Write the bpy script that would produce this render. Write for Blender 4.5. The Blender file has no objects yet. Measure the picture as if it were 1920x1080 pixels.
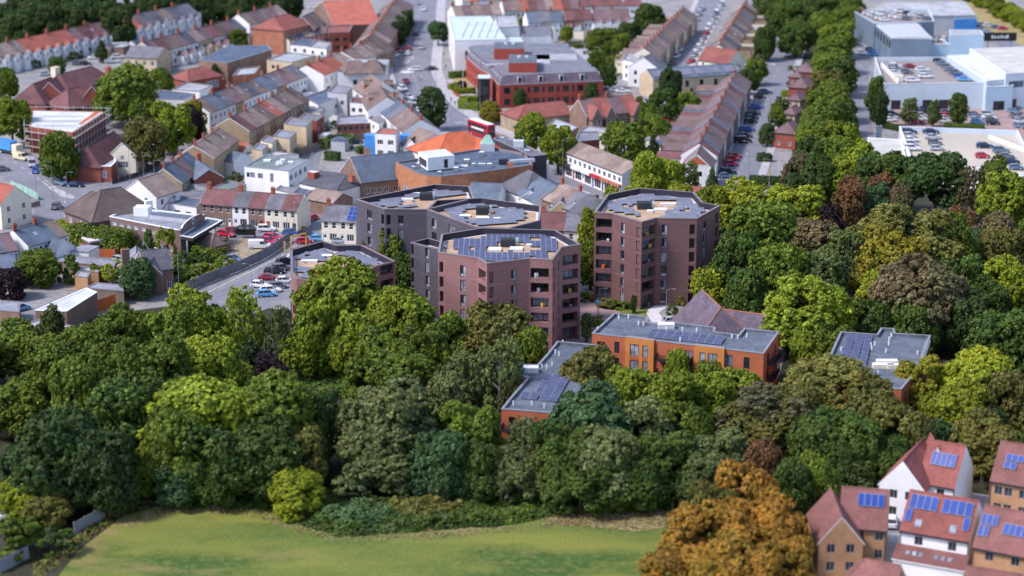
import bpy,bmesh,math,random
import numpy as np
from mathutils import Vector,Matrix
R = math.radians
S = bpy.context.scene
C = S.collection
random.seed(7)

# ------------------------------------------------------------------ camera, sky, sun, exposure
F,PIT,HC = 3884.0,R(16.06),120.0        # focal length in photo pixels, downward pitch, flying height
cam = bpy.data.objects.new('camera',bpy.data.cameras.new('camera'))
C.objects.link(cam)
cam.location = (0,0,HC)
cam.rotation_euler = (R(90) - PIT,0,0)
cam.data.sensor_width = 36
cam.data.lens = 36 * F / 1920
cam.data.clip_start,cam.data.clip_end = 5,9000
cam.data.dof.use_dof = True                  # miniature look of the photograph: a very wide lens opening
cam.data.dof.focus_distance = 415
cam.data.dof.aperture_fstop = 0.062
S.camera = cam
S.cycles.diffuse_bounces = 2

SUN_EL,SUN_AZ = R(50),R(-112)              # azimuth from +Y (away from the camera), clockwise
world = bpy.data.worlds.new('World')
S.world = world
world.use_nodes = True
wn = world.node_tree
bg = wn.nodes['Background']
sky = wn.nodes.new('ShaderNodeTexSky')
sky.sky_type = 'NISHITA'
sky.sun_disc = False
sky.sun_elevation = SUN_EL
sky.sun_rotation = SUN_AZ
sky.air_density,sky.dust_density,sky.ozone_density = 1.0,1.2,1.0
wn.links.new(sky.outputs[0],bg.inputs[0])
bg.inputs[1].default_value = 0.135
sl = bpy.data.lights.new('sun','SUN')
sl.energy,sl.angle,sl.color = 2.0,R(10),(1.0,0.955,0.90)
sun = bpy.data.objects.new('sun',sl)
C.objects.link(sun)
sd = Vector((math.sin(SUN_AZ) * math.cos(SUN_EL),math.cos(SUN_AZ) * math.cos(SUN_EL),math.sin(SUN_EL)))
sun.rotation_euler = sd.to_track_quat('Z','Y').to_euler()
sun.location = (-300,200,400)
S.view_settings.view_transform = 'Standard'
S.view_settings.look = 'None'
S.view_settings.gamma = 1
S.view_settings.use_curve_mapping = False
S.view_settings.exposure = 0.95
S.view_settings.use_white_balance = True           # cool, faintly magenta rendering of the photograph
S.view_settings.white_balance_temperature = 6350
S.view_settings.white_balance_tint = 18

# ------------------------------------------------------------------ survey: where a point of the photograph stands in the place
CP,SP = math.cos(PIT),math.sin(PIT)
def G(px,py,h=0.0):
    u,v = (px - 960) / F,(py - 540) / F
    dy,dz = CP - v * SP,-SP - v * CP
    t = (h - HC) / dz
    return Vector((u * t,dy * t))
def PX(x,y,z):
    dz = z - HC
    zc = y * CP - dz * SP
    return 960 + F * x / zc,540 - F * (y * SP + dz * CP) / zc
def scale_at(p,z=0):
    return F / (p[1] * CP - (z - HC) * SP)

# ------------------------------------------------------------------ materials
MATS = {}
def mat(name,col,rough=0.85,var=0.25,vs=0.6,rnd=0.0,spec=0.3,metal=0.0,fine=0.12,fs=5.0,col2=None,streak=0.0,bump=0.0,seam=0):
    if name in MATS:
        return MATS[name]
    m = bpy.data.materials.new(name)
    m.use_nodes = True
    nt = m.node_tree
    N,L = nt.nodes,nt.links
    b = N['Principled BSDF']
    b.inputs['Roughness'].default_value = rough
    b.inputs['Specular IOR Level'].default_value = spec
    b.inputs['Metallic'].default_value = metal
    geo = N.new('ShaderNodeNewGeometry')
    n1 = N.new('ShaderNodeTexNoise')
    n1.inputs['Scale'].default_value = vs
    n1.inputs['Detail'].default_value = 4
    L.new(geo.outputs['Position'],n1.inputs['Vector'])
    mix = N.new('ShaderNodeMix'); mix.data_type = 'RGBA'
    c2 = col2 or tuple(min(1,x * (1 + var)) for x in col)
    c1 = col if col2 else tuple(x * (1 - var) for x in col)
    mix.inputs[6].default_value = (*c1,1)
    mix.inputs[7].default_value = (*c2,1)
    ramp = N.new('ShaderNodeMapRange')
    ramp.inputs[1].default_value,ramp.inputs[2].default_value = 0.3,0.7
    L.new(n1.outputs[0],ramp.inputs[0])
    L.new(ramp.outputs[0],mix.inputs[0])
    val = None
    if fine:
        n2 = N.new('ShaderNodeTexNoise')
        n2.inputs['Scale'].default_value = fs
        n2.inputs['Detail'].default_value = 2
        if streak:
            mp = N.new('ShaderNodeMapping')
            mp.inputs['Scale'].default_value = (1,1,streak)
            L.new(geo.outputs['Position'],mp.inputs[0]); L.new(mp.outputs[0],n2.inputs['Vector'])
        else:
            L.new(geo.outputs['Position'],n2.inputs['Vector'])
        r2 = N.new('ShaderNodeMapRange')
        r2.inputs[1].default_value,r2.inputs[2].default_value = 0.25,0.75
        r2.inputs[3].default_value,r2.inputs[4].default_value = 1 - fine,1 + fine
        L.new(n2.outputs[0],r2.inputs[0])
        val = r2.outputs[0]
    if rnd:
        oi = N.new('ShaderNodeObjectInfo')
        r3 = N.new('ShaderNodeMapRange')
        r3.inputs[3].default_value,r3.inputs[4].default_value = 1 - rnd,1 + rnd
        L.new(oi.outputs['Random'],r3.inputs[0])
        if val is None:
            val = r3.outputs[0]
        else:
            mm = N.new('ShaderNodeMath'); mm.operation = 'MULTIPLY'
            L.new(val,mm.inputs[0]); L.new(r3.outputs[0],mm.inputs[1]); val = mm.outputs[0]
    out = mix.outputs[2]
    if val is not None:
        vm = N.new('ShaderNodeVectorMath'); vm.operation = 'SCALE'
        L.new(out,vm.inputs[0]); L.new(val,vm.inputs['Scale']); out = vm.outputs[0]
    L.new(out,b.inputs['Base Color'])
    if seam:
        tb = N.new('ShaderNodeTexBrick')
        tb.inputs['Scale'].default_value = 1; tb.inputs['Brick Width'].default_value = 7; tb.inputs['Row Height'].default_value = seam
        tb.inputs['Mortar Size'].default_value = 0.06; tb.inputs['Mortar Smooth'].default_value = 0.3
        for s_,v_ in (('Color1',.95),('Color2',1.06),('Mortar',.72)): tb.inputs[s_].default_value = (v_,v_,v_,1)
        L.new(geo.outputs['Position'],tb.inputs['Vector'])
        v2 = N.new('ShaderNodeVectorMath'); v2.operation = 'MULTIPLY'
        L.new(out,v2.inputs[0]); L.new(tb.outputs[0],v2.inputs[1]); out = v2.outputs[0]
        L.new(out,b.inputs['Base Color'])
    if bump and fine:
        bp = N.new('ShaderNodeBump')
        bp.inputs['Strength'].default_value = bump
        bp.inputs['Distance'].default_value = 0.05
        L.new(n2.outputs[0],bp.inputs['Height']); L.new(bp.outputs[0],b.inputs['Normal'])
    MATS[name] = m
    return m

def leafmat(name,c1,c2,ns=0.28):
    if name in MATS:
        return MATS[name]
    m = bpy.data.materials.new(name); m.use_nodes = True
    nt = m.node_tree; N,L = nt.nodes,nt.links
    b = N['Principled BSDF']
    b.inputs['Roughness'].default_value = 0.6
    b.inputs['Specular IOR Level'].default_value = 0.25
    at = N.new('ShaderNodeAttribute'); at.attribute_name = 'leafvar'
    geo = N.new('ShaderNodeNewGeometry')
    n1 = N.new('ShaderNodeTexNoise'); n1.inputs['Scale'].default_value = ns; n1.inputs['Detail'].default_value = 3
    L.new(geo.outputs['Position'],n1.inputs['Vector'])
    ad = N.new('ShaderNodeMath'); ad.operation = 'MULTIPLY_ADD'
    L.new(n1.outputs[0],ad.inputs[0]); ad.inputs[1].default_value = 1.5; L.new(at.outputs['Fac'],ad.inputs[2])
    mr = N.new('ShaderNodeMapRange'); mr.inputs[1].default_value = 0.55; mr.inputs[2].default_value = 1.75
    L.new(ad.outputs[0],mr.inputs[0])
    mix = N.new('ShaderNodeMix'); mix.data_type = 'RGBA'
    mix.inputs[6].default_value = (*c1,1); mix.inputs[7].default_value = (*c2,1)
    L.new(mr.outputs[0],mix.inputs[0])
    oi = N.new('ShaderNodeObjectInfo')
    r3 = N.new('ShaderNodeMapRange'); r3.inputs[3].default_value = 0.78; r3.inputs[4].default_value = 1.22
    L.new(oi.outputs['Random'],r3.inputs[0])
    n9 = N.new('ShaderNodeTexNoise'); n9.inputs['Scale'].default_value = 0.17; n9.inputs['Detail'].default_value = 3   # boughs turning towards yellow or back to green
    L.new(geo.outputs['Position'],n9.inputs['Vector'])
    r9 = N.new('ShaderNodeMapRange'); r9.inputs[1].default_value = 0.42; r9.inputs[2].default_value = 0.66; r9.inputs[4].default_value = 0.55
    L.new(n9.outputs[0],r9.inputs[0])
    mx2 = N.new('ShaderNodeMix'); mx2.data_type = 'RGBA'; L.new(r9.outputs[0],mx2.inputs[0]); L.new(mix.outputs[2],mx2.inputs[6])
    md = [(p + q) / 2 for p,q in zip(c1,c2)]; g_ = sum(md) / 3
    mx2.inputs[7].default_value = (*((md[0]*1.4,md[1]*1.1,md[2]*.8) if md[1] > md[0] else (md[0]*.62,md[1]*1.02,md[2])),1)
    vm = N.new('ShaderNodeVectorMath'); vm.operation = 'SCALE'
    L.new(mx2.outputs[2],vm.inputs[0]); L.new(r3.outputs[0],vm.inputs['Scale'])
    L.new(vm.outputs[0],b.inputs['Base Color'])
    tr = N.new('ShaderNodeBsdfTranslucent'); L.new(vm.outputs[0],tr.inputs[0])
    ms = N.new('ShaderNodeMixShader'); ms.inputs[0].default_value = 0.16
    L.new(b.outputs[0],ms.inputs[1]); L.new(tr.outputs[0],ms.inputs[2])
    L.new(ms.outputs[0],N['Material Output'].inputs[0])
    MATS[name] = m
    return m

def glassmat(name,col,rough=0.06,spec=0.6):
    return mat(name,col,rough,var=0.5,vs=1.3,rnd=0.4,spec=spec,fine=0)

M = {}
def D(k,*a,**kw):
    M[k] = mat(k,*a,**kw)
D('tower_brick',(0.275,0.142,0.134),var=0.17,vs=0.18,fine=0.20,fs=2.6,streak=5)
D('plum_brick',(0.165,0.088,0.085),var=0.17,vs=0.18,fine=0.20,fs=2.6,streak=5)
D('grey_brick',(0.088,0.079,0.098),var=0.17,vs=0.18,fine=0.20,fs=2.6,streak=5)
D('red_brick',(0.26,0.075,0.052),var=0.12,vs=0.3,fine=0.12,rnd=0.06)
D('office_brick',(0.33,0.065,0.045),var=0.10,vs=0.3,fine=0.10)
D('rust_brick',(0.42,0.125,0.055),var=0.12,vs=0.4,fine=0.12,fs=4,streak=3)
D('amber_brick',(0.55,0.215,0.055),var=0.10,vs=0.4,fine=0.10,fs=4,streak=3)
D('cinema_brick',(0.40,0.17,0.085),var=0.18,vs=0.8,fine=0.2,fs=4,streak=3)
D('stock_brick',(0.35,0.26,0.16),var=0.18,vs=0.4,rnd=0.12)
D('brown_brick',(0.23,0.15,0.11),var=0.18,vs=0.4,rnd=0.12)
D('buff_brick',(0.52,0.42,0.28),var=0.12,vs=0.4,rnd=0.08)
D('tan_brick',(0.42,0.235,0.12),var=0.12,vs=0.5,rnd=0.05)
D('station_brick',(0.20,0.13,0.12),var=0.15,vs=0.4)
D('white_render',(0.78,0.78,0.76),var=0.06,vs=0.4,fine=0.05,rnd=0.05)
D('cream_render',(0.72,0.66,0.52),var=0.07,vs=0.4,fine=0.05,rnd=0.06)
D('grey_render',(0.45,0.46,0.48),var=0.08,vs=0.4,fine=0.05)
D('blue_clad',(0.42,0.56,0.66),var=0.06,vs=0.2,fine=0.04,rough=0.5)
D('pale_clad',(0.52,0.61,0.67),var=0.05,vs=0.2,fine=0.04,rough=0.5)
D('slate_clad',(0.16,0.22,0.28),var=0.1,vs=0.2,fine=0.04,rough=0.4)
D('dark_clad',(0.055,0.045,0.06),var=0.15,vs=0.3)
D('membrane',(0.028,0.026,0.042),var=0.2,vs=0.5,rough=0.6)
D('felt',(0.115,0.135,0.165),var=0.24,vs=0.3,fine=0.14,fs=1.2,rough=0.8,seam=1.1)
D('felt_blue',(0.085,0.115,0.165),var=0.28,vs=0.3,fine=0.14,fs=1.2,rough=0.75,seam=1.3)
D('felt_pale',(0.36,0.38,0.39),var=0.18,vs=0.3,fine=0.14,fs=1.2,rnd=0.15,seam=1.4)
D('felt_mid',(0.21,0.22,0.25),var=0.2,vs=0.3,fine=0.14,fs=1.2,rnd=0.25,seam=1.4)
D('felt_green',(0.16,0.20,0.19),var=0.15,vs=0.3)
D('coping',(0.22,0.19,0.20),var=0.1)
D('ballast',(0.44,0.30,0.19),var=0.16,vs=0.35,fine=0.14,fs=3)
D('pale_stone',(0.62,0.60,0.60),var=0.1)
D('tile_brown',(0.170,0.120,0.104),var=0.25,vs=0.35,fine=0.22,fs=2.2,rnd=0.28)
D('tile_dark',(0.112,0.084,0.076),var=0.22,vs=0.35,fine=0.22,fs=2.2)
D('tile_tan',(0.240,0.180,0.150),var=0.22,vs=0.35,fine=0.22,fs=2.2,rnd=0.22)
D('tile_maroon',(0.150,0.068,0.068),var=0.22,vs=0.35,fine=0.2,fs=2.2,rnd=0.2)
D('tile_red',(0.36,0.11,0.075),var=0.18,vs=0.35,fine=0.2,fs=2.2,rnd=0.15)
D('tile_brick',(0.25,0.085,0.07),var=0.18,vs=0.35,fine=0.18,fs=2.2,rnd=0.1)
D('tile_plum',(0.172,0.112,0.114),var=0.18,vs=0.35,fine=0.18,fs=2.2,rnd=0.1)
D('tile_rose',(0.205,0.090,0.078),var=0.18,vs=0.35,fine=0.18,fs=2.2,rnd=0.1)
D('tile_orange',(0.50,0.125,0.055),var=0.22,vs=0.3,fine=0.2,fs=2.2)
D('slate',(0.125,0.125,0.145),var=0.22,vs=0.35,fine=0.22,fs=2.2,rnd=0.3)
D('slate_blue',(0.11,0.14,0.185),var=0.18,vs=0.35,fine=0.18,fs=2.2,rnd=0.15)
D('slate_purple',(0.125,0.098,0.125),var=0.25,vs=0.5,fine=0.25,fs=2.4)
D('white_paint',(0.80,0.80,0.79),var=0.04,fine=0.03,rough=0.5)
D('white_roof',(0.56,0.58,0.59),var=0.12,vs=0.2,fine=0.08,seam=2.5)
D('cream_roof',(0.50,0.49,0.44),var=0.12,vs=0.2,fine=0.08,seam=2.5)
D('pale_roof',(0.50,0.61,0.65),var=0.12,vs=0.15,fine=0.06,rough=0.6,seam=3)
D('dark_frame',(0.035,0.035,0.04),var=0.1,fine=0,rough=0.5)
D('black',(0.012,0.012,0.014),var=0.1,fine=0,rough=0.5)
D('grey_metal',(0.24,0.25,0.27),var=0.1,fine=0.05,rough=0.45)
D('pale_metal',(0.55,0.57,0.58),var=0.1,fine=0.05,rough=0.4)
D('hvac',(0.028,0.034,0.038),var=0.15,fine=0.05)
D('interior',(0.05,0.042,0.045),var=0.3,fine=0)
D('red_paint',(0.5,0.02,0.03),var=0.05,fine=0,rough=0.4)
D('blue_paint',(0.05,0.15,0.5),var=0.05,fine=0,rough=0.4)
D('blue_sheet',(0.06,0.27,0.62),var=0.2,vs=0.8,fine=0.1,rough=0.5)
D('orange_board',(0.55,0.13,0.03),var=0.1,fine=0.06)
D('copper',(0.26,0.44,0.36),var=0.15)
D('timber',(0.21,0.165,0.13),var=0.25,rnd=0.15)
D('fence_grey',(0.20,0.193,0.21),var=0.2,rnd=0.1)
D('bark',(0.075,0.058,0.045),var=0.3)
D('bark_pale',(0.32,0.29,0.25),var=0.3)
D('chimney_brick',(0.33,0.10,0.06),var=0.2,rnd=0.2)
D('terracotta',(0.36,0.145,0.085),var=0.2)
D('yellow_paint',(0.62,0.40,0.09),var=0.1,fine=0.1)
D('line_white',(0.62,0.62,0.62),var=0.2,fine=0.2)
D('tyre',(0.02,0.02,0.022),fine=0)
D('lamp_red',(0.45,0.02,0.02),fine=0,rough=0.3)
D('lamp_clear',(0.8,0.8,0.78),fine=0,rough=0.2)
D('skin',(0.5,0.3,0.22),fine=0)
D('solar_frame',(0.26,0.27,0.33),fine=0,rough=0.4)
D('band_tower',(0.33,0.18,0.165),fine=0.1)
D('band_plum',(0.225,0.130,0.125),fine=0.1)
D('band_grey',(0.125,0.115,0.135),fine=0.1)
M['glass'] = glassmat('glass',(0.022,0.025,0.032))
M['glass_pale'] = glassmat('glass_pale',(0.24,0.26,0.30))
M['glass_blue'] = glassmat('glass_blue',(0.10,0.17,0.22))
M['car_glass'] = mat('car_glass',(0.03,0.035,0.045),0.05,fine=0,spec=0.6)
M['solar'] = mat('solar',(0.066,0.076,0.140),0.45,var=0.15,vs=0.5,fine=0,spec=0.5,rnd=0.08)
M['solar_blue'] = mat('solar_blue',(0.020,0.058,0.26),0.35,var=0.1,vs=0.5,fine=0,spec=0.25)
M['solar_grey'] = mat('solar_grey',(0.165,0.175,0.215),0.5,var=0.15,vs=0.5,fine=0,spec=0.5,rnd=0.08)
LEAF = {
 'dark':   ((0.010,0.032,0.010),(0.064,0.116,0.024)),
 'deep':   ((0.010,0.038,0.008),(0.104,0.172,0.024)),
 'mid':    ((0.017,0.054,0.008),(0.185,0.262,0.022)),
 'bright': ((0.034,0.085,0.007),(0.300,0.380,0.024)),
 'lime':   ((0.062,0.110,0.008),(0.330,0.380,0.020)),
 'yellow': ((0.130,0.120,0.012),(0.360,0.290,0.020)),
 'olive':  ((0.040,0.055,0.014),(0.205,0.200,0.040)),
 'brown':  ((0.055,0.048,0.020),(0.220,0.165,0.070)),
 'rust':   ((0.080,0.045,0.018),(0.270,0.130,0.050)),
 'orange': ((0.135,0.080,0.012),(0.560,0.270,0.034)),
 'grey':   ((0.026,0.052,0.014),(0.155,0.205,0.058)),
 'silver': ((0.016,0.040,0.010),(0.210,0.260,0.085)),
 'blue':   ((0.012,0.042,0.016),(0.085,0.160,0.052)),
 'purple': ((0.020,0.008,0.014),(0.050,0.022,0.032)),
 'straw':  ((0.160,0.130,0.050),(0.360,0.265,0.120)),
 'pink':   ((0.060,0.058,0.026),(0.215,0.185,0.085)),
}
LM = {k: leafmat('leaves_' + k,*v,ns=1.5 if k == 'silver' else 0.3) for k,v in LEAF.items()}
def paint(name,col,rough=0.28):
    return mat('car_' + name,col,rough,var=0.04,fine=0,spec=0.5)
CAR = {k: paint(k,v) for k,v in {
 'white': (0.72,0.72,0.72),'silver': (0.38,0.40,0.43),'grey': (0.12,0.13,0.15),'black': (0.012,0.012,0.016),
 'red': (0.50,0.012,0.035),'crimson': (0.26,0.010,0.03),'blue': (0.025,0.08,0.34),'sky blue': (0.10,0.34,0.62),'navy': (0.012,0.022,0.075),
 'yellow': (0.75,0.36,0.01),'orange': (0.6,0.12,0.015),'slate blue': (0.10,0.16,0.24),'cream': (0.66,0.58,0.36),'pink red': (0.48,0.02,0.10)}.items()}

# ------------------------------------------------------------------ building blocks
def new(name,me,parent=None,loc=(0,0,0),rz=0.0,sc=None,rot=None):
    o = bpy.data.objects.new(name,me)
    C.objects.link(o)
    if parent is not None:
        o.parent = parent
    o.location = loc
    o.rotation_euler = rot if rot else (0,0,rz)
    if sc is not None:
        o.scale = sc
    return o
def tag(o,label,cat,group=None):
    o['label'] = label
    o['category'] = cat
    if group:
        o['group'] = group
    return o
def thing(name,label,cat,loc,rz=0.0,group=None):
    o = new(name,None,None,(loc[0],loc[1],loc[2] if len(loc) > 2 else 0.0),rz)
    o.empty_display_size = 0.5
    return tag(o,label,cat,group)
def struct(o):
    o['kind'] = 'structure'
    return o

class MB:
    def __init__(s):
        s.v,s.f,s.m,s.mats = [],[],[],[]
    def mi(s,mt):
        if isinstance(mt,str):
            mt = M[mt]
        if mt not in s.mats:
            s.mats.append(mt)
        return s.mats.index(mt)
    def face(s,pts,mt):
        n = len(s.v)
        s.v.extend(tuple(p) for p in pts)
        s.f.append(tuple(range(n,n + len(pts))))
        s.m.append(s.mi(mt))
    def box(s,x0,y0,z0,x1,y1,z1,mt,top=None,bottom=True):
        p = [(x0,y0,z0),(x1,y0,z0),(x1,y1,z0),(x0,y1,z0),(x0,y0,z1),(x1,y0,z1),(x1,y1,z1),(x0,y1,z1)]
        for q in ((0,1,5,4),(1,2,6,5),(2,3,7,6),(3,0,4,7)):
            s.face([p[i] for i in q],mt)
        s.face([p[i] for i in (4,5,6,7)],top or mt)
        if bottom:
            s.face([p[i] for i in (3,2,1,0)],mt)
    def prism(s,poly,z0,z1,mt,top=None):
        n = len(poly)
        for i in range(n):
            a,b = poly[i],poly[(i + 1) % n]
            s.face([(a[0],a[1],z0),(b[0],b[1],z0),(b[0],b[1],z1),(a[0],a[1],z1)],mt)
        s.face([(p[0],p[1],z1) for p in poly],top or mt)
    def tube(s,pts,rads,mt,k=6,cap=True):
        rings = []
        for i,p in enumerate(pts):
            p = Vector(p)
            d = (Vector(pts[min(i + 1,len(pts) - 1)]) - Vector(pts[max(i - 1,0)])).normalized()
            a = d.cross(Vector((0.31,0.95,0.05))).normalized()
            b = d.cross(a)
            rings.append([p + (a * math.cos(t) + b * math.sin(t)) * rads[i] for t in [6.2832 * j / k for j in range(k)]])
        for i in range(len(pts) - 1):
            for j in range(k):
                s.face([rings[i][j],rings[i][(j + 1) % k],rings[i + 1][(j + 1) % k],rings[i + 1][j]],mt)
        if cap:
            s.face(rings[-1],mt)
    def mesh(s,name,smooth=False):
        me = bpy.data.meshes.new(name)
        me.from_pydata(s.v,[],s.f)
        for m_ in s.mats:
            me.materials.append(m_)
        if s.m:
            me.polygons.foreach_set('material_index',s.m)
        if smooth:
            me.polygons.foreach_set('use_smooth',[True] * len(s.f))
        me.update()
        return me

def area(poly):
    return 0.5 * sum(poly[i][0] * poly[(i + 1) % len(poly)][1] - poly[(i + 1) % len(poly)][0] * poly[i][1] for i in range(len(poly)))
def inset(poly,d):
    n,out = len(poly),[]
    for i in range(n):
        a,b,c = Vector(poly[i - 1][:2]),Vector(poly[i][:2]),Vector(poly[(i + 1) % n][:2])
        e1,e2 = (b - a).normalized(),(c - b).normalized()
        n1,n2 = Vector((-e1.y,e1.x)),Vector((-e2.y,e2.x))
        k = max(0.35,1 + n1.dot(n2))
        out.append(b + (n1 + n2) * (d / k))
    return out
def inside(p,poly):
    r,n = False,len(poly)
    for i in range(n):
        a,b = poly[i],poly[i - 1]
        if (a[1] > p[1]) != (b[1] > p[1]) and p[0] < (b[0] - a[0]) * (p[1] - a[1]) / (b[1] - a[1]) + a[0]:
            r = not r
    return r

WCACHE = {}
def winmesh(w,h,style):
    key = (round(w,2),round(h,2),style)
    if key in WCACHE:
        return WCACHE[key]
    b = MB()
    fr = {'w': 'white_paint','d': 'dark_frame','g': 'grey_metal','b': 'black'}[style[0]]
    gl = {'k': 'glass','p': 'glass_pale','u': 'glass_blue','x': 'black','m': 'glass'}[style[1]]
    t = min(0.09,w * 0.1)
    b.box(-w/2,-0.02,0,-w/2 + t,0.06,h,fr); b.box(w/2 - t,-0.02,0,w/2,0.06,h,fr)
    b.box(-w/2 + t,-0.02,0,w/2 - t,0.06,t,fr); b.box(-w/2 + t,-0.02,h - t,w/2 - t,0.06,h,fr)
    kind = style[2] if len(style) > 2 else '1'
    if kind == 's':                                   # sash: a rail half way up
        b.box(-w/2 + t,-0.01,h*0.5 - t*0.4,w/2 - t,0.05,h*0.5 + t*0.4,fr)
    elif kind in '234568':
        n = int(kind)
        for i in range(1,n):
            x = -w/2 + w * i / n
            b.box(x - t*0.4,-0.01,t,x + t*0.4,0.05,h - t,fr)
    elif kind == 'f':                                 # full height flat: mullion and low spandrel
        b.box(-t*0.4,-0.01,h*0.28,t*0.4,0.05,h - t,fr)
        b.box(-w/2 + t,-0.01,h*0.28 - t*0.5,w/2 - t,0.05,h*0.28,fr)
    pane = MB()
    if kind == 'f':
        pane.face([(-w/2+t,0.03,t),(w/2-t,0.03,t),(w/2-t,0.03,h*0.28),(-w/2+t,0.03,h*0.28)],'glass_pale')
        pane.face([(-w/2+t,0.03,h*0.28),(0,0.03,h*0.28),(0,0.03,h-t),(-w/2+t,0.03,h-t)],gl)
        pane.face([(0,0.03,h*0.28),(w/2-t,0.03,h*0.28),(w/2-t,0.03,h-t),(0,0.03,h-t)],'glass_pale' if style[1] == 'm' else gl)
    else:
        pane.face([(-w/2+t,0.03,t),(w/2-t,0.03,t),(w/2-t,0.03,h-t),(-w/2+t,0.03,h-t)],gl)
    if kind != '0' and not (len(style) > 3 and style[3] == '+'):
        n0 = len(b.v)
        for f_,m_ in zip(pane.f,pane.m):
            b.face([pane.v[i] for i in f_],pane.mats[m_])
        WCACHE[key] = (b.mesh('window'),None)
    else:
        WCACHE[key] = (b.mesh('window'),pane.mesh('pane'))
    return WCACHE[key]

def put_window(par,A,B,u,z,w,h,style,dep,name='window'):
    d = (B - A).normalized()
    nrm = Vector((d.y,-d.x))
    p = A + d * u - nrm * dep
    me,pane = winmesh(w,h,style)
    o = new(name,me,par,(p.x,p.y,z),math.atan2(d.y,d.x))
    if pane:
        new('pane',pane,o)
    return o

def facade(mb,A,B,z0,z1,holes,wm,zt=None,inner=None):
    """wall from A to B (outside on the right) with real openings: holes are (u0, u1, za, zb, depth, back)."""
    A,B = Vector(A),Vector(B)
    Lw = (B - A).length
    d = (B - A) / Lw
    nrm = Vector((d.y,-d.x))
    hs = [h for h in holes if h[0] > 0.02 and h[1] < Lw - 0.02 and h[2] >= z0 and h[3] <= z1 and h[1] > h[0]]
    us = sorted({0.0,Lw,*[h[0] for h in hs],*[h[1] for h in hs]})
    zs = sorted({z0,z1,*[h[2] for h in hs],*[h[3] for h in hs]})
    P = lambda u,z,dep=0.0: (A.x + d.x*u - nrm.x*dep,A.y + d.y*u - nrm.y*dep,z)
    for j in range(len(zs) - 1):
        zc,run = (zs[j] + zs[j+1]) / 2,None
        for i in range(len(us)):
            solid = False
            if i < len(us) - 1:
                uc = (us[i] + us[i+1]) / 2
                solid = not any(h[0] < uc < h[1] and h[2] < zc < h[3] for h in hs)
            if solid and run is None:
                run = us[i]
            elif not solid and run is not None:
                mb.face([P(run,zs[j]),P(us[i],zs[j]),P(us[i],zs[j+1]),P(run,zs[j+1])],wm)
                run = None
    for u0,u1,za,zb,dep,back in hs:
        im = inner or wm
        mb.face([P(u0,za),P(u0,za,dep),P(u0,zb,dep),P(u0,zb)],im)
        mb.face([P(u1,za,dep),P(u1,za),P(u1,zb),P(u1,zb,dep)],im)
        mb.face([P(u0,za),P(u1,za),P(u1,za,dep),P(u0,za,dep)],im)
        mb.face([P(u0,zb,dep),P(u1,zb,dep),P(u1,zb),P(u0,zb)],im)
        if back:
            mb.face([P(u0,za,dep),P(u1,za,dep),P(u1,zb,dep),P(u0,zb,dep)],back)

def grid(L,n,w,zs,h,style,m0=None,m1=None):
    """evenly spaced windows on a wall of length L: n columns at sills zs."""
    m0 = L / n / 2 if m0 is None else m0
    m1 = m0 if m1 is None else m1
    out = []
    for i in range(n):
        u = m0 + (L - m0 - m1) * (i / (n - 1) if n > 1 else 0.5)
        for z in zs:
            out.append((u,w,z,h,style))
    return out

def walled(par,mb,A,B,z0,z1,wins,wm,dep=0.12):
    A,B = Vector(A),Vector(B)
    L = (B - A).length
    hs = []
    for w_ in wins:
        u,w,z,h,st = w_[:5]
        if u - w/2 < 0.05 or u + w/2 > L - 0.05 or z + h > z1 - 0.02:
            continue
        isd = st.startswith('door')
        hs.append((u - w/2,u + w/2,z,z + h,dep,None))
        if isd:
            put_door(par,A,B,u,z,w,h,st[4:] or 'd',dep)
        else:
            put_window(par,A,B,u,z,w,h,st,dep * 0.7)
    facade(mb,A,B,z0,z1,hs,wm)
DCACHE = {}
def put_door(par,A,B,u,z,w,h,st,dep):
    key = (round(w,2),round(h,2),st)
    if key not in DCACHE:
        b = MB()
        cm = {'d': 'dark_frame','r': 'red_paint','b': 'blue_paint','w': 'white_paint','x': 'black','g': 'grey_metal','t': 'timber'}[st[0]]
        b.box(-w/2,0,0,w/2,0.06,h,cm)
        b.box(-w/2 + w*0.2,-0.015,h*0.58,w/2 - w*0.2,0.0,h*0.86,'glass')
        b.box(-w/2 + w*0.16,-0.012,h*0.1,w/2 - w*0.16,0.0,h*0.45,cm)
        b.box(w/2 - 0.14,-0.05,h*0.47,w/2 - 0.06,0.0,h*0.53,'pale_metal')
        DCACHE[key] = b.mesh('door')
    d = (B - A).normalized(); nrm = Vector((d.y,-d.x)); p = A + d*u - nrm*dep*0.8
    return new('door',DCACHE[key],par,(p.x,p.y,z + 0.01),math.atan2(d.y,d.x))

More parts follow.
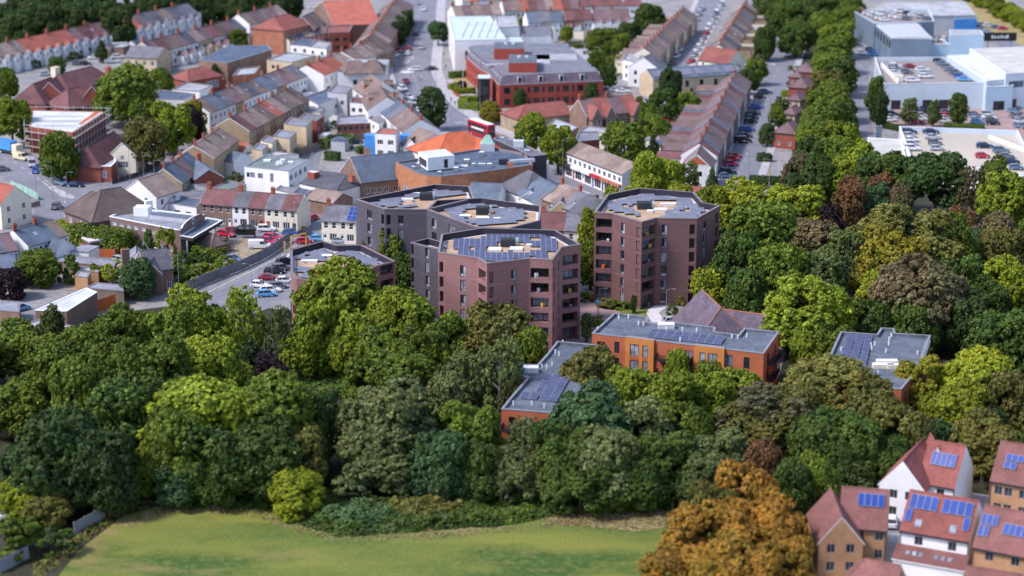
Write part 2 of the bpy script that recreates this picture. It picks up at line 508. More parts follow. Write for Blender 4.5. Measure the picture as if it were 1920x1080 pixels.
def flat(name,label,cat,px,h,wall,roof,par=0.4,z0=0.0,wins=None,cop='coping',group=None,inner=None,coping_w=0.35):
    """flat-roofed building from the outline of its roof edge; wins maps an edge number to windows (or to a function of the edge's length)."""
    pts = [G(x,y,h) for x,y in px]
    if area(pts) < 0:
        pts.reverse(); rev = True
    else:
        rev = False
    n = len(pts)
    c = sum(pts,Vector((0,0))) / n
    t = thing(name,label,cat,(c.x,c.y,z0),0,group)
    loc = [p - c for p in pts]
    H = h - z0
    b = MB()
    for i in range(n):
        k = ((n - 2 - i) % n) if rev else i          # edge number as the caller counted it
        w_ = (wins or {}).get(k,[])
        L = (loc[(i+1) % n] - loc[i]).length
        if callable(w_):
            w_ = w_(L)
        walled(t,b,loc[i],loc[(i+1) % n],0,H,w_,wall)
    ins = inset(loc,coping_w)
    new('wall',b.mesh('wall'),t)
    r = MB()
    r.face([(p.x,p.y,H - par) for p in ins],roof)
    new('roof',r.mesh('roof'),t)
    q = MB()
    out = inset(loc,-0.06)
    for i in range(n):
        j = (i + 1) % n
        q.face([(*out[i],H + 0.08),(*out[j],H + 0.08),(*ins[j],H + 0.08),(*ins[i],H + 0.08)],cop)
        q.face([(*out[i],H - 0.06),(*out[j],H - 0.06),(*out[j],H + 0.08),(*out[i],H + 0.08)],cop)
        q.face([(*ins[j],H - par),(*ins[i],H - par),(*ins[i],H + 0.08),(*ins[j],H + 0.08)],inner or cop)
        q.face([(*loc[i],H - 0.06),(*loc[j],H - 0.06),(*out[j],H - 0.06),(*out[i],H - 0.06)],cop)
    new('parapet',q.mesh('parapet'),t)
    return t,loc,c,H

PCACHE = {}
def boxpart(par,name,x,y,z,sx,sy,sz,m1,m2=None,rz=0.0):
    key = (round(sx,2),round(sy,2),round(sz,2),str(m1),str(m2))
    if key not in PCACHE:
        b = MB(); b.box(-sx/2,-sy/2,0,sx/2,sy/2,sz,m1,m2)
        PCACHE[key] = b.mesh(name)
    return new(name,PCACHE[key],par,(x,y,z),rz)
def chimney(par,x,y,z,h=1.5,w=0.9,d=0.55,m='chimney_brick',pots=3):
    key = ('chim',round(h,1),w,d,m,pots)
    if key not in PCACHE:
        b = MB()
        b.box(-w/2,-d/2,0,w/2,d/2,h,m)
        b.box(-w/2 - 0.07,-d/2 - 0.07,h,w/2 + 0.07,d/2 + 0.07,h + 0.14,m)
        for i in range(pots):
            px_ = -w/2 + w * (i + 0.5) / pots
            b.tube([(px_,0,h + 0.14),(px_,0,h + 0.55)],[0.12,0.10],'terracotta',6)
        PCACHE[key] = b.mesh('chimney')
    return new('chimney',PCACHE[key],par,(x,y,z))
def skylight(par,x,y,z,slope,side,w=0.8,l=1.1,mt='pale_metal'):
    key = ('sky',w,l,mt)
    if key not in PCACHE:
        b = MB()
        b.box(-w/2,-l/2,0,w/2,l/2,0.06,mt,'glass_pale')
        PCACHE[key] = b.mesh('skylight')
    return new('skylight',PCACHE[key],par,(x,y,z),rot=(slope * (-side),0,0))

def panelmesh(w=1.0,l=1.7,m='solar',fr='solar_frame'):
    key = ('panel',w,l,m,fr)
    if key not in PCACHE:
        b = MB()
        b.box(-w/2,-l/2,0,w/2,l/2,0.05,fr)
        t = 0.05
        b.face([(-w/2 + t,-l/2 + t,0.056),(w/2 - t,-l/2 + t,0.056),(w/2 - t,l/2 - t,0.056),(-w/2 + t,l/2 - t,0.056)],m)
        PCACHE[key] = b.mesh('solar_panel')
    return PCACHE[key]

def roofmesh(w,d,he,hr,hl,hrr,roof,ov=0.3,gov=0.12,ridge=None):
    """gabled or hipped roof along x: eaves at he, ridge at hr, hl / hrr how far each hip pulls the ridge in."""
    sl = (hr - he) / (d / 2)
    ze,y = he - ov * sl,d / 2 + ov
    xl = -w/2 - (ov if hl else gov); xr = w/2 + (ov if hrr else gov)
    rl = -w/2 + hl if hl else xl
    rr = w/2 - hrr if hrr else xr
    b = MB()
    T = 0.16
    E = [(xl,-y,ze + T),(xr,-y,ze + T),(xr,y,ze + T),(xl,y,ze + T)]
    A,Z = (rl,0,hr + T),(rr,0,hr + T)
    b.face([E[0],E[1],Z,A],roof); b.face([E[2],E[3],A,Z],roof)
    low = lambda p: (p[0],p[1],p[2] - T)
    if hl: b.face([E[3],E[0],A],roof)
    else:
        b.face([low(E[0]),E[0],A,low(A)],'white_paint'); b.face([low(A),A,E[3],low(E[3])],'white_paint')
    if hrr: b.face([E[1],E[2],Z],roof)
    else:
        b.face([E[1],low(E[1]),low(Z),Z],'white_paint'); b.face([Z,low(Z),low(E[2]),E[2]],'white_paint')
    b.face([low(E[0]),low(E[1]),E[1],E[0]],'dark_frame'); b.face([low(E[2]),low(E[3]),E[3],E[2]],'dark_frame')
    if hl: b.face([low(E[3]),low(E[0]),E[0],E[3]],'dark_frame')
    if hrr: b.face([low(E[1]),low(E[2]),E[2],E[1]],'dark_frame')
    b.face([low(E[1]),low(E[0]),low(A),low(Z)],'dark_frame'); b.face([low(E[3]),low(E[2]),low(Z),low(A)],'dark_frame')
    rm = ridge or roof                                   # ridge tiles and hip tiles stand proud
    lines = [(A,Z)]
    if hl: lines += [(E[0],A),(E[3],A)]
    if hrr: lines += [(E[1],Z),(E[2],Z)]
    for p,q in lines:
        b.tube([p,q],[0.13,0.13],rm,4)
    return b.mesh('roof')

HC_ = {}
def house(name,label,loc,rz,w,d,he,hr,wall,roof,front=None,back=None,left=None,right=None,hl=0,hrr=0,chim=(),sky=(),cat='house',group=None,ridge=None,wing=None,par=None,ov=0.3,z0=0.0):
    """house along local x, front towards local -y. front/back/left/right: window lists (u, w, z, h, style)."""
    t = thing(name,label,cat,loc,rz,group) if par is None else new(name,None,par,(*loc[:2],z0),rz)
    if par is not None:
        t.empty_display_size = 0.3
    ww = w - 0.02
    c = [Vector((-ww/2,-d/2)),Vector((ww/2,-d/2)),Vector((ww/2,d/2)),Vector((-ww/2,d/2))]
    key = (round(w,2),round(d,2),he,hr,str(wall),str(roof),str(front),str(back),str(left),str(right),hl,hrr)
    b = MB()
    for i,wl in enumerate((front,right,back,left)):
        walled(t,b,c[i],c[(i+1) % 4],0,he,wl or [],wall)
    if not hl:
        b.face([(-ww/2,d/2,he),(-ww/2,-d/2,he),(-ww/2,0,hr)],wall)
    if not hrr:
        b.face([(ww/2,-d/2,he),(ww/2,d/2,he),(ww/2,0,hr)],wall)
    if key not in HC_:
        HC_[key] = b.mesh('wall')
    new('wall',HC_[key],t)
    k2 = ('r',round(w,2),round(d,2),he,hr,str(roof),hl,hrr,ridge,ov)
    if k2 not in HC_:
        HC_[k2] = roofmesh(w,d,he,hr,hl,hrr,roof,ov=ov,gov=0.12 if par is not None or group is None else 0.0,ridge=ridge)
    new('roof',HC_[k2],t)
    for cx,cy,*hh in chim:
        zc = hr - abs(cy) * (hr - he) / (d/2) - 0.5
        chimney(t,cx,cy,zc,(hh[0] if hh else 1.5) + 0.3)
    sl = math.atan2(hr - he,d / 2)
    for sx,sy in sky:
        z = hr - abs(sy) * (hr - he) / (d/2) + 0.17
        skylight(t,sx,sy,z,sl,1 if sy > 0 else -1)
    if wing:
        wx,wd,wh,ww_,side = wing[:5]                 # x centre, length, height, width, side (+1 back / -1 front)
        q = MB()
        y0,y1 = (d/2,d/2 + wd) if side > 0 else (-d/2 - wd,-d/2)
        wm_ = wing[5] if len(wing) > 5 else wall
        q.box(wx - ww_/2,y0,0,wx + ww_/2,y1,wh,wm_,bottom=False)
        ya,yb = y0 - 0.1 * (side < 0),y1 + 0.1 * (side > 0)
        q.face([(wx - ww_/2 - .15,ya,wh + .02),(wx + ww_/2 + .1,ya,wh + 1.3),(wx + ww_/2 + .1,yb,wh + 1.3),(wx - ww_/2 - .15,yb,wh + .02)],roof)
        for yy in (y0,y1):
            q.face([(wx - ww_/2,yy,wh),(wx + ww_/2,yy,wh),(wx + ww_/2,yy,wh + 1.27)],wm_)
        q.face([(wx + ww_/2,y0,wh),(wx + ww_/2,y1,wh),(wx + ww_/2,y1,wh + 1.27),(wx + ww_/2,y0,wh + 1.27)],wm_)
        k3 = ('wing',str(wing),round(d,2),str(roof),str(wall))
        if k3 not in HC_:
            HC_[k3] = q.mesh('rear_wing')
        wo = new('rear_wing',HC_[k3],t)
        if side < 0:
            A_,B_ = Vector((wx - ww_/2,y0 - 0.03)),Vector((wx + ww_/2,y0 - 0.03))
        else:
            A_,B_ = Vector((wx + ww_/2,y1 + 0.03)),Vector((wx - ww_/2,y1 + 0.03))
        put_window(wo,A_,B_,ww_ * 0.5,wh - 1.9,0.9,1.2,'wks',0.0)
    return t

ORD = ['first','second','third','fourth','fifth','sixth','seventh','eighth','ninth','tenth','eleventh','twelfth','thirteenth','fourteenth','fifteenth','sixteenth',
       'seventeenth','eighteenth','nineteenth','twentieth','twenty-first','twenty-second','twenty-third','twenty-fourth','twenty-fifth','twenty-sixth','twenty-seventh','twenty-eighth','twenty-ninth','thirtieth']
FRONT = [(0.27,1.0,3.5,1.45,'wks'),(0.73,1.0,3.5,1.45,'wks'),(0.32,1.7,0.75,1.6,'wk3'),(0.80,0.9,0.05,2.2,'doord')]
REAR = [(0.28,1.0,3.5,1.3,'wks'),(0.72,1.0,3.5,1.3,'wks'),(0.5,1.4,0.8,1.3,'wk2')]
SHOP = [(0.27,1.0,3.9,1.4,'wks'),(0.73,1.0,3.9,1.4,'wks'),(0.42,3.0,0.4,2.2,'gk3'),(0.88,0.8,0.05,2.4,'doord')]
def fr(spec,w):
    return [(u * w,ww,z,h,s) for u,ww,z,h,s in spec]
def terrace(a,b,n,rowname,endname,group,walls,roofs,d=8.5,he=5.6,hr=8.6,flip=False,front=FRONT,back=REAR,chim=True,wing=None,sky=0.25,name='terraced_house',ends=True,cat='house',seed=1,doors='drbw'):
    """row of n houses whose ridge runs from photo point a to b; the front is to the right of a->b (left when flip)."""
    rnd = random.Random(seed)
    A,B = G(*a,hr),G(*b,hr)
    if flip:
        A,B = B,A
    dv = (B - A); L = dv.length; w = L / n; dv /= L
    rz = math.atan2(dv.y,dv.x)
    out = []
    for i in range(n):
        p = A + dv * (w * (i + 0.5))
        k = (n - 1 - i) if flip else i
        wl,rf = walls[k % len(walls)],roofs[k % len(roofs)]
        f = [(u,ww,z,h,s if not s.startswith('door') else 'door' + rnd.choice(doors)) for u,ww,z,h,s in fr(front,w)]
        if rnd.random() < 0.5:
            f = [(w - u,ww,z,h,s) for u,ww,z,h,s in f]
        ch = [(-w/2 + 0.55,0.0)] if chim and (k % 2 == 0 or w > 6) else []
        sk = [(rnd.uniform(-0.25,0.25) * w,rnd.choice((-1,1)) * d * 0.24)] if rnd.random() < sky else []
        lab = f'{ORD[k]} house from the {endname} of {rowname}'
        out.append(house(name,lab,p,rz,w,d,he,hr,wl,rf,f,fr(back,w) if back else None,chim=ch,sky=sk,group=group,cat=cat,
                         wing=(wing if wing and rnd.random() < 0.9 else None)))
    return out
def gabled(name,label,a,b,hr,he,d,wall,roof,**kw):
    A,B = G(*a,hr),G(*b,hr)
    w = (B - A).length
    m = (A + B) / 2
    dv = B - A
    gl,gr = kw.get('hl',0),kw.get('hrr',0)              # given points are the ridge ends: hips lengthen the walls
    mid = m + dv.normalized() * ((gr - gl) / 2)
    w += gl + gr
    for k in ('front','back','left','right'):
        if callable(kw.get(k)):
            kw[k] = kw[k](w if k in ('front','back') else d)
    return house(name,label,mid,math.atan2(dv.y,dv.x),w,d,he,hr,wall,roof,**kw)

# ------------------------------------------------------------------ vegetation
def quads_mesh(name,cen,nrm,size,var,mt,core=None,aspect=1.5,rng=None,trunk=None):
    """leaf clumps: one small rhombus per centre, facing nrm."""
    n = len(cen)
    a = rng.normal(size=(n,3))
    t = np.cross(nrm,a); t /= np.linalg.norm(t,axis=1)[:,None] + 1e-9
    s = np.cross(nrm,t)
    s /= np.linalg.norm(s,axis=1)[:,None] + 1e-9
    h = (size * 0.5)[:,None]
    bend = nrm * h * 0.25
    v = np.stack([cen + t*h*aspect,cen + s*h + bend,cen - t*h*aspect,cen - s*h + bend],1).reshape(-1,3)
    f = np.arange(n * 4).reshape(-1,4)
    vv = np.repeat(var,4)
    verts,faces = [v],[f]
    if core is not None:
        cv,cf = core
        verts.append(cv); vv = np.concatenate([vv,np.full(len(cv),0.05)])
    allv = np.concatenate(verts)
    me = bpy.data.meshes.new(name)
    me.vertices.add(len(allv)); me.vertices.foreach_set('co',allv.ravel())
    loops = f.ravel()
    starts = np.arange(n) * 4
    tot = np.full(n,4)
    if core is not None:
        cfo = (core[1] + n * 4)
        loops = np.concatenate([loops,cfo.ravel()])
        starts = np.concatenate([starts,n * 4 + np.arange(len(cfo)) * 3]); tot = np.concatenate([tot,np.full(len(cfo),3)])
    me.loops.add(len(loops)); me.loops.foreach_set('vertex_index',loops.astype(np.int32))
    me.polygons.add(len(starts)); me.polygons.foreach_set('loop_start',starts.astype(np.int32)); me.polygons.foreach_set('loop_total',tot.astype(np.int32))
    at = me.attributes.new('leafvar','FLOAT','POINT')
    at.data.foreach_set('value',vv.astype(np.float32))
    me.materials.append(mt)
    me.update(calc_edges=True)
    me.validate()
    return me

_b = bmesh.new(); bmesh.ops.create_icosphere(_b,subdivisions=2,radius=1)
ICO_V = np.array([v.co[:] for v in _b.verts]); ICO_F = np.array([[v.index for v in f.verts] for f in _b.faces]); _b.free()

def crown_mesh(kind,seed,nl=15,nc=28,nk=17,leaf=0.42):
    """a crown of radius 5 and height 9 (base at 0): boughs, each of many clumps, each of many leaf sprays."""
    rng = np.random.default_rng(seed)
    H = 9.0
    lobes = []
    for i in range(nl):
        a = i * 2.399 + rng.uniform(-.4,.4)
        q = (i + 0.5) / nl
        if kind == 'dome':
            zz = 0.97 - 0.85 * q
            rr = math.sqrt(max(0.0,1 - ((zz - 0.42) / 0.62) ** 2))
            r = rng.uniform(.85,2.0)
            lobes.append((math.cos(a)*rr*3.5,math.sin(a)*rr*3.5,zz*7.6 + 0.4 + rng.uniform(-.5,.5),r))
        elif kind == 'lumpy':
            zz = 0.98 - 0.9 * q
            rr = math.sqrt(max(0.0,1 - ((zz - 0.40) / 0.66) ** 2)) * rng.uniform(.7,1.1)
            r = rng.uniform(.7,2.1)
            lobes.append((math.cos(a)*rr*3.7,math.sin(a)*rr*3.7,zz*7.4 + 0.5 + rng.uniform(-.8,.8),r))
        elif kind == 'column':
            zz = 1 - q
            rr = (0.35 + 0.65 * math.sin(math.pi * min(1,zz*0.9 + 0.12))) * rng.uniform(.5,1)
            r = rng.uniform(1.1,1.8)
            lobes.append((math.cos(a)*rr*3.0,math.sin(a)*rr*3.0,zz*8.0 + .3,r))
        elif kind == 'cone':
            zz = 1 - q
            rr = (1.05 - zz)
            r = 0.6 + 1.5 * (1 - zz)
            lobes.append((math.cos(a)*rr*3.4,math.sin(a)*rr*3.4,zz*8.3 + .2,r))
        elif kind == 'ball':
            zz = 1 - 1.0 * q
            rr = math.sqrt(max(0.0,1 - ((zz - 0.45) / 0.60) ** 2))
            r = rng.uniform(1.4,1.9)
            lobes.append((math.cos(a)*rr*3.4,math.sin(a)*rr*3.4,zz*7.2 + .7,r))
        else:                                               # open: airy crown of separate sprays
            zz = 0.98 - 0.8 * q
            rr = math.sqrt(max(0.0,1 - ((zz - 0.45) / 0.62) ** 2)) * rng.uniform(.35,1.1)
            r = rng.uniform(.8,1.5)
            lobes.append((math.cos(a)*rr*3.9,math.sin(a)*rr*3.9,zz*7.8 + .3 + rng.uniform(-.7,.7),r))
    L = np.array(lobes)
    mid = np.array([0,0,3.6])
    cen,nrm,var,siz = [],[],[],[]
    for li,(x,y,z,r) in enumerate(lobes):
        c = np.array([x,y,z])
        d = rng.normal(size=(int(nc * 3 * max(1,(r / 1.35) ** 2)),3)); d /= np.linalg.norm(d,axis=1)[:,None]
        out = (c - mid); out /= np.linalg.norm(out) + 1e-6
        d = d[(d @ out > -0.45)]
        sq = np.array([1,1,0.82])
        p = c + d * r * sq * rng.uniform(.82,1.16,size=(len(d),1))
        keep = np.ones(len(p),bool)
        for lj,(x2,y2,z2,r2) in enumerate(lobes):
            if lj != li:
                keep &= np.linalg.norm((p - np.array([x2,y2,z2])) / sq,axis=1) > r2 * 0.82
        nci = max(10,int(nc * (r / 1.35) ** 2))
        p,d = p[keep][:nci],d[keep][:nci]
        lv = rng.uniform(-.14,.14)
        for pc,dc in zip(p,d):
            cr = rng.uniform(.20,.56) * (0.8 if kind == 'open' else 1)
            e = rng.normal(size=(nk,3)); e /= np.linalg.norm(e,axis=1)[:,None]
            up = np.array([0,0,.35])
            q_ = pc + (e * 0.85 + dc * 0.25 + up * .3) * cr * rng.uniform(.5,1.05,size=(nk,1)) * np.array([1,1,.8])
            if kind == 'weep':
                q_[:,2] -= rng.uniform(0,1.6,nk)
            nn = e * 0.5 + dc * 0.5 + up + rng.normal(size=(nk,3)) * .5
            nn /= np.linalg.norm(nn,axis=1)[:,None]
            cen.append(q_); nrm.append(nn)
            var.append(np.clip(rng.uniform(0,1) * .5 + lv + rng.uniform(0,.5,nk),0,1))
            siz.append(rng.uniform(.45,1.5,nk) * leaf * rng.uniform(.8,1.3))
    cen,nrm,var,siz = np.concatenate(cen),np.concatenate(nrm),np.concatenate(var),np.concatenate(siz)
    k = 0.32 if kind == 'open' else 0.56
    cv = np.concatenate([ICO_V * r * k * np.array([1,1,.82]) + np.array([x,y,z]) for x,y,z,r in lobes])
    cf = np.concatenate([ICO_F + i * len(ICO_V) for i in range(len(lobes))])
    zmin,zmax = cen[:,2].min(),cen[:,2].max()
    rad = np.percentile(np.hypot(cen[:,0],cen[:,1]),99)
    S_ = np.array([5 / rad,5 / rad,H / (zmax - zmin)])
    cen = (cen - [0,0,zmin]) * S_; cv = (cv - [0,0,zmin]) * S_
    return quads_mesh('crown',cen,nrm,siz,var,LM['mid'],(cv,cf),rng=rng)

def trunk_mesh(seed,bark,limbs=6,lean=0.0):
    rng = random.Random(seed)
    b = MB()
    pts = [(0,0,-0.3)]
    x = y = 0.0
    for i in range(1,6):
        x += rng.uniform(-.12,.12) + lean * .1; y += rng.uniform(-.12,.12)
        pts.append((x,y,i * 1.7))
    b.tube(pts,[.34,.27,.22,.18,.13,.07],bark,8)
    for i in range(limbs):
        z = 2.4 + i * 0.9
        a = i * 2.4 + rng.uniform(-.5,.5)
        l = rng.uniform(1.8,3.0)
        px_,py_ = pts[min(5,int(z / 1.7))][:2]
        b.tube([(px_,py_,z),(px_ + math.cos(a)*l*.5,py_ + math.sin(a)*l*.5,z + l*.45),(px_ + math.cos(a)*l,py_ + math.sin(a)*l,z + l*.75)],[.12,.08,.03],bark,5)
    return b.mesh('trunk',smooth=True)

CROWN = {
 'dome': [crown_mesh('dome',s,26,46,22,.235) for s in (1,2,3)],
 'lumpy': [crown_mesh('lumpy',s,30,44,20,.235) for s in (4,5,6)],
 'column': [crown_mesh('column',s,18,44,18,.26) for s in (7,8)],
 'cone': [crown_mesh('cone',s,18,38,18,.27) for s in (9,)],
 'open': [crown_mesh('open',s,36,30,14,.22) for s in (10,11)],
 'ball': [crown_mesh('ball',s,20,50,20,.21) for s in (12,13)],
 'shrub': [crown_mesh('lumpy',s,9,18,12,.62) for s in (14,15,16)],
}
TRUNK = {'bark': [trunk_mesh(s,'bark') for s in (1,2)],'pale': [trunk_mesh(s,'bark_pale') for s in (3,4)]}
TREES = []
def tree_at(x,y,w,h,col,kind,label,group=None,bark='bark',low=0.16,name='broadleaf_tree',seed=None):
    rnd = random.Random(seed if seed is not None else int(x * 13 + y * 7))
    if name == 'broadleaf_tree': name = {'column': 'slender_tree','cone': 'conifer_tree','open': 'airy_tree'}.get(kind,name)
    t = thing(name,label,'tree',(x,y),rnd.uniform(0,6.28),group)
    cb = h * low
    tr = new('trunk',rnd.choice(TRUNK[bark]),t,sc=(0.6 + h/22,0.6 + h/22,h * 0.86 / 8.5))
    cr = new('crown',rnd.choice(CROWN[kind]),t,(0,0,cb),sc=(w/8.9,w/8.9,(h - cb)/9))
    cr.material_slots[0].link = 'OBJECT'
    cr.material_slots[0].material = LM[col]
    TREES.append((x,y,w,h))
    return t
def tree(cx,ytop,wpx,h,col,kind,label,group=None,**kw):
    p = G(cx,ytop,h)
    return tree_at(p.x,p.y,wpx / scale_at(p,h * .7),h,col,kind,label,group,**kw)
def shrub_at(x,y,w,h,col,label,group=None,name='garden_shrub',cat='shrub',kind='shrub',seed=None):
    rnd = random.Random(seed if seed is not None else int(x * 17 + y * 5))
    o = new(name,rnd.choice(CROWN[kind]),None,(x,y,-0.1),rnd.uniform(0,6.28),sc=(w/10,w/10,h/9))
    o.material_slots[0].link = 'OBJECT'
    o.material_slots[0].material = LM[col]
    return tag(o,label,cat,group)
def shrub(cx,cy,wpx,h,col,label,group=None,**kw):
    p = G(cx,cy,0)
    return shrub_at(p.x,p.y,wpx / scale_at(p),h,col,label,group,**kw)

def hedge(pxs,w,h,col,label,group=None,name='clipped_hedge',leaf=0.3,dens=34,rough=0.16):
    """a clipped hedge along ground points: a leafy skin over a dark core."""
    pts = [G(*p,0) for p in pxs]
    rng = np.random.default_rng(int(abs(pts[0].x * 10)) + 3)
    o0 = pts[0].copy()
    cen,nrm = [],[]
    cv,cf = [],[]
    for a,b in zip(pts[:-1],pts[1:]):
        d = (b - a); L = d.length; d /= L
        nn = Vector((-d.y,d.x))
        def addf(n,fu,fv,fz,normal):
            u = rng.uniform(-w*.4,L + w*.4,n)
            pos = np.zeros((n,3))
            pos[:,0] = a.x - o0.x + d.x*u + nn.x*fv(n); pos[:,1] = a.y - o0.y + d.y*u + nn.y*fv(n)
            return u,pos
        for side in (-1,1):
            n = int(L * h * dens)
            u = rng.uniform(-w*.3,L + w*.3,n); z = rng.uniform(.1,h,n); off = side * (w/2) + rng.normal(0,rough,n)
            cen.append(np.stack([a.x - o0.x + d.x*u + nn.x*off,a.y - o0.y + d.y*u + nn.y*off,z],1))
            m_ = np.tile(np.array([nn.x*side,nn.y*side,.4]),(n,1)) + rng.normal(0,.4,(n,3)); nrm.append(m_)
        n = int((L + w) * w * dens)
        u = rng.uniform(-w*.4,L + w*.4,n); off = rng.uniform(-w/2,w/2,n)
        cen.append(np.stack([a.x - o0.x + d.x*u + nn.x*off,a.y - o0.y + d.y*u + nn.y*off,h + rng.normal(0,rough,n)],1))
        nrm.append(np.tile(np.array([0,0,1.]),(n,1)) + rng.normal(0,.4,(n,3)))
        for side in (-1,1):
            n = int(w * h * dens)
            u = (L + w*.4 if side > 0 else -w*.4) + rng.normal(0,rough,n); off = rng.uniform(-w/2,w/2,n); z = rng.uniform(.1,h,n)
            cen.append(np.stack([a.x - o0.x + d.x*u + nn.x*off,a.y - o0.y + d.y*u + nn.y*off,z],1))
            nrm.append(np.tile(np.array([d.x*side,d.y*side,.4]),(n,1)) + rng.normal(0,.4,(n,3)))
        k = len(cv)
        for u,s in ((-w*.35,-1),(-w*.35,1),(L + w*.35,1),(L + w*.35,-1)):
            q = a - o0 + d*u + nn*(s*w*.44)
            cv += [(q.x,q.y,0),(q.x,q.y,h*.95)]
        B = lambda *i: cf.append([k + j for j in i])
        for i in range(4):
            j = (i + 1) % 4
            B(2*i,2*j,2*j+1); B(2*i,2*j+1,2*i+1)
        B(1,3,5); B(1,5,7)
    cen,nrm = np.concatenate(cen),np.concatenate(nrm)
    nrm /= np.linalg.norm(nrm,axis=1)[:,None]
    n = len(cen)
    me = quads_mesh('hedge',cen,nrm,rng.uniform(.6,1.3,n)*leaf,rng.uniform(0,.9,n),LM[col],(np.array(cv),np.array(cf)),rng=rng)
    o = new(name,me,None,(o0.x,o0.y,0))
    return tag(o,label,'hedge',group)

def bramble(pxs,col,name,hmax,dens,leaf=0.42,label=None,kind='stuff',pile=1.0,cat=None):
    """low tangled growth over an area of the photograph's ground."""
    poly = [G(*p,0) for p in pxs]
    xs,ys = [p.x for p in poly],[p.y for p in poly]
    rng = np.random.default_rng(len(pxs) * 31 + int(xs[0]))
    A = abs(area(poly)); n = int(A * dens)
    P = np.stack([rng.uniform(min(xs),max(xs),n*2),rng.uniform(min(ys),max(ys),n*2)],1)
    P = np.array([p for p in P if inside(p,poly)])
    from mathutils import noise as nz
    def hgt(x,y):
        v = nz.noise(Vector((x*.23,y*.23,3.1))) * .55 + nz.noise(Vector((x*.7,y*.7,9.1))) * .3
        dd = min(((Vector((x,y)) - a) - (b - a) * max(0,min(1,(Vector((x,y)) - a).dot(b - a) / (b - a).length_squared))).length for a,b in zip(poly,poly[1:] + poly[:1]))
        return max(0.05,hmax * (0.5 + v) * min(1,dd / 1.6))
    Z = np.array([hgt(*p) for p in P])
    cen = np.concatenate([P,(Z * rng.uniform(.65,1.08,len(P)))[:,None]],1)
    nrm = np.stack([rng.normal(0,.5,len(P)),rng.normal(-.25,.5,len(P)),np.ones(len(P))],1)
    nrm /= np.linalg.norm(nrm,axis=1)[:,None]
    o0 = np.array([*poly[0],0])
    me = quads_mesh(name,cen - o0,nrm,rng.uniform(.5,1.4,len(P)) * leaf,np.clip(Z / hmax * .5 + rng.uniform(0,.5,len(P)),0,1),LM[col],rng=rng,aspect=1.9)
    o = new(name,me,None,tuple(o0))
    o['kind'] = kind
    if label: o['label'] = label
    return o

# ------------------------------------------------------------------ vehicles
def loft(b,secs,mt,cap=True):
    """closed loft through rings of equal size."""
    for r0,r1 in zip(secs[:-1],secs[1:]):
        n = len(r0)
        for i in range(n):
            b.face([r0[i],r0[(i+1) % n],r1[(i+1) % n],r1[i]],mt)
    if cap:
        b.face(list(reversed(secs[0])),mt); b.face(secs[-1],mt)
VMESH = {}
def wheel_mesh(r):
    b = MB()
    k = 10
    for y0,y1 in ((-.11,.11),):
        ring = lambda y,rr: [(math.cos(6.2832*i/k)*rr,y,math.sin(6.2832*i/k)*rr) for i in range(k)]
        a,c = ring(y0,r),ring(y1,r)
        for i in range(k):
            b.face([a[i],a[(i+1) % k],c[(i+1) % k],c[i]],'tyre')
        b.face(a,'tyre'); b.face(c,'tyre')
        b.face(ring(y0 - .01,r*.6),'pale_metal'); b.face(ring(y1 + .01,r*.6),'pale_metal')
    return b.mesh('wheel')
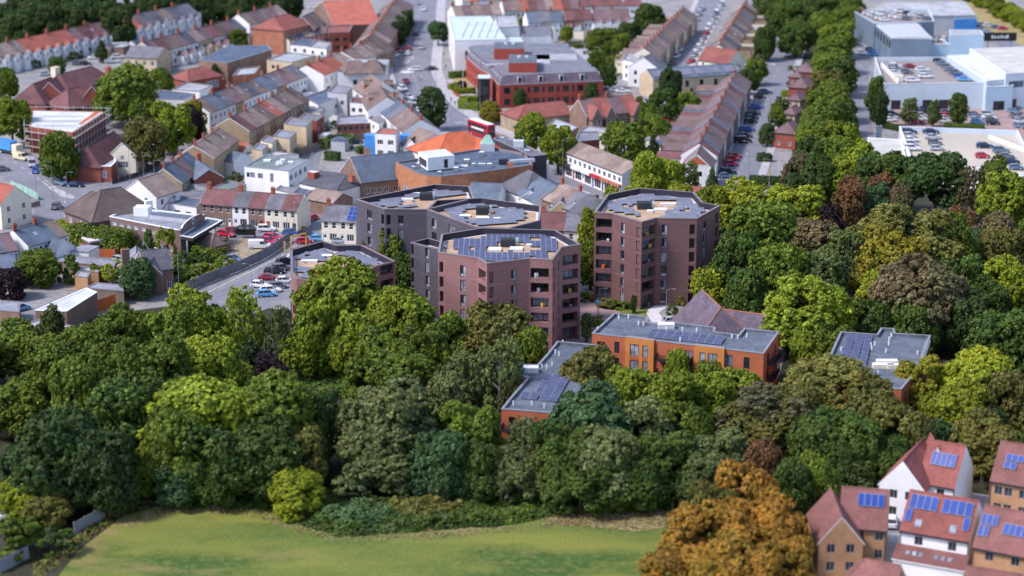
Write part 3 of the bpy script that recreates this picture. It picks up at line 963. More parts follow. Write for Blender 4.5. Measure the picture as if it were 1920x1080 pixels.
def car_meshes(kind):
    if kind in VMESH:
        return VMESH[kind]
    P_ = CAR['white']                    # slot 0 is replaced per car
    if kind == 'van':
        ln,hw,hb,ht = 5.0,.95,1.05,2.05
        prof = [(-2.5,.42,1.05,.90),(-2.47,.36,2.0,.92),(-2.3,.32,2.06,.95),(.6,.3,2.06,.95),(.95,.3,1.98,.95),(1.65,.3,1.18,.95),(2.3,.32,1.02,.90),(2.5,.42,.82,.78)]
    elif kind == 'estate':
        prof = [(-2.3,.42,.92,.76),(-2.2,.32,1.0,.84),(-1.6,.27,1.0,.89),(0,.25,.98,.9),(1.0,.26,.95,.9),(1.8,.28,.84,.85),(2.2,.36,.66,.70)]
        gh = [(-2.15,.80,.9,.1),(-1.75,.64,1.0,1.42),(.15,.64,1.0,1.46),(1.05,.76,.95,.1)]
    elif kind == 'suv':
        prof = [(-2.25,.5,1.0,.80),(-2.15,.38,1.1,.88),(-1.5,.33,1.1,.93),(0,.3,1.08,.94),(1.1,.3,1.06,.94),(1.85,.34,.98,.88),(2.25,.46,.8,.74)]
        gh = [(-2.05,.82,1.0,.1),(-1.7,.68,1.1,1.68),(.2,.68,1.1,1.7),(1.1,.80,1.0,.1)]
    elif kind == 'saloon':
        prof = [(-2.3,.42,.9,.72),(-2.2,.32,.98,.82),(-1.5,.27,1.0,.88),(0,.25,.97,.89),(1.0,.26,.93,.89),(1.8,.28,.82,.84),(2.25,.36,.66,.68)]
        gh = [(-1.75,.74,.95,.1),(-1.0,.62,1.0,1.40),(.1,.62,1.0,1.42),(1.05,.75,.93,.1)]
    else:
        prof = [(-1.95,.42,.9,.72),(-1.85,.32,1.0,.80),(-1.3,.27,1.0,.86),(0,.25,.98,.87),(.85,.26,.95,.87),(1.5,.28,.86,.82),(1.9,.36,.68,.68)]
        gh = [(-1.85,.74,.95,.1),(-1.35,.62,1.0,1.46),(.1,.62,1.0,1.50),(1.0,.74,.95,.1)]
    b = MB(); b.mi(P_)
    secs = []
    for x,zl,zh,hw in prof:
        zm = zl + (zh - zl) * .55
        secs.append([(x,-hw*.9,zl),(x,hw*.9,zl),(x,hw,zl + .12),(x,hw,zm),(x,hw*.9,zh - .04),(x,hw*.6,zh),(x,-hw*.6,zh),(x,-hw*.9,zh - .04),(x,-hw,zm),(x,-hw,zl + .12)])
    loft(b,secs,P_)
    xf,xr = prof[-1][0],prof[0][0]
    hw,zt = prof[-1][3],prof[-1][2]
    b.box(xf - .05,-.5,prof[-1][1] - .02,xf + .03,.5,prof[-1][1] + .12,'black')
    b.box(xf - .02,-.26,.52,xf + .04,.26,.63,'white_paint')
    b.box(xr - .035,-.26,.62,xr + .02,.26,.73,'white_paint')
    g = MB()
    if kind == 'van':
        g.face([(1.02,-.8,1.96),(1.66,-.86,1.24),(1.66,.86,1.24),(1.02,.8,1.96)],'car_glass')
        g.v = [(x + .03,y,z + .03) for x,y,z in g.v]
        for s in (-1,1):
            g.face([(.1,s*.965,1.25),(1.45,s*.965,1.25),(.95,s*.955,1.85),(.1,s*.955,1.85)],'car_glass')
    else:
        (x0,y0,z0,_),(x1,y1,_,zr1),(x2,y2,_,zr2),(x3,y3,z3,_) = gh
        bb = [(x0,-y0,z0),(x3,-y3,z3),(x3,y3,z3),(x0,y0,z0)]
        tt = [(x1,-y1,zr1),(x2,-y2,zr2),(x2,y2,zr2),(x1,y1,zr1)]
        for i in range(4):
            j = (i + 1) % 4
            g.face([bb[i],bb[j],tt[j],tt[i]],'car_glass')
        xm = (x1 + x2) / 2
        roof = [[(x1 - .05,-y1 - .02,zr1 - .03),(x2 + .06,-y2 - .02,zr2 - .03),(x2 + .06,y2 + .02,zr2 - .03),(x1 - .05,y1 + .02,zr1 - .03)],
                [(x1 + .12,-y1 + .1,zr1 + .05),(x2 - .1,-y2 + .1,zr2 + .04),(x2 - .1,y2 - .1,zr2 + .04),(x1 + .12,y1 - .1,zr1 + .05)]]
        loft(b,roof,P_)
        for s in (-1,1):                                   # pillars
            for xa,xb,ya,za in ((x2,x3,(y2,y3),(zr2,z3)),(x1,x0,(y1,y0),(zr1,z0)),((x1+x2)/2,(x1+x2)/2 - .03,(y1,(y0+y3)/2),(zr1,z0))):
                b.tube([(xa,s*(ya[0] + .012),za[0]),(xb,s*(ya[1] + .012),za[1])],[.045,.05],P_,4,cap=False)
        b.box(.75,-1.02,.98,.92,-.84,1.12,P_); b.box(.75,.84,.98,.92,1.02,1.12,P_)
    lg,tl = MB(),MB()
    lg.box(-.12,-.17,0,.05,.17,.14,'lamp_clear'); tl.box(-.05,-.13,0,.08,.13,.2,'lamp_red')
    VMESH[kind] = (b.mesh('body'),g.mesh('window_glass'),lg.mesh('headlight'),tl.mesh('tail_light'),prof)
    return VMESH[kind]
WHEEL = wheel_mesh(.33)
CARN = [0]
KINDS_ = ['hatch','saloon','hatch','estate','suv']
def car_at(x,y,z,hd,colour,label,kind=None,group=None,near=False,cat=None):
    rnd = random.Random(int(x*31 + y*17))
    kind = kind or rnd.choice(KINDS_)
    body,glass,hl,tl,prof = car_meshes(kind)
    t = thing('parked_van' if kind == 'van' else 'car',label,cat or ('van' if kind == 'van' else 'car'),(x,y,z),R(hd + rnd.uniform(-2,2)),group)
    o = new('body',body,t)
    o.material_slots[0].link = 'OBJECT'; o.material_slots[0].material = CAR[colour]
    new('window_glass',glass,t)
    xf,xr = prof[-1][0],prof[0][0]
    for s in (-1,1):
        for xw in (xf - .85,xr + .75):
            new('wheel',WHEEL,t,(xw,s*(prof[2][3] - .10),.33))
        if near:
            new('headlight',hl,t,(xf - .03,s*(prof[-1][3] - .12),prof[-1][2] - .12))
            new('tail_light',tl,t,(xr,s*(prof[0][3] - .08),prof[0][2] - .28))
    CARN[0] += 1
    return t
def cars(rows,hz=0.0):
    """rows of (px, py, colour, heading in degrees from +X, label[, kind])."""
    for r in rows:
        p = G(r[0],r[1],hz)
        car_at(p.x,p.y,hz + 0.02,r[3],r[2],r[4],r[5] if len(r) > 5 else None,r[6] if len(r) > 6 else None,near=r[1] > 380)

# ------------------------------------------------------------------ street furniture, people
_lm = {}
def street_lamp(px_,py_,h,label,group='street lamps',arm=1.2,hd=0.0):
    p = G(px_,py_,0)
    if h not in _lm:
        a,b,c = MB(),MB(),MB()
        a.tube([(0,0,0),(0,0,1.2),(0,0,1.25),(0,0,h)],[.12,.12,.075,.055],'grey_metal',6)
        b.tube([(0,0,h - .05),(arm*.5,0,h + .12),(arm,0,h + .15)],[.045,.04,.035],'grey_metal',5)
        c.box(arm - .1,-.14,h + .08,arm + .55,.14,h + .2,'grey_metal')
        _lm[h] = (a.mesh('pole'),b.mesh('arm'),c.mesh('lantern'))
    t = thing('street_lamp',label,'street lamp',p,R(hd),group)
    for n,m_ in zip(('pole','arm','lantern'),_lm[h]):
        new(n,m_,t)
def person_mesh(pose,top,low,hair):
    """one continuous skinned figure in mid-stride or standing."""
    v = {'pelvis': (0,0,.95),'waist': (0,0,1.12),'chest': (0,.01,1.36),'neck': (0,0,1.5),'head': (0,.02,1.62),'crown': (0,.01,1.74)}
    st = .22 if pose == 'walk' else .04
    for s,n in ((-1,'l'),(1,'r')):
        k = st * s
        v['hip' + n] = (.09*s,0,.9); v['knee' + n] = (.10*s,k*.8 + .03,.5); v['ank' + n] = (.10*s,k*1.1 - .02,.09); v['toe' + n] = (.11*s,k*1.1 + .16,.04)
        v['sho' + n] = (.19*s,0,1.42); v['elb' + n] = (.25*s,-k*.5,1.14); v['wri' + n] = (.25*s,-k*.9 + .08,.9); v['han' + n] = (.25*s,-k + .10,.80)
    ed = [('pelvis','waist'),('waist','chest'),('chest','neck'),('neck','head'),('head','crown')]
    for n in 'lr':
        ed += [('pelvis','hip' + n),('hip' + n,'knee' + n),('knee' + n,'ank' + n),('ank' + n,'toe' + n),('chest','sho' + n),('sho' + n,'elb' + n),('elb' + n,'wri' + n),('wri' + n,'han' + n)]
    rad = {'pelvis': .145,'waist': .125,'chest': .155,'neck': .06,'head': .10,'crown': .07,'hip': .10,'knee': .062,'ank': .045,'toe': .04,'sho': .068,'elb': .05,'wri': .036,'han': .045}
    names = list(v)
    me = bpy.data.meshes.new('person')
    me.from_pydata([v[n] for n in names],[(names.index(a),names.index(b)) for a,b in ed],[])
    o = bpy.data.objects.new('person_build',me); C.objects.link(o)
    md = o.modifiers.new('skin','SKIN'); sb = o.modifiers.new('sub','SUBSURF'); sb.levels = 1; sb.render_levels = 1
    for i,n in enumerate(names):
        k = n if n in rad else n[:-1]
        me.skin_vertices[0].data[i].radius = (rad[k],rad[k])
    me.skin_vertices[0].data[0].use_root = True
    out = bpy.data.meshes.new_from_object(o.evaluated_get(bpy.context.evaluated_depsgraph_get()))
    bpy.data.objects.remove(o)
    for m_ in (top,low,'skin',hair):
        out.materials.append(M[m_])
    for p in out.polygons:
        z = p.center.z; x = abs(p.center.x)
        p.material_index = 3 if z > 1.66 or (z > 1.58 and p.center.y < -.01) else 2 if z > 1.47 or (x > .2 and z < .93) else 0 if z > .98 or x > .19 else (3 if z < .1 else 1)
        p.use_smooth = True
    return out

# ------------------------------------------------------------------ the setting: ground, roads, yards, meadow
def sheet(name,pts,z,mt,kind='structure',label=None):
    b = MB(); b.face([(p[0],p[1],z) for p in pts],mt)
    o = new(name,b.mesh(name)); o['kind'] = kind
    if label: o['label'] = label
    return o
def psheet(name,pxs,z,mt,**k):
    return sheet(name,[G(*p) for p in pxs],z,mt,**k)
D('ground_mix',(0.20,0.195,0.195),var=0.3,vs=0.12,fine=0.25,fs=0.8,col2=(0.31,0.295,0.28))
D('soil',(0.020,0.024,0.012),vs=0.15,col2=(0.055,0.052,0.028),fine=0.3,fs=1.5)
D('asphalt',(0.195,0.198,0.222),var=0.12,vs=0.10,fine=0.10,fs=0.5)
D('asphalt_dark',(0.105,0.11,0.13),var=0.15,vs=0.12,fine=0.10,fs=0.5)
D('asphalt_pale',(0.36,0.365,0.385),var=0.10,vs=0.10,fine=0.08,fs=0.5)
D('paving',(0.40,0.39,0.40),var=0.12,vs=0.2,fine=0.12,fs=1.5)
D('paving_pink',(0.34,0.235,0.215),var=0.15,vs=0.2,fine=0.12,fs=1.5)
D('yard',(0.27,0.235,0.195),var=0.2,vs=0.2,fine=0.15,fs=1.2)
D('lawn',(0.085,0.14,0.022),vs=0.12,col2=(0.20,0.215,0.05),fine=0.2,fs=0.9)
D('lawn_dry',(0.28,0.21,0.09),vs=0.15,col2=(0.36,0.30,0.13),fine=0.15,fs=0.9)
D('deck_grey',(0.27,0.235,0.225),var=0.1,vs=0.1,fine=0.06,fs=0.6)
D('deck_cream',(0.46,0.41,0.33),var=0.08,vs=0.06,fine=0.05,fs=0.6)

def terrain():
    n = 40
    b = bmesh.new()
    xs = [-2500,-1200,-600] + [-400 + 20*i for i in range(41)] + [600,1200,2500]
    ys = [-300,0,150] + [200 + 20*i for i in range(46)] + [1400,2000,3500]
    g = [[b.verts.new((x,y,0.0)) for x in xs] for y in ys]
    for j in range(len(ys) - 1):
        for i in range(len(xs) - 1):
            b.faces.new((g[j][i],g[j][i+1],g[j+1][i+1],g[j+1][i]))
    me = bpy.data.meshes.new('ground'); b.to_mesh(me); b.free()
    me.materials.append(M['ground_mix'])
    o = new('ground',me); struct(o)
terrain()

# grass of the meadow: mown green with dry, straw and clover patches
def meadowmat():
    m = bpy.data.materials.new('meadow_grass'); m.use_nodes = True
    nt = m.node_tree; N,L = nt.nodes,nt.links
    b = N['Principled BSDF']; b.inputs['Roughness'].default_value = 0.9; b.inputs['Specular IOR Level'].default_value = 0.1
    geo = N.new('ShaderNodeNewGeometry')
    def noise(sc,det,stretch=None,rot=0):
        n = N.new('ShaderNodeTexNoise'); n.inputs['Scale'].default_value = sc; n.inputs['Detail'].default_value = det
        mp = N.new('ShaderNodeMapping'); mp.inputs['Rotation'].default_value = (0,0,rot)
        if stretch: mp.inputs['Scale'].default_value = stretch
        L.new(geo.outputs['Position'],mp.inputs[0]); L.new(mp.outputs[0],n.inputs['Vector'])
        return n.outputs[0]
    def ramp(fac,a,c):
        r = N.new('ShaderNodeMapRange'); r.inputs[1].default_value,r.inputs[2].default_value = a,c
        L.new(fac,r.inputs[0]); return r.outputs[0]
    def mix(f,a,c):
        x = N.new('ShaderNodeMix'); x.data_type = 'RGBA'; L.new(f,x.inputs[0])
        for s,v in ((6,a),(7,c)):
            if isinstance(v,tuple): x.inputs[s].default_value = (*v,1)
            else: L.new(v,x.inputs[s])
        return x.outputs[2]
    col = mix(ramp(noise(0.05,4,(.45,1.5,1),.2),.38,.60),(0.085,0.132,0.030),(0.195,0.208,0.042))
    col = mix(ramp(noise(0.09,5,(.5,1,1),.1),.50,.62),col,(0.055,0.105,0.024))
    col = mix(ramp(noise(0.075,4,(.45,1.2,1),.25),.54,.66),col,(0.27,0.205,0.085))
    col = mix(ramp(noise(0.8,4),.45,.8),col,(0.17,0.19,0.05))
    fine = N.new('ShaderNodeVectorMath'); fine.operation = 'SCALE'
    L.new(col,fine.inputs[0])
    rr = N.new('ShaderNodeMapRange'); rr.inputs[1].default_value,rr.inputs[2].default_value,rr.inputs[3].default_value,rr.inputs[4].default_value = .25,.75,.72,1.25
    L.new(noise(2.6,3),rr.inputs[0]); L.new(rr.outputs[0],fine.inputs['Scale'])
    L.new(fine.outputs[0],b.inputs['Base Color'])
    return m
M['meadow'] = meadowmat()
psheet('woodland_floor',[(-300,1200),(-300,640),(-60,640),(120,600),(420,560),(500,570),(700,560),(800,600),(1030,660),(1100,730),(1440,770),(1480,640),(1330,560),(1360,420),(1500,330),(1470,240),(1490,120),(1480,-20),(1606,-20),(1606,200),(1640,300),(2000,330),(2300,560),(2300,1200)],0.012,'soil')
psheet('meadow',[(70,1130),(150,1030),(235,965),(330,942),(500,948),(600,965),(660,985),(930,990),(1060,950),(1180,935),(1330,935),(1420,1000),(1300,1130)],0.03,'meadow')
psheet('dry_bank',[(1010,968),(1090,962),(1180,966),(1255,958),(1265,985),(1200,997),(1130,990),(1050,980)],0.040,'lawn_dry')
psheet('left_path',[(-60,680),(60,678),(90,700),(40,712),(-60,705)],0.034,'lawn_dry')
psheet('left_track',[(-60,800),(40,795),(60,815),(-60,830)],0.034,'lawn_dry')

RZ = [0.02]
def ribbon(name,pxs,width,mt,z=None,world_pts=None,**k):
    pts = world_pts or [G(*p) for p in pxs]
    out = []                                     # round the corners a little
    for i,p in enumerate(pts):
        if 0 < i < len(pts) - 1:
            a,c = pts[i-1],pts[i+1]
            out += [p.lerp(a,.25),p.lerp(a,.08).lerp(c,.04),p.lerp(c,.25)]
        else:
            out.append(p)
    pts = out
    l,r = [],[]
    for i,p in enumerate(pts):
        d = (pts[min(i+1,len(pts)-1)] - pts[max(i-1,0)]).normalized()
        n = Vector((-d.y,d.x))
        l.append(p + n*width/2); r.append(p - n*width/2)
    if z is None:
        RZ[0] += 0.004; z = RZ[0]
    b = MB()
    for i in range(len(pts) - 1):
        b.face([(*r[i],z),(*r[i+1],z),(*l[i+1],z),(*l[i],z)],mt)
        if z > .09:
            for s in (l,r):
                b.face([(*s[i],0),(*s[i+1],0),(*s[i+1],z),(*s[i],z)],'pale_stone')
    o = new(name,b.mesh(name)); o['kind'] = k.get('kind','structure')
    if 'label' in k: o['label'] = k['label']
    return l,r,pts
def offset(pts,d):
    o = []
    for i,p in enumerate(pts):
        t = (pts[min(i+1,len(pts)-1)] - pts[max(i-1,0)]).normalized()
        o.append(p + Vector((-t.y,t.x)) * d)
    return o
LINES = MB()
def dashes(pts,w=0.14,on=3.0,off=4.0,z=0.10,mt='line_white'):
    acc,draw = 0.0,True
    for a,b in zip(pts[:-1],pts[1:]):
        d = b - a; L = d.length; d /= max(L,1e-6); n = Vector((-d.y,d.x)); u = 0.0
        while u < L:
            step = min((on if draw else off) - acc,L - u)
            if draw and step > .05:
                p,q = a + d*u,a + d*(u + step)
                LINES.face([(*(p - n*w/2),z),(*(q - n*w/2),z),(*(q + n*w/2),z),(*(p + n*w/2),z)],mt)
            acc += step; u += step
            if acc >= (on if draw else off) - 1e-6:
                acc,draw = 0.0,not draw
HIGH = [(797,-40),(789,10),(783,60),(774,110),(772,135),(786,172),(815,205),(862,236),(920,262),(985,292),(1060,324),(1130,352),(1200,372)]
_,_,hp = ribbon('high_street',HIGH,12.5,'asphalt')
dashes(hp)
_,_,p_ = ribbon('junction_road',[(-60,272),(20,300),(75,338),(125,378),(120,420),(70,470)],15,'asphalt')
dashes(p_)
_,_,p_ = ribbon('market_street',[(110,375),(185,358),(262,330),(340,283),(405,240),(475,200),(560,165),(640,140),(765,126)],9,'asphalt')
dashes(p_)
_,_,p_ = ribbon('station_road',[(150,385),(240,380),(330,394),(410,420),(500,434),(590,445),(690,456),(780,470)],8.5,'asphalt')
dashes(p_,off=3)
_,_,ap = ribbon('avenue_road',[(1487,-40),(1482,30),(1478,75),(1455,140),(1437,195),(1418,245),(1396,300),(1376,350),(1350,420)],9.5,'asphalt')
dashes(offset(ap,-4.6),on=400,off=.1,w=.2)
dashes(ap,on=2,off=6)
_,_,sp_ = ribbon('terrace_street',[(1345,-40),(1328,10),(1304,60),(1268,122),(1245,160)],8.5,'asphalt')
_,_,dp = ribbon('dealership_road',[(1606,60),(1609,110),(1607,170),(1609,230),(1622,275),(1650,310)],7,'asphalt')
dashes(offset(dp,-3.2),on=300,off=.1,w=.2)
ribbon('back_alley',[(618,190),(600,240),(586,300),(570,345),(590,400),(580,440)],4,'asphalt')
ribbon('wood_drive',[(1400,545),(1388,570),(1400,600),(1440,620)],5,'asphalt_dark')
ribbon('garden_path',[(1235,605),(1222,585),(1245,572)],2.6,'pale_stone')
ribbon('plaza_path',[(1090,560),(1105,600),(1120,640),(1095,680)],3.2,'paving_pink')
ribbon('tower_path',[(1090,622),(1115,628),(1160,640)],3.0,'pale_stone')
ribbon('wood_path',[(1760,678),(1800,690),(1830,660),(1822,600)],3.0,'lawn_dry')
ribbon('far_slope',[(1950,100),(1900,50),(1840,0),(1780,-40)],22,'lawn_dry')
ribbon('far_road',[(1990,130),(1920,100),(1880,78),(1800,40)],8,'asphalt')
psheet('car_park',[(416,452),(500,450),(520,470),(410,510),(395,500)],0.064,'yard')
psheet('tower_drive',[(560,462),(610,462),(575,500),(560,560),(470,590),(380,580),(390,556),(450,525),(520,490)],0.068,'asphalt')
psheet('office_car_park',[(1030,82),(1120,82),(1112,122),(1090,128),(1060,105)],0.06,'asphalt_pale')
psheet('dealership_yard',[(1628,150),(1640,236),(1990,262),(1990,170),(1900,150)],0.016,'paving_pink')
psheet('dealership_forecourt',[(1600,60),(1650,100),(1640,112),(1620,130),(1600,130)],0.060,'asphalt')
psheet('far_forecourt',[(1780,60),(1760,30),(1860,25),(1910,70)],0.014,'asphalt_pale')
psheet('plaza',[(1075,548),(1120,545),(1210,592),(1225,640),(1120,660),(1060,640)],0.052,'paving_pink')
psheet('tower_lawn',[(1150,575),(1222,578),(1238,592),(1180,600)],0.056,'lawn')
psheet('office_lawn',[(846,142),(872,142),(890,172),(858,178)],0.056,'lawn_dry')
psheet('office_plaza',[(838,150),(872,190),(960,235),(960,215),(895,190),(870,150)],0.050,'paving')
psheet('brick_apron',[(905,228),(960,235),(975,262),(925,258)],0.055,'paving_pink')
psheet('verge_lawn',[(1424,318),(1446,318),(1440,342),(1416,342)],0.056,'lawn_dry')
psheet('station_yard',[(206,478),(290,470),(330,500),(250,540),(120,545),(110,500)],0.048,'yard')
psheet('school_yard',[(230,300),(330,262),(345,278),(262,330),(215,345)],0.058,'asphalt')
psheet('house_drive',[(1655,925),(1700,945),(1695,1000),(1660,1000)],0.05,'asphalt')
psheet('house_lawn',[(1664,948),(1700,950),(1692,968),(1662,964)],0.056,'lawn')
psheet('housing_yard',[(1520,960),(1560,920),(1680,900),(1860,930),(2000,960),(2000,1140),(1500,1140)],0.022,'paving')
# raised pavements with kerbs
for nm,pts,w in (('high_street',offset(hp,8.1),3.6),('high_street',offset(hp,-8.2),3.8),('avenue',offset(ap,-6.0),2.2),('avenue',offset(ap,6.0),2.2),('terrace_street',offset(sp_,5.3),2.0),('terrace_street',offset(sp_,-5.3),2.0)):
    ribbon('pavement',None,w,'paving',z=0.13,world_pts=[p for i,p in enumerate(pts) if i % 3 != 1])
psheet('traffic_island',[(88,352),(100,350),(142,370),(136,374),(118,370)],0.12,'paving')
# roundabout disc, yellow box, bay lines, arrows
c0 = G(764,135.5)
LINES.face([(c0.x + 2.3*math.cos(a),c0.y + 2.3*math.sin(a),0.108) for a in [6.2832*i/20 for i in range(20)]],'line_white')
def lerp2(a,b,t): return (a[0] + (b[0]-a[0])*t,a[1] + (b[1]-a[1])*t)
def pline(a,b,w=0.16,mt='line_white',z=0.1):
    dashes([G(*a),G(*b)],w,999,.1,z,mt)
A_,B_,C_,D_ = (418,466),(455,449),(497,461),(462,491)
for i in range(7):
    u = i/6; pline(lerp2(A_,B_,u),lerp2(D_,C_,u),.17 if 0 < i < 6 else .24,'yellow_paint')
for i in range(4):
    u = i/3; pline(lerp2(A_,D_,u),lerp2(B_,C_,u),.17 if 0 < i < 3 else .24,'yellow_paint')
pline((392,548),(545,474),.25)
pline((520,494),(531,487),.3); pline((528,482),(536,478),.45); pline((537,483),(543,478),.45)
for i in range(6):
    pline((505 + i*2,547 - i*9),(552,552 - i*9),.14)
for i,(x,y) in enumerate(((1476,98),(1481,98.6),(1486,99.2),(1441,121),(1446,121),(1451,121))):
    s = -1 if i < 3 else 1
    pline((x,y - 1.6),(x + 3*s,y),.5); pline((x + 3*s,y),(x,y + 1.6),.5)
for i in range(7):
    pline((858 + i*7,231 + i*3.4),(872 + i*7,229 + i*3.4),.55)
for a,b in (((763,110),(770,106)),((770,106),(775,112)),((766,118),(776,103)),((760,122),(768,112)),((1604,140),(1616,141)),((1606,187),(1614,187)),((1610,122),(1620,128)),((590,448),(605,444)),((595,452),(612,447)),((605,444),(612,447)),((622,452),(630,446)),((78,340),(120,370)),((84,338),(124,366)),((870,222),(905,240)),((140,398),(152,392))):
    pline(a,b,.2)
o = new('road_markings',LINES.mesh('road_markings')); struct(o)

# ------------------------------------------------------------------ the brick towers
FL = 2.87
D('solar_grey_frame',(0.18,0.19,0.23),fine=0,rough=0.5)
def tower(label,px,h,brick,facets,panels,floors=6,ground=0.0,plant=(),panel_mat='solar',roofz=1.0,grid_dir=None,extra=()):
    """facets: edge -> list of ('w'|'l'|'s', u0, u1[, style]) in fractions of the facet; w tall window, l loggia, s side opening of a loggia."""
    pts = [G(x,y,h) for x,y in px]
    rev = area(pts) < 0
    if rev: pts.reverse()
    n = len(pts)
    c = sum(pts,Vector((0,0))) / n
    t = thing('apartment_tower',label,'apartment tower',c)
    loc = [p - c for p in pts]
    rnd = random.Random(len(label))
    b,gl = MB(),MB()
    for i in range(n):
        k = ((n - 2 - i) % n) if rev else i
        A,B = loc[i],loc[(i + 1) % n]
        L = (B - A).length
        hs = []
        for e in facets.get(k,()):
            u0,u1 = e[1],e[2]
            if rev: u0,u1 = 1 - u1,1 - u0
            u0,u1 = u0 * L,u1 * L
            for f in range(floors):
                z = f * FL + ground
                if len(e) > 4 and f not in e[4]: continue
                if e[0] == 'w':
                    hs.append((u0,u1,z + .40,z + 2.62,.16,None))
                    put_window(t,A,B,(u0 + u1)/2,z + .40,u1 - u0,2.22,rnd.choice(('dkf+','dmf+','dmf+','dpf+')) if len(e) < 4 else e[3],.12)
                elif e[0] == 's':
                    hs.append((u0,u1,z + .62,z + 2.72,.9,'interior'))
                else:
                    za = z + (.80 if f else .05)
                    hs.append((u0,u1,za,z + 2.72,1.5,'interior'))
                    if rnd.random() < .45:
                        dd_ = (B - A) / L; mm_ = A + dd_*(u0 + (u1 - u0)*rnd.uniform(.2,.8)) - Vector((dd_.y,-dd_.x))*.6
                        boxpart(t,'balcony_chair',mm_.x,mm_.y,za,.6,.5,rnd.choice((.5,.8)),rnd.choice(('white_paint','timber','orange_board','grey_metal','yellow_paint')),rz=rnd.uniform(0,3))
                    put_window(t,A,B,(u0 + u1)/2,za,(u1 - u0) * .92,z + 2.62 - za,rnd.choice(('dk3+','dp3+','dp3+','dk4+','dp4+')),1.42,name='patio_window')
                    rl = ('rail',round(u1 - u0,1))
                    if rl not in PCACHE:
                        q = MB(); w2 = (u1 - u0) / 2 - .03
                        q.box(-w2,-.02,.26,w2,.02,.31,'dark_frame')
                        for j in range(7):
                            x = -w2 + 2*w2*j/6; q.box(x - .015,-.012,0,x + .015,.012,.26,'dark_frame')
                        PCACHE[rl] = q.mesh('railing')
                    d = (B - A) / L; nn = Vector((d.y,-d.x)); m_ = A + d*((u0 + u1)/2) - nn*.15
                    if f: new('railing',PCACHE[rl],t,(m_.x,m_.y,za),math.atan2(d.y,d.x))
        facade(b,A,B,0,h,hs,brick,inner=brick)
    new('wall',b.mesh('wall'),t)
    q = MB(); o2 = inset(loc,-.025); bm_ = brick.replace('tower_brick','band_tower').replace('plum_brick','band_plum').replace('grey_brick','band_grey')
    for f in range(1,floors + 1):
        for i in range(n):
            j = (i + 1) % n; z0,z1 = f * FL + .14,f * FL + .24
            q.face([(*o2[i],z0),(*o2[j],z0),(*o2[j],z1),(*o2[i],z1)],bm_); q.face([(*o2[i],z1),(*o2[j],z1),(*loc[j],z1),(*loc[i],z1)],bm_)
    new('string_course',q.mesh('string_course'),t)
    ins = inset(loc,.4); ins2 = inset(loc,1.0); out = inset(loc,-.05)
    q = MB()
    for i in range(n):
        j = (i + 1) % n
        q.face([(*out[i],h + .1),(*out[j],h + .1),(*ins[j],h + .1),(*ins[i],h + .1)],'coping')
        q.face([(*out[i],h - .08),(*out[j],h - .08),(*out[j],h + .1),(*out[i],h + .1)],'coping')
        q.face([(*loc[i],h - .08),(*loc[j],h - .08),(*out[j],h - .08),(*out[i],h - .08)],'coping')
        q.face([(*ins[j],h - roofz - .2),(*ins[i],h - roofz - .2),(*ins[i],h + .1),(*ins[j],h + .1)],'membrane')
    new('parapet',q.mesh('parapet'),t)
    q = MB(); q.face([(*p,h - roofz - .2) for p in ins2],'ballast')
    for i in range(n):
        j = (i + 1) % n
        q.face([(*ins[i],h - roofz - .2),(*ins[j],h - roofz - .2),(*ins2[j],h - roofz - .2),(*ins2[i],h - roofz - .2)],'pale_stone')
    new('roof',q.mesh('roof'),t)
    zr = h - roofz - .2
    d = Vector(grid_dir or (1,0)).normalized(); e = Vector((-d.y,d.x))
    me = panelmesh(1.02,1.72,panel_mat,'solar_frame' if panel_mat == 'solar' else 'solar_grey_frame')
    safe = inset(loc,1.1)
    cnt = 0
    for i in range(-22,23):
        for j in range(-14,15):
            p = d * (i * 1.05) + e * (j * 1.73)
            if not inside(p,safe): continue
            X,Y = PX(c.x + p.x,c.y + p.y,zr + .3)
            if any(inside((X,Y),P) for P in panels[0]) and not any(inside((X,Y),P) for P in panels[1]):
                new('solar_panel',me,t,(p.x,p.y,zr + .22 + .13),rot=(R(2 + 5*(panel_mat == 'solar')),0,math.atan2(d.y,d.x))); cnt += 1
    for kind,X,Y,*a in plant:
        p = G(X,Y,zr) - c
        if kind == 'hvac':
            boxpart(t,'plant_unit',p.x,p.y,zr,a[0],a[1],a[2],'hvac')
            boxpart(t,'vent_pipe',p.x + a[0]*.62,p.y - .2,zr,.35,.35,a[2] + .3,'pale_metal')
        elif kind == 'light':
            boxpart(t,'rooflight',p.x,p.y,zr,a[0],a[1],.45,'pale_stone','white_paint')
        else:
            boxpart(t,'roof_vent',p.x,p.y,zr,.5,.5,.55,'grey_metal','pale_metal')
    return t,c,loc,zr
def zz(pl,s,x0,y0):
    return [(x0 + X*s,y0 + Y*s) for X,Y in pl]
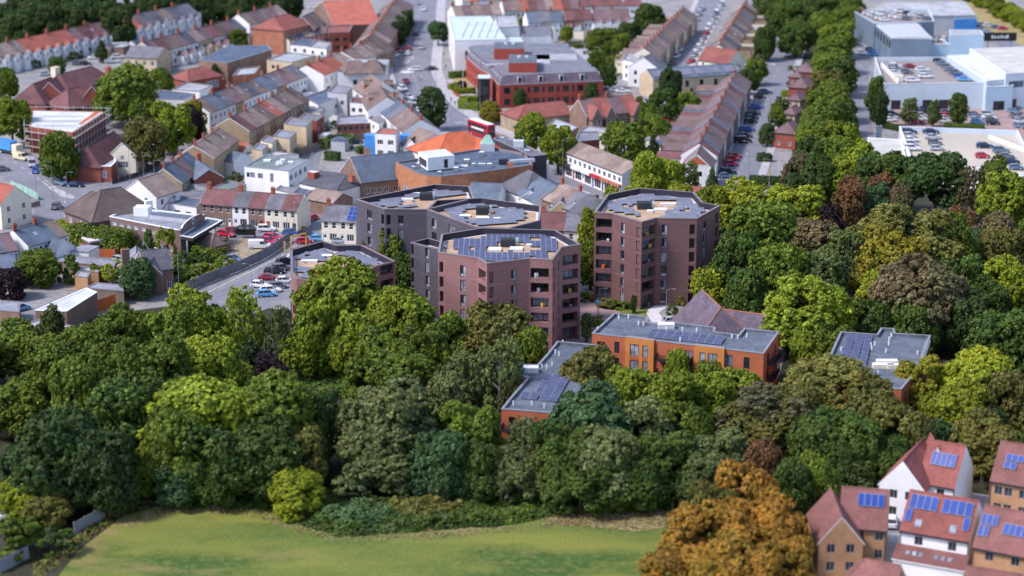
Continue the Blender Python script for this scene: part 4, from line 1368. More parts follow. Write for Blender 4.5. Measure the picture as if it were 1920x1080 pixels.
# front tower
k1 = (.2037,810,420)
fa = {0: [('s',.03,.13),('w',.565,.71)],1: [('l',.14,.88)],2: [('s',.05,.155),('w',.565,.70)],3: [('l',.05,.84)],4: [('s',.10,.22),('s',.62,.74)],5: [('l',.05,.88)]}
tower('reddish brick tower nearest the camera with blue solar panels on its roof',[(821.2,473.4),(894.5,483.5),(912.9,494.3),(992.3,485.2),(1036,487.2),(1053.4,463.8),(1088.7,458.7),(1041.5,432),(903.7,427.7),(827.3,440)],18.8,'tower_brick',fa,
      ([zz([(185,137),(440,137),(540,82),(1095,92),(1100,150),(1172,150),(1175,245),(1000,250),(985,205),(920,205),(830,165),(640,150),(590,200),(510,205),(490,268),(735,258),(735,340),(470,335),(240,285)],*k1),zz([(735,275),(885,275),(885,305),(735,305)],*k1),zz([(900,240),(1065,250),(1065,320),(975,318),(900,285)],*k1)],
       [zz([(340,205),(412,205),(400,255),(330,255)],*k1),zz([(920,130),(1000,130),(1000,165),(920,165)],*k1)]),
      plant=[('hvac',952,461,2.8,2.2,1.4),('light',928,470,2.4,2.2),('light',968,469,2.4,2.2),('light',992,462,1.2,.8),('vent',970,452),('vent',940,455),('vent',835,466)])
k2 = (.2406,1100,340)
fb = {0: [('l',.10,.95)],1: [('w',.29,.42),('s',.82,.93)],2: [('l',.08,.95)],3: [('w',.13,.28),('s',.82,.95)],4: [('w',.28,.42),('s',.80,.94)]}
tw,c2,l2,z2 = tower('dark plum brick tower standing alone beside the lime trees',[(1114.5,398),(1149,400.6),(1203.5,416.5),(1231,409),(1307,410),(1350,386),(1318,380),(1301,361),(1198.6,353),(1138.5,365)],18.3,'plum_brick',fb,
      ([zz([(130,215),(150,180),(450,95),(720,130),(850,130),(925,210),(850,288),(560,285),(700,205),(560,145),(390,170),(330,200),(420,250),(430,285),(340,255)],*k2)],
       [zz([(560,150),(700,150),(700,210),(600,210)],*k2),zz([(740,205),(800,205),(800,235),(740,235)],*k2),zz([(270,180),(330,180),(330,200),(270,200)],*k2)]),
      plant=[('hvac',1208,391,2.9,2.2,1.4),('light',1238,395,2.6,1.6),('light',1252,385,3.2,1.0),('light',1219,398,1.2,1.2),('vent',1224,386),('vent',1286,393),('vent',1266,403)],panel_mat='solar_grey')
# low front-left tower
fc = {4: [('l',.12,.88,None,(3,4))],5: [('w',.3,.5)],8: [('l',.2,.8,None,(3,2,1))]}
k3 = (.1481,400,400)
tower('lower pink brick tower on the left beside the drive',[(545,469),(604,452.6),(632,460.5),(678,460),(741,491),(709,499),(662,520),(625,530),(556,523),(545,510)],14.4,'tower_brick',fc,
      ([zz([(1045,560),(1160,480),(1400,450),(1560,520),(1420,560),(1380,610),(1300,615),(1250,570),(1130,610)],*k3),zz([(1580,510),(1740,470),(2290,660),(2150,700),(1900,640)],*k3),zz([(1050,690),(1130,665),(1280,690),(1200,735),(1080,730)],*k3),zz([(1075,785),(1150,740),(1260,760),(1180,815)],*k3)],
       [zz([(1180,520),(1250,520),(1250,560),(1180,560)],*k3)]),floors=5,
      plant=[('light',580,492,3.2,1.2),('light',613,482,2.0,1.4),('vent',632,477),('vent',655,470)],panel_mat='solar_grey',grid_dir=(1,-.35))
# grey brick pair behind
fd = {5: [('w',.45,.62),('s',.02,.12)],4: [('w',.55,.68),('s',.86,.96)]}
tower('charcoal brick tower at the back left, behind its charcoal twin',[(668,374),(815,346),(881,350),(889,372),(800,393),(721,392)],18.3,'grey_brick',fd,
      ([[(690,382),(715,372),(800,362),(830,352),(872,356),(876,366),(840,368),(800,374),(770,390),(722,388)]],[[(752,372),(810,366),(806,380),(752,386)]]),
      plant=[('hvac',799,374,2.6,2.2,1.4),('light',764,376,2.4,1.2),('light',778,365,3.2,.8),('vent',775,379),('vent',835,357),('vent',853,358)],panel_mat='solar_grey',grid_dir=(1,.5))
fe = {6: [('w',.06,.20),('w',.42,.55),('w',.80,.90)]}
tower('charcoal brick tower directly behind the front tower',[(800,392.5),(817,376),(902,371.5),(1015,387),(1012,414),(955,428),(893,426.5)],18.4,'grey_brick',fe,
      ([[(822,388),(850,380),(902,376),(960,386),(985,393),(985,408),(955,420),(900,422),(862,415)]],[[(872,390),(925,388),(930,405),(872,412)],[(930,386),(950,386),(950,392),(930,392)]]),
      plant=[('hvac',905,401,2.7,2.2,1.5),('light',872,407,2.2,1.2),('light',905,411,2.6,1.4),('light',932,412,1.4,.8),('vent',918,406),('vent',880,387),('vent',850,385),('vent',956,400)],panel_mat='solar_grey',grid_dir=(1,.3))
fg = {2: [('w',.42,.58)],3: [('w',.10,.22),('w',.44,.58)]}
tower('charcoal brick lower block joined to the front tower',[(822.5,468),(832,455),(803,447),(770,455),],14.4,'grey_brick',{2: [('w',.1,.3)],3: [('s',.02,.10),('w',.52,.66)]},([],[]),floors=5)

# ------------------------------------------------------------------ orange brick blocks in the wood
def stub(t,c,H,pts):
    for X,Y in pts:
        p = G(X,Y,H - .4) - c
        boxpart(t,'vent_pipe',p.x,p.y,H - .42,.22,.22,.75,'white_paint')
def panels_on(t,c,zr,quad,nx,ny,m='solar',tilt=10,gap=0.06,skip=()):
    a,b,d_,e = [G(*q,zr) - c for q in quad]           # front-left, front-right, back-right, back-left
    ux,uy = (b - a),(e - a)
    ang = math.atan2(ux.y,ux.x)
    pw,pl = ux.length / nx,uy.length / ny
    me = panelmesh(round(pw - gap,2),round(pl - gap,2),m)
    for j in range(ny):
        for i in range(nx):
            if (i,j) in skip: continue
            p = a.lerp(b,(i + .5)/nx).lerp(e.lerp(d_,(i + .5)/nx),(j + .5)/ny)
            new('solar_panel',me,t,(p.x,p.y,zr + .12 + pl*.5*math.sin(R(tilt))),rot=(R(tilt),0,ang))
H1 = 9.5
ZS = [.5,3.4,6.3]
w1 = lambda L: [(L*.06,1.3,z,1.6,'dk2') for z in ZS] + [(L*.375,1.0,z,1.7,'dk1') for z in ZS] + [(L*.45,1.0,z,1.9,'dk1') for z in ZS]
a_,b_ = (1110,625),(1432,663)
fr_px = [(1110,625),(1152,587),(1215,594),(1213,604),(1238,609),(1266,605),(1341,614),(1340,622),(1385,628),(1395,616),(1461,622),(1432,663)]
def w1f(L):
    o = []
    for u,w,h,zo,st in ((.055,1.5,1.3,.5,'dk2'),(.15,.95,2.1,0,'dk1'),(.265,1.6,2.2,0,'dp2'),(.345,.95,2.2,0,'dp1'),(.475,1.5,1.2,.5,'dk2'),(.57,1.5,2.1,0,'dp2'),(.715,.95,2.0,0,'dp1'),(.80,1.6,2.2,0,'dp2'),(.905,1.1,2.1,0,'dk1')):
        o += [(L*(1-u),w,.45 + 2.95*k + zo,h,st) for k in range(3)]
    return [(L - u,w,z,h,s) for u,w,z,h,s in o]
L1t,loc1,c1,_ = flat('apartment_block','long orange brick apartment block with one row of blue solar panels','apartment block',fr_px,H1,'rust_brick','felt',par=.45,
     wins={11: w1f,10: lambda L: [(L*.3,1.6,z,2.1,'dk2') for z in ZS] + [(L*.75,1.0,z,1.9,'dk1') for z in ZS]},cop='grey_metal',inner='felt')
panels_on(L1t,c1,H1 - .4,[(1212,633),(1352,648),(1360,635),(1221,621)],9,2,'solar',9)
stub(L1t,c1,H1,[(1197,609),(1206,610),(1249,620),(1279,621),(1306,622),(1372,634),(1383,635),(1160,598),(1178,597),(1120,620),(1275,640),(1400,632)])
boxpart(L1t,'rooflight',*(G(1249,611,H1) - c1),H1 - .4,3.0,1.6,.9,'pale_metal','white_paint')
def bay(t,c,a,b,h,m,px_a,px_b,z0=0.0):
    """a facing of another brick standing proud of the wall between two points of the roof edge, with its own windows."""
    A,B = G(*px_a,h) - c,G(*px_b,h) - c
    d = (B - A).normalized(); n = Vector((d.y,-d.x))
    A2,B2 = A + n*.28,B + n*.28
    q = MB(); L = (B2 - A2).length
    o = new('amber_bay',None,t)
    wl = [(L*.30,1.7,z,2.2,'dp2') for z in (.45,3.4,6.35)] + [(L*.68,1.0,z,2.2,'dp1') for z in (.45,3.4,6.35)]
    return A2,B2,q,L,wl
def amber(t,c,h,pa,pb,flipw=False):
    A,B = G(*pa,h) - c,G(*pb,h) - c
    d = (B - A).normalized(); n = Vector((d.y,-d.x))
    A2,B2 = A + n*.5,B + n*.5
    L = (B2 - A2).length
    u1,u2 = (.62,.28) if flipw else (.32,.70)
    e = new('amber_bay',None,t)
    wl = [(L*u1,1.7,z,2.2,'dp2') for z in (.45,3.4,6.35)] + [(L*u2,1.0,z,2.2,'dp1') for z in (.45,3.4,6.35)]
    q = MB()
    walled(e,q,A2,B2,0,h + .25,wl,'amber_brick',dep=.14)
    for P_,Q_ in ((A,A2),(B2,B)):
        q.face([(*P_,0),(*Q_,0),(*Q_,h + .25),(*P_,h + .25)],'amber_brick')
    A3,B3 = A - n*.4,B - n*.4
    q.face([(*A2,h + .25),(*B2,h + .25),(*B3,h + .25),(*A3,h + .25)],'grey_metal')
    q.face([(*B3,h - .4),(*A3,h - .4),(*A3,h + .25),(*B3,h + .25)],'felt')
    w = new('bay_wall',q.mesh('bay_wall'),e)
    for z in (5.95,3.0):
        for u,ww in ((u1,1.7),(u2,1.0)):
            p = A2 + d*(L*u) + n*.012
            boxpart(e,'brick_panel',p.x,p.y,z - .25 if z > 4 else z - .25,ww,.02,.62,'rust_brick',rz=math.atan2(d.y,d.x))
amber(L1t,c1,H1,lerp2(a_,b_,.20),lerp2(a_,b_,.365))
amber(L1t,c1,H1,lerp2(a_,b_,.60),lerp2(a_,b_,.775),True)
def balcony(t,c,h,pa,pb,z,dep=1.5):
    A,B = G(*pa,h) - c,G(*pb,h) - c
    d = (B - A).normalized(); n = Vector((d.y,-d.x)); L = (B - A).length; m = (A + B)/2 + n*(dep/2)
    key = ('balc',round(L,1),dep)
    if key not in PCACHE:
        q = MB()
        q.box(-L/2,-dep/2,0,L/2,dep/2,.16,'dark_frame')
        for (x0,y0,x1,y1) in ((-L/2,-dep/2,L/2,-dep/2),(-L/2,-dep/2,-L/2,dep/2),(L/2,-dep/2,L/2,dep/2)):
            ln = math.hypot(x1-x0,y1-y0); k = int(ln / .22)
            for i in range(k + 1):
                x,y = x0 + (x1-x0)*i/k,y0 + (y1-y0)*i/k
                q.box(x - .03,y - .03,.16,x + .03,y + .03,1.15,'black',bottom=False)
            q.box(min(x0,x1) - .03,min(y0,y1) - .03,1.15,max(x0,x1) + .03,max(y0,y1) + .03,1.22,'black')
        PCACHE[key] = q.mesh('balcony')
    new('balcony',PCACHE[key],t,(m.x,m.y,z),math.atan2(d.y,d.x))
for z in (3.3,6.2):
    balcony(L1t,c1,H1,lerp2(a_,b_,.385),lerp2(a_,b_,.455),z); balcony(L1t,c1,H1,lerp2(a_,b_,.50),lerp2(a_,b_,.59),z)
    balcony(L1t,c1,H1,(1440,652),(1452,634),z,1.2)
# block to the left of it
f2 = [(1045,640),(1141,649),(1112,720),(1045,775),(940,767),(960,742),(990,708),(965,705),(982,684),(1008,684),(1026,664)]
L2t,loc2,cc2,_ = flat('apartment_block','orange brick block stepping down to the wood with panels on its grey roof','apartment block',f2,H1,'rust_brick','felt',par=.45,cop='grey_metal',inner='felt',
     wins={3: lambda L: [(L*.88,1.8,z,2.1,'dk2') for z in ZS] + [(L*.5,1.2,z,2.0,'dp2') for z in ZS] + [(L*.2,1.2,z,2.0,'dk2') for z in ZS],2: lambda L: grid(L,4,1.2,ZS,2.0,'dk2')})
amber(L2t,cc2,H1 - .2,(966,705.5),(989,708))
def sw(t,c): pass
panels_on(L2t,cc2,H1 - .4,[(1004,737),(1018,738),(1036,706),(1022,705)],1,5,'solar',9)
panels_on(L2t,cc2,H1 - .4,[(1010,752),(1030,753),(1055,707),(1040,706)],1,8,'solar',9)
panels_on(L2t,cc2,H1 - .4,[(1028,753),(1044,754),(1066,710),(1056,709)],1,8,'solar',9)
panels_on(L2t,cc2,H1 - .4,[(974,748),(1006,751),(1012,742),(981,739)],2,1,'solar',9)
stub(L2t,cc2,H1,[(1041,663),(1048,667),(1016,690),(1025,692),(1010,694),(1035,685),(997,760),(1020,765),(1055,645),(962,760),(1036,770)])
boxpart(L2t,'rooflight',*(G(995,693,H1) - cc2),H1 - .4,2.6,1.6,.9,'pale_metal','white_paint')
balcony(L2t,cc2,H1,(944,767.5),(966,769),3.3); balcony(L2t,cc2,H1,(944,767.5),(966,769),6.1)
# block on the right
f3 = [(1545,690),(1576,622),(1644,627),(1652,615),(1676,616),(1679,625),(1745,629),(1724,690),(1690,730),(1590,722)]
L3t,loc3,c3,_ = flat('apartment_block','flat grey roofed block among trees with white skylights and three panel columns','apartment block',f3,H1,'rust_brick','felt',par=.5,cop='grey_metal',inner='felt',
     wins={6: lambda L: grid(L,3,1.1,ZS,1.8,'dk1'),7: lambda L: grid(L,2,1.1,ZS,1.8,'dk1')})
for i in range(3):
    panels_on(L3t,c3,H1 - .4,[(1574 + i*16.5,676 + i*10),(1588 + i*16.5,679 + i*9),(1603 + i*16.5,631 + i*1),(1589 + i*16.5,630 + i*1)],1,8,'solar',8)
stub(L3t,c3,H1,[(1633,650),(1640,648),(1634,657),(1661,661),(1667,639),(1671,632),(1646,702),(1640,716),(1720,665),(1666,648),(1577,658),(1609,698)])
for X,Y,w in ((1656,684,3.6),(1678,685,2.6),(1663,677,3.6)):
    boxpart(L3t,'rooflight',*(G(X,Y,H1) - c3),H1 - .5,w,1.3,.7,'cream_render','white_paint')
amber(L3t,c3,H1 - .3,(1741,640),(1730,672))

# ------------------------------------------------------------------ slate lodge with red ridge
lodge = gabled('slate_lodge','old lodge with purple slate roof and red ridge tiles below the plum tower',(1316,544),(1352,578),10.8,4.0,14,'stock_brick','slate_purple',ridge='terracotta',cat='lodge',hrr=4,
       front=lambda L: grid(L,3,1.2,[1.0],1.6,'wk2'),left=lambda L: grid(L,2,1.2,[1.0],1.6,'wk2'))
def annex(t,o,name='wing'):
    """make building o a part of building t."""
    v = Vector(o.location[:2]) - Vector(t.location[:2])
    a = t.rotation_euler[2]
    o.location = (v.x*math.cos(a) + v.y*math.sin(a),-v.x*math.sin(a) + v.y*math.cos(a),o.location[2] - t.location[2])
    o.rotation_euler[2] -= a
    o.parent = t
    for k in ('label','category','group'):
        if k in o.keys(): del o[k]
    o.name = name
    return o
annex(lodge,gabled('lodge_wing','x',(1338,579),(1437,592),8.8,3.6,12,'stock_brick','slate_purple',ridge='terracotta',cat='lodge',
       front=lambda L: grid(L,3,1.2,[1.0],1.6,'wk2')))
annex(lodge,house('roof_gablet','x',G(1316,597,6),R(-60),3.0,5,5.2,6.6,'dark_clad','slate_purple'),'dormer')

# ------------------------------------------------------------------ new houses at the lower right
def topanels(t,a,hr,he,d,quad,nx,ny,m='solar_blue',skip=(),side=-1):
    """panels lying on a house's front slope: quad in fractions (u along the ridge 0-1, v from ridge 0 to eaves 1)."""
    w = a
    (u0,v0),(u1,v1) = quad
    sl = math.atan2(hr - he,d/2)
    ls = math.hypot(hr - he,d/2)
    pw,pl = (u1 - u0) * w / nx,(v1 - v0) * ls / ny
    me = panelmesh(round(pw - .05,2),round(pl - .05,2),m)
    for j in range(ny):
        for i in range(nx):
            if (i,j) in skip: continue
            x = -w/2 + u0*w + pw*(i + .5); v = v0 + (v1 - v0)*(j + .5)/ny
            y,z = side * v * d/2,hr - v*(hr - he)
            new('solar_panel',me,t,(x,y + side*.19*math.sin(sl),z + .16 + .19*math.cos(sl)),rot=(-side*sl,0,0))
def wid(o,a,b,hr): return (G(*b,hr) - G(*a,hr)).length
# brick house with the long side facing the camera
def newhouse(label,a,b,hr,he,d,wall,roof,front,pans,sky=(),**kw):
    t = gabled('new_house',label,a,b,hr,he,d,wall,roof,group='new houses with solar roofs',ov=.25,front=front,**kw)
    w = wid(None,a,b,hr)
    boxpart(t,'gutter',0,-d/2 - .33,he - .32,round(w,1),.14,.12,'dark_frame')
    for s in (-1,1): boxpart(t,'downpipe',s*(w/2 - .15),-d/2 - .08,0,.11,.11,he - .3,'dark_frame')
    for q in pans:
        topanels(t,w,hr,he,d,*q)
    sl = math.atan2(hr - he,d/2)
    for u,v in sky:
        skylight(t,-w/2 + u*w,-v*d/2,hr - v*(hr - he) + .17,sl,-1,.9,1.2)
    return t
NW = lambda us,st='gk2': (lambda L: [(L*u,1.2,z,1.35,st) for u in us for z in (1.0,3.7)])
h2 = newhouse('tan brick house with plum tiled roof, four blue panels and a front gable',(1578,914),(1668,921),9.6,5.4,9,'tan_brick','tile_rose',NW((.45,.85)),[(((.36),.14),(.92,.50)) and (((.36,.14),(.92,.48)),4,1)])
annex(h2,house('front_gable','x',G(1568,938,9.4),R(90),11.2,6.2,5.2,9.0,'tan_brick','tile_rose',left=NW((.28,.72))(6.2),right=[],group='g'))
h1 = newhouse('white rendered house with red roof and five blue panels, farthest of the new houses',(1742,826),(1812,838),10.6,5.6,9.5,'white_render','tile_brick',NW((.22,.62)),[(((.20,.26),(.86,.58)),5,1)])
annex(h1,house('front_gable','x',G(1712,838,10.2),R(64),11,6.8,5.6,9.6,'white_render','tile_brick',left=NW((.35,.72))(6.4),right=[],group='g'))
annex(h1,house('rear_gable','x',G(1752,817,11),R(90),6.0,3.0,6.6,10.2,'white_render','tile_brick',group='g'))
h3 = newhouse('white house with rooflights and two L shaped panel groups on its red roof',(1706,920),(1836,941),9.8,5.6,9.5,'white_render','tile_brick',NW((.28,.76)),
       [(((.05,.10),(.45,.46)),4,1),(((.52,.10),(.95,.46)),4,1),(((.03,.48),(.13,.80)),1,1),(((.86,.48),(.96,.80)),1,1)],sky=((.24,.80),(.74,.80)))
sh = new('lean_to_roof',None,h3)
q = MB(); w3 = wid(None,(1706,920),(1836,941),9.8)
q.box(-w3/2,-7.6,0,w3/2,-4.76,2.3,'white_render',bottom=False)
q.face([(-w3/2 - .2,-7.9,2.35),(w3/2 + .2,-7.9,2.35),(w3/2 + .2,-4.76,3.5),(-w3/2 - .2,-4.76,3.5)],'tile_rose')
q.face([(-w3/2 - .2,-7.9,2.2),(w3/2 + .2,-7.9,2.2),(w3/2 + .2,-7.9,2.35),(-w3/2 - .2,-7.9,2.35)],'white_paint')
new('porch',q.mesh('porch'),sh)
for u in (.18,.27,.36,.58,.68,.78):
    skylight(sh,-w3/2 + u*w3,-6.3,3.0,math.atan2(1.15,3.1),-1,.6,.8)
newhouse('tan brick house at the right edge behind with small panel stack',(1876,828),(1960,842),10.4,5.8,9.5,'tan_brick','tile_rose',NW((.2,.42,.75)),[(((.22,.30),(.62,.48)),3,1),(((.22,.50),(.50,.68)),2,1)])
newhouse('tan brick house in the bottom right corner with two panel stacks',(1846,948),(1962,970),9.8,5.4,9.5,'tan_brick','tile_rose',NW((.28,.7)),[(((.02,.22),(.30,.48)),3,1),(((.02,.50),(.20,.76)),2,1),(((.40,.35),(.80,.62)),4,1)])
gabled('new_house','plum tiled roof of a house cut off at the bottom edge',(1622,1050),(1690,1062),8.6,5.0,8,'tan_brick','tile_rose',group='new houses with solar roofs',hl=3,front=NW((.3,.7)))
gabled('new_house','plum tiled roof cut off at the bottom edge, right of the white house',(1812,1062),(1920,1080),8.0,4.8,8,'tan_brick','tile_rose',group='new houses with solar roofs',front=NW((.3,.7)))

# ------------------------------------------------------------------ the town centre left of the towers
# cinema-like orange building
G3 = [(741.5,304),(782,324),(800,329),(827,331),(896,323.5),(999,309.5),(984,288),(921,276),(784,297)]
cin,cl,cc,_ = flat('assembly_hall','big orange brick hall with flat blue roof and white lift housing','hall',G3,9.2,'cinema_brick','felt_blue',par=.5,cop='coping',
     wins={0: lambda L: [(L*u,1.1,3.0,1.7,'wp2') for u in (.40,.52,.64,.76)] + [(L*.18,.8,2.2,1.2,'dk1')],4: lambda L: [(L*.55,.8,.6,1.9,'dk1')]})
p = G(819,308,9.2) - cc
q = MB()
lo = [G(*z,12.2) - cc for z in ((802,296),(852,291),(834,279),(784,284.5))]
q.prism(lo,9.0,12.2,'white_paint','white_roof')
lb = new('lift_housing',q.mesh('lift_housing'),cin)
d_ = (lo[1] - lo[0]).normalized(); put_door(lb,lo[0],lo[1],(lo[1]-lo[0]).length*.68,9.3,1.0,2.1,'d',-.03)
d2 = (lo[0] - lo[3]).normalized(); n2 = Vector((d2.y,-d2.x)); m2 = (lo[0] + lo[3])/2 + n2*.06
boxpart(lb,'louvre',m2.x,m2.y,9.6,(lo[0]-lo[3]).length*.75,.1,1.7,'dark_clad',rz=math.atan2(d2.y,d2.x))
for X,Y,s in ((875,306,1.3),(918,313,1.2),(855,320,1.2),(786,312,1.2),(903,291,1.2),(824,326,.9),(775,316,.8),(888,311,.9)):
    pp = G(X,Y,8.8) - cc
    boxpart(cin,'roof_vent',pp.x,pp.y,8.72,s,s,s*.8,'grey_metal','white_paint')
for X,Y,sx,sy in ((865,311,3.2,2.2),(903,307,1.8,1.0),(860,316,3,.2)):
    pp = G(X,Y,8.75) - cc
    boxpart(cin,'rooflight',pp.x,pp.y,8.72,sx,sy,.12,'pale_metal','pale_stone')
pp = G(975,305,8.9) - cc
boxpart(cin,'air_duct',pp.x,pp.y,8.9,7.5,.8,.8,'pale_metal',rz=R(18)); boxpart(cin,'plant_unit',pp.x - 4,pp.y - 1,8.72,2.4,1.4,1.3,'hvac')
pp = G(957,313,9) - cc
boxpart(cin,'brick_pier',pp.x,pp.y - .3,0,1.5,1.2,10.3,'cinema_brick','coping')
t = gabled('hip_roofed_hall','cream hall with bright orange hipped roof behind the flat blue roof',(838,251),(869,247),11.5,7.2,15,'cream_render','tile_orange',hl=7.5,hrr=6.5,cat='hall')
annex(t,gabled('wing','x',(890,258),(908,263),10,7.2,9,'cream_render','tile_orange',hl=2,hrr=3))
pp = G(914,278,9.2)
q = MB(); q.box(-1.8,-1.5,8.6,1.8,1.5,10.6,'grey_render'); q.face([(-1.6,-1.4,10.6),(1.6,-1.4,10.6),(.6,.4,12.6),(-.4,.4,12.6)],'copper'); q.face([(-1.6,1.4,10.6),(-1.6,-1.4,10.6),(-.4,.4,12.6)],'copper'); q.face([(1.6,-1.4,10.6),(1.6,1.4,10.6),(.6,.4,12.6)],'copper'); q.face([(1.6,1.4,10.6),(-1.6,1.4,10.6),(-.4,.4,12.6),(.6,.4,12.6)],'copper')
o = new('copper_turret',q.mesh('turret'),cin,(pp.x - cc.x,pp.y - cc.y,0))
dk,dl,dc,_ = flat('dark_shop_block','long dark clad block with a white sign panel beside the main road','shop block',[(925,260),(943,253),(1025,290),(998,293.5)],9.6,'dark_clad','felt',par=.25,
     wins={3: lambda L: [(L*.86,1.3,4.8,2.6,'wp1'),(L*.52,1.2,4.8,2.6,'wp1')] + [(L*u,1.3,1.2,1.6,'gp1') for u in (.95,.88,.81,.74,.67,.60)]})
pp = G(972,273,9.6) - dc
boxpart(dk,'plant_unit',pp.x,pp.y,9.35,2.6,2.2,1.6,'pale_metal')
for X,Y in ((940,258),(960,262),(988,282)):
    pp = G(X,Y,9.4) - dc; boxpart(dk,'rooflight',pp.x,pp.y,9.3,1.4,.7,.25,'pale_metal','white_paint')
pp = (dl[2] + dl[3]) / 2; A,B = dl[2],dl[3]
sg = G(1019,346,0) - dc
boxpart(dk,'sign_panel',sg.x,sg.y,1.6,2.6,.25,4.6,'white_paint')
for i in range(4):
    boxpart(dk,'sign_mark',sg.x - .6 + i*.35,sg.y - .15,2.2,.2,.05,.5 + .3*(i == 2),'red_paint')
# slate hall
ch = gabled('church_hall','brown brick hall with a long slate roof and tall gable windows',(657,296),(772,284.5),10,5.2,14,'brown_brick','slate_blue',cat='hall',
       front=lambda L: [(L*u,1.2,2.2,1.4,'wk2') for u in (.1,.2,.3,.4,.55,.7)],left=lambda L: [(L*u,1.0,1.6,3.2,'wk1') for u in (.62,.74,.86)] + [(L*.42,1.2,.05,2.4,'doorx')])
# white office
wo,wl_,wc,_ = flat('white_office','white two storey office with green and grey flat roof','office',[(458,312),(541,321),(577,300),(500,289)],7.0,'white_render','felt_mid',par=.2,cop='grey_metal',
     wins={0: lambda L: [(L*u,1.5,4.4,1.3,'gp3') for u in (.18,.36)] + [(L*.62,1.0,3.8,2.2,'gp2'),(L*.08,.8,4.4,1.2,'dk1')],1: lambda L: [(L*u,1.9,4.4,1.3,'gp3') for u in (.12,.36,.6,.85)] + [(L*u,1.0,1.4,1.2,'gk2') for u in (.3,.7)]})
gq = MB(); gp = [G(*z,6.95) - wc for z in ((462,312),(516,317),(556,297.5),(501,290.5))]
gq.face([(*v,6.86) for v in gp],'felt_green'); new('green_felt',gq.mesh('green_felt'),wo)
for X,Y,s in ((501,302,1.8),(523,305,1.2),(530,301,1.2),(545,305,1.3),(520,309,.8),(527,308,.8)):
    pp = G(X,Y,6.9) - wc; boxpart(wo,'rooflight',pp.x,pp.y,6.86,s,s*.8,.4,'white_paint')
flat('store_shed','long low white roofed store behind the white office','store',[(464,288),(500,293),(560,289),(520,284),(470,280)],3.2,'white_render','felt_pale',par=.1)
t = gabled('white_workshop','low white workshop with grey hipped roof and square red chimney',(600,321),(648,331),6.2,4.4,14,'white_render','slate',hrr=4,cat='workshop',ov=.2,
       front=lambda L: [(L*u,.7,2.8,.5,'wk1') for u in (.2,.35,.5)] + [(L*.72,1.4,.05,2.3,'doord')])
boxpart(t,'red_stack',-5.2,-3.5,3.5,2.4,1.8,3.4,'red_brick','pale_stone'); chimney(t,5.5,-1.0,5.6,1.4,1.4,.8)
for nm,lab,px,h,wm,rm in (
  ('rear_annex','flat roofed annex with dark slate blue felt behind the cream terrace',[(547,362),(572,366),(593,352),(566,347)],3.4,'white_render','felt_blue'),
  ('rear_annex','flat pale annex left of the dark felt annex behind the terrace',[(515,356),(547,363),(563,350),(530,344)],3.2,'white_render','felt_mid'),
  ('rear_annex','small grey roofed annex right of the dark felt annex',[(577,366),(596,369),(612,357),(592,353)],3.2,'white_render','felt_mid'),
  ('rear_annex','flat blue felt annex behind the white pub',[(345,343),(389,351),(398,340),(356,335)],4.2,'felt_pale','felt_blue'),
  ('rear_annex','grey ribbed roof annex between the pub and the maroon terrace',[(327,366),(382,370),(388,358),(336,355)],3.6,'grey_render','felt_mid'),
  ('white_annex','white flat roofed annex with two dark windows right of the pub',[(317,381),(368,389),(380,374),(330,368)],4.0,'white_render','felt_blue'),
  ('rear_annex','long tan annex with green felt beside the white office',[(398,352),(424,357),(462,346),(430,338)],3.6,'buff_brick','felt_green')):
    flat(nm,lab,'annex',px,h,wm,rm,par=.12,wins={0: lambda L: [(L*u,1.6,1.4,1.2,'dk2') for u in (.3,.7)]})
gabled('red_roof_annex','low annex with a red tiled roof joined to the pub',(300,368),(322,371),5.0,3.2,6,'white_render','tile_red',cat='annex')
gabled('brown_store','low brown roofed store behind the driveway',(592,354),(642,362),5.0,3.2,8,'brown_brick','tile_tan',cat='store',ov=.2)
pub = gabled('white_pub','white gabled pub with grey roof on the road corner',(258,338),(303,324),9.8,6.2,10.5,'white_render','tile_tan',cat='pub',
       left=lambda L: [(L*.30,1.0,4.3,1.5,'wk2'),(L*.72,1.0,4.3,1.5,'wk2'),(L*.45,1.0,.05,2.4,'doorr'),(L*.24,1.0,.05,2.4,'doord')],front=lambda L: grid(L,2,1.1,[1,4],1.4,'wk2'))
terrace((306,317),(352,286),3,'the slate roofed row beside the school yard','pub end','slate houses by the school yard',['stock_brick','brown_brick'],['slate_blue','tile_plum','slate_blue'],d=9,hr=9,seed=3)
tt = gabled('red_brick_house','red brick house with blue slate roof and a wide red chimney',(362,296),(392,318),7.4,5.2,7,'red_brick','slate_blue',cat='house',front=lambda L: [(L*.6,.9,3.2,1.3,'wk2'),(L*.25,.8,3.2,1.3,'wk2')],right=lambda L: [(L*.5,.8,3.2,1.2,'wk2')])
chimney(tt,-6,1.0,5.5,3.2,2.2,1.0,pots=4)
# maroon and cream terrace beside the station road
terrace((388,354.5),(569,368),6,'the cottages on the station road','left end','cottages facing the station road',['brown_brick','brown_brick','white_render','brown_brick','cream_render','cream_render'],['tile_maroon','tile_maroon','slate','tile_maroon','slate','tile_maroon'],d=8,he=5.2,hr=7.8,seed=5,doors='rdw')
wh = terrace((612,385),(676,388.5),2,'the cream pair by the charcoal tower','driveway end','cream pair by the driveway',['cream_render'],['slate'],d=8,he=5.2,hr=7.8,seed=6,doors='w')
topanels(wh[1],(G(676,388.5,7.8) - G(612,385,7.8)).length/2,7.8,5.2,8,((.45,.08),(.98,.95)),2,3)
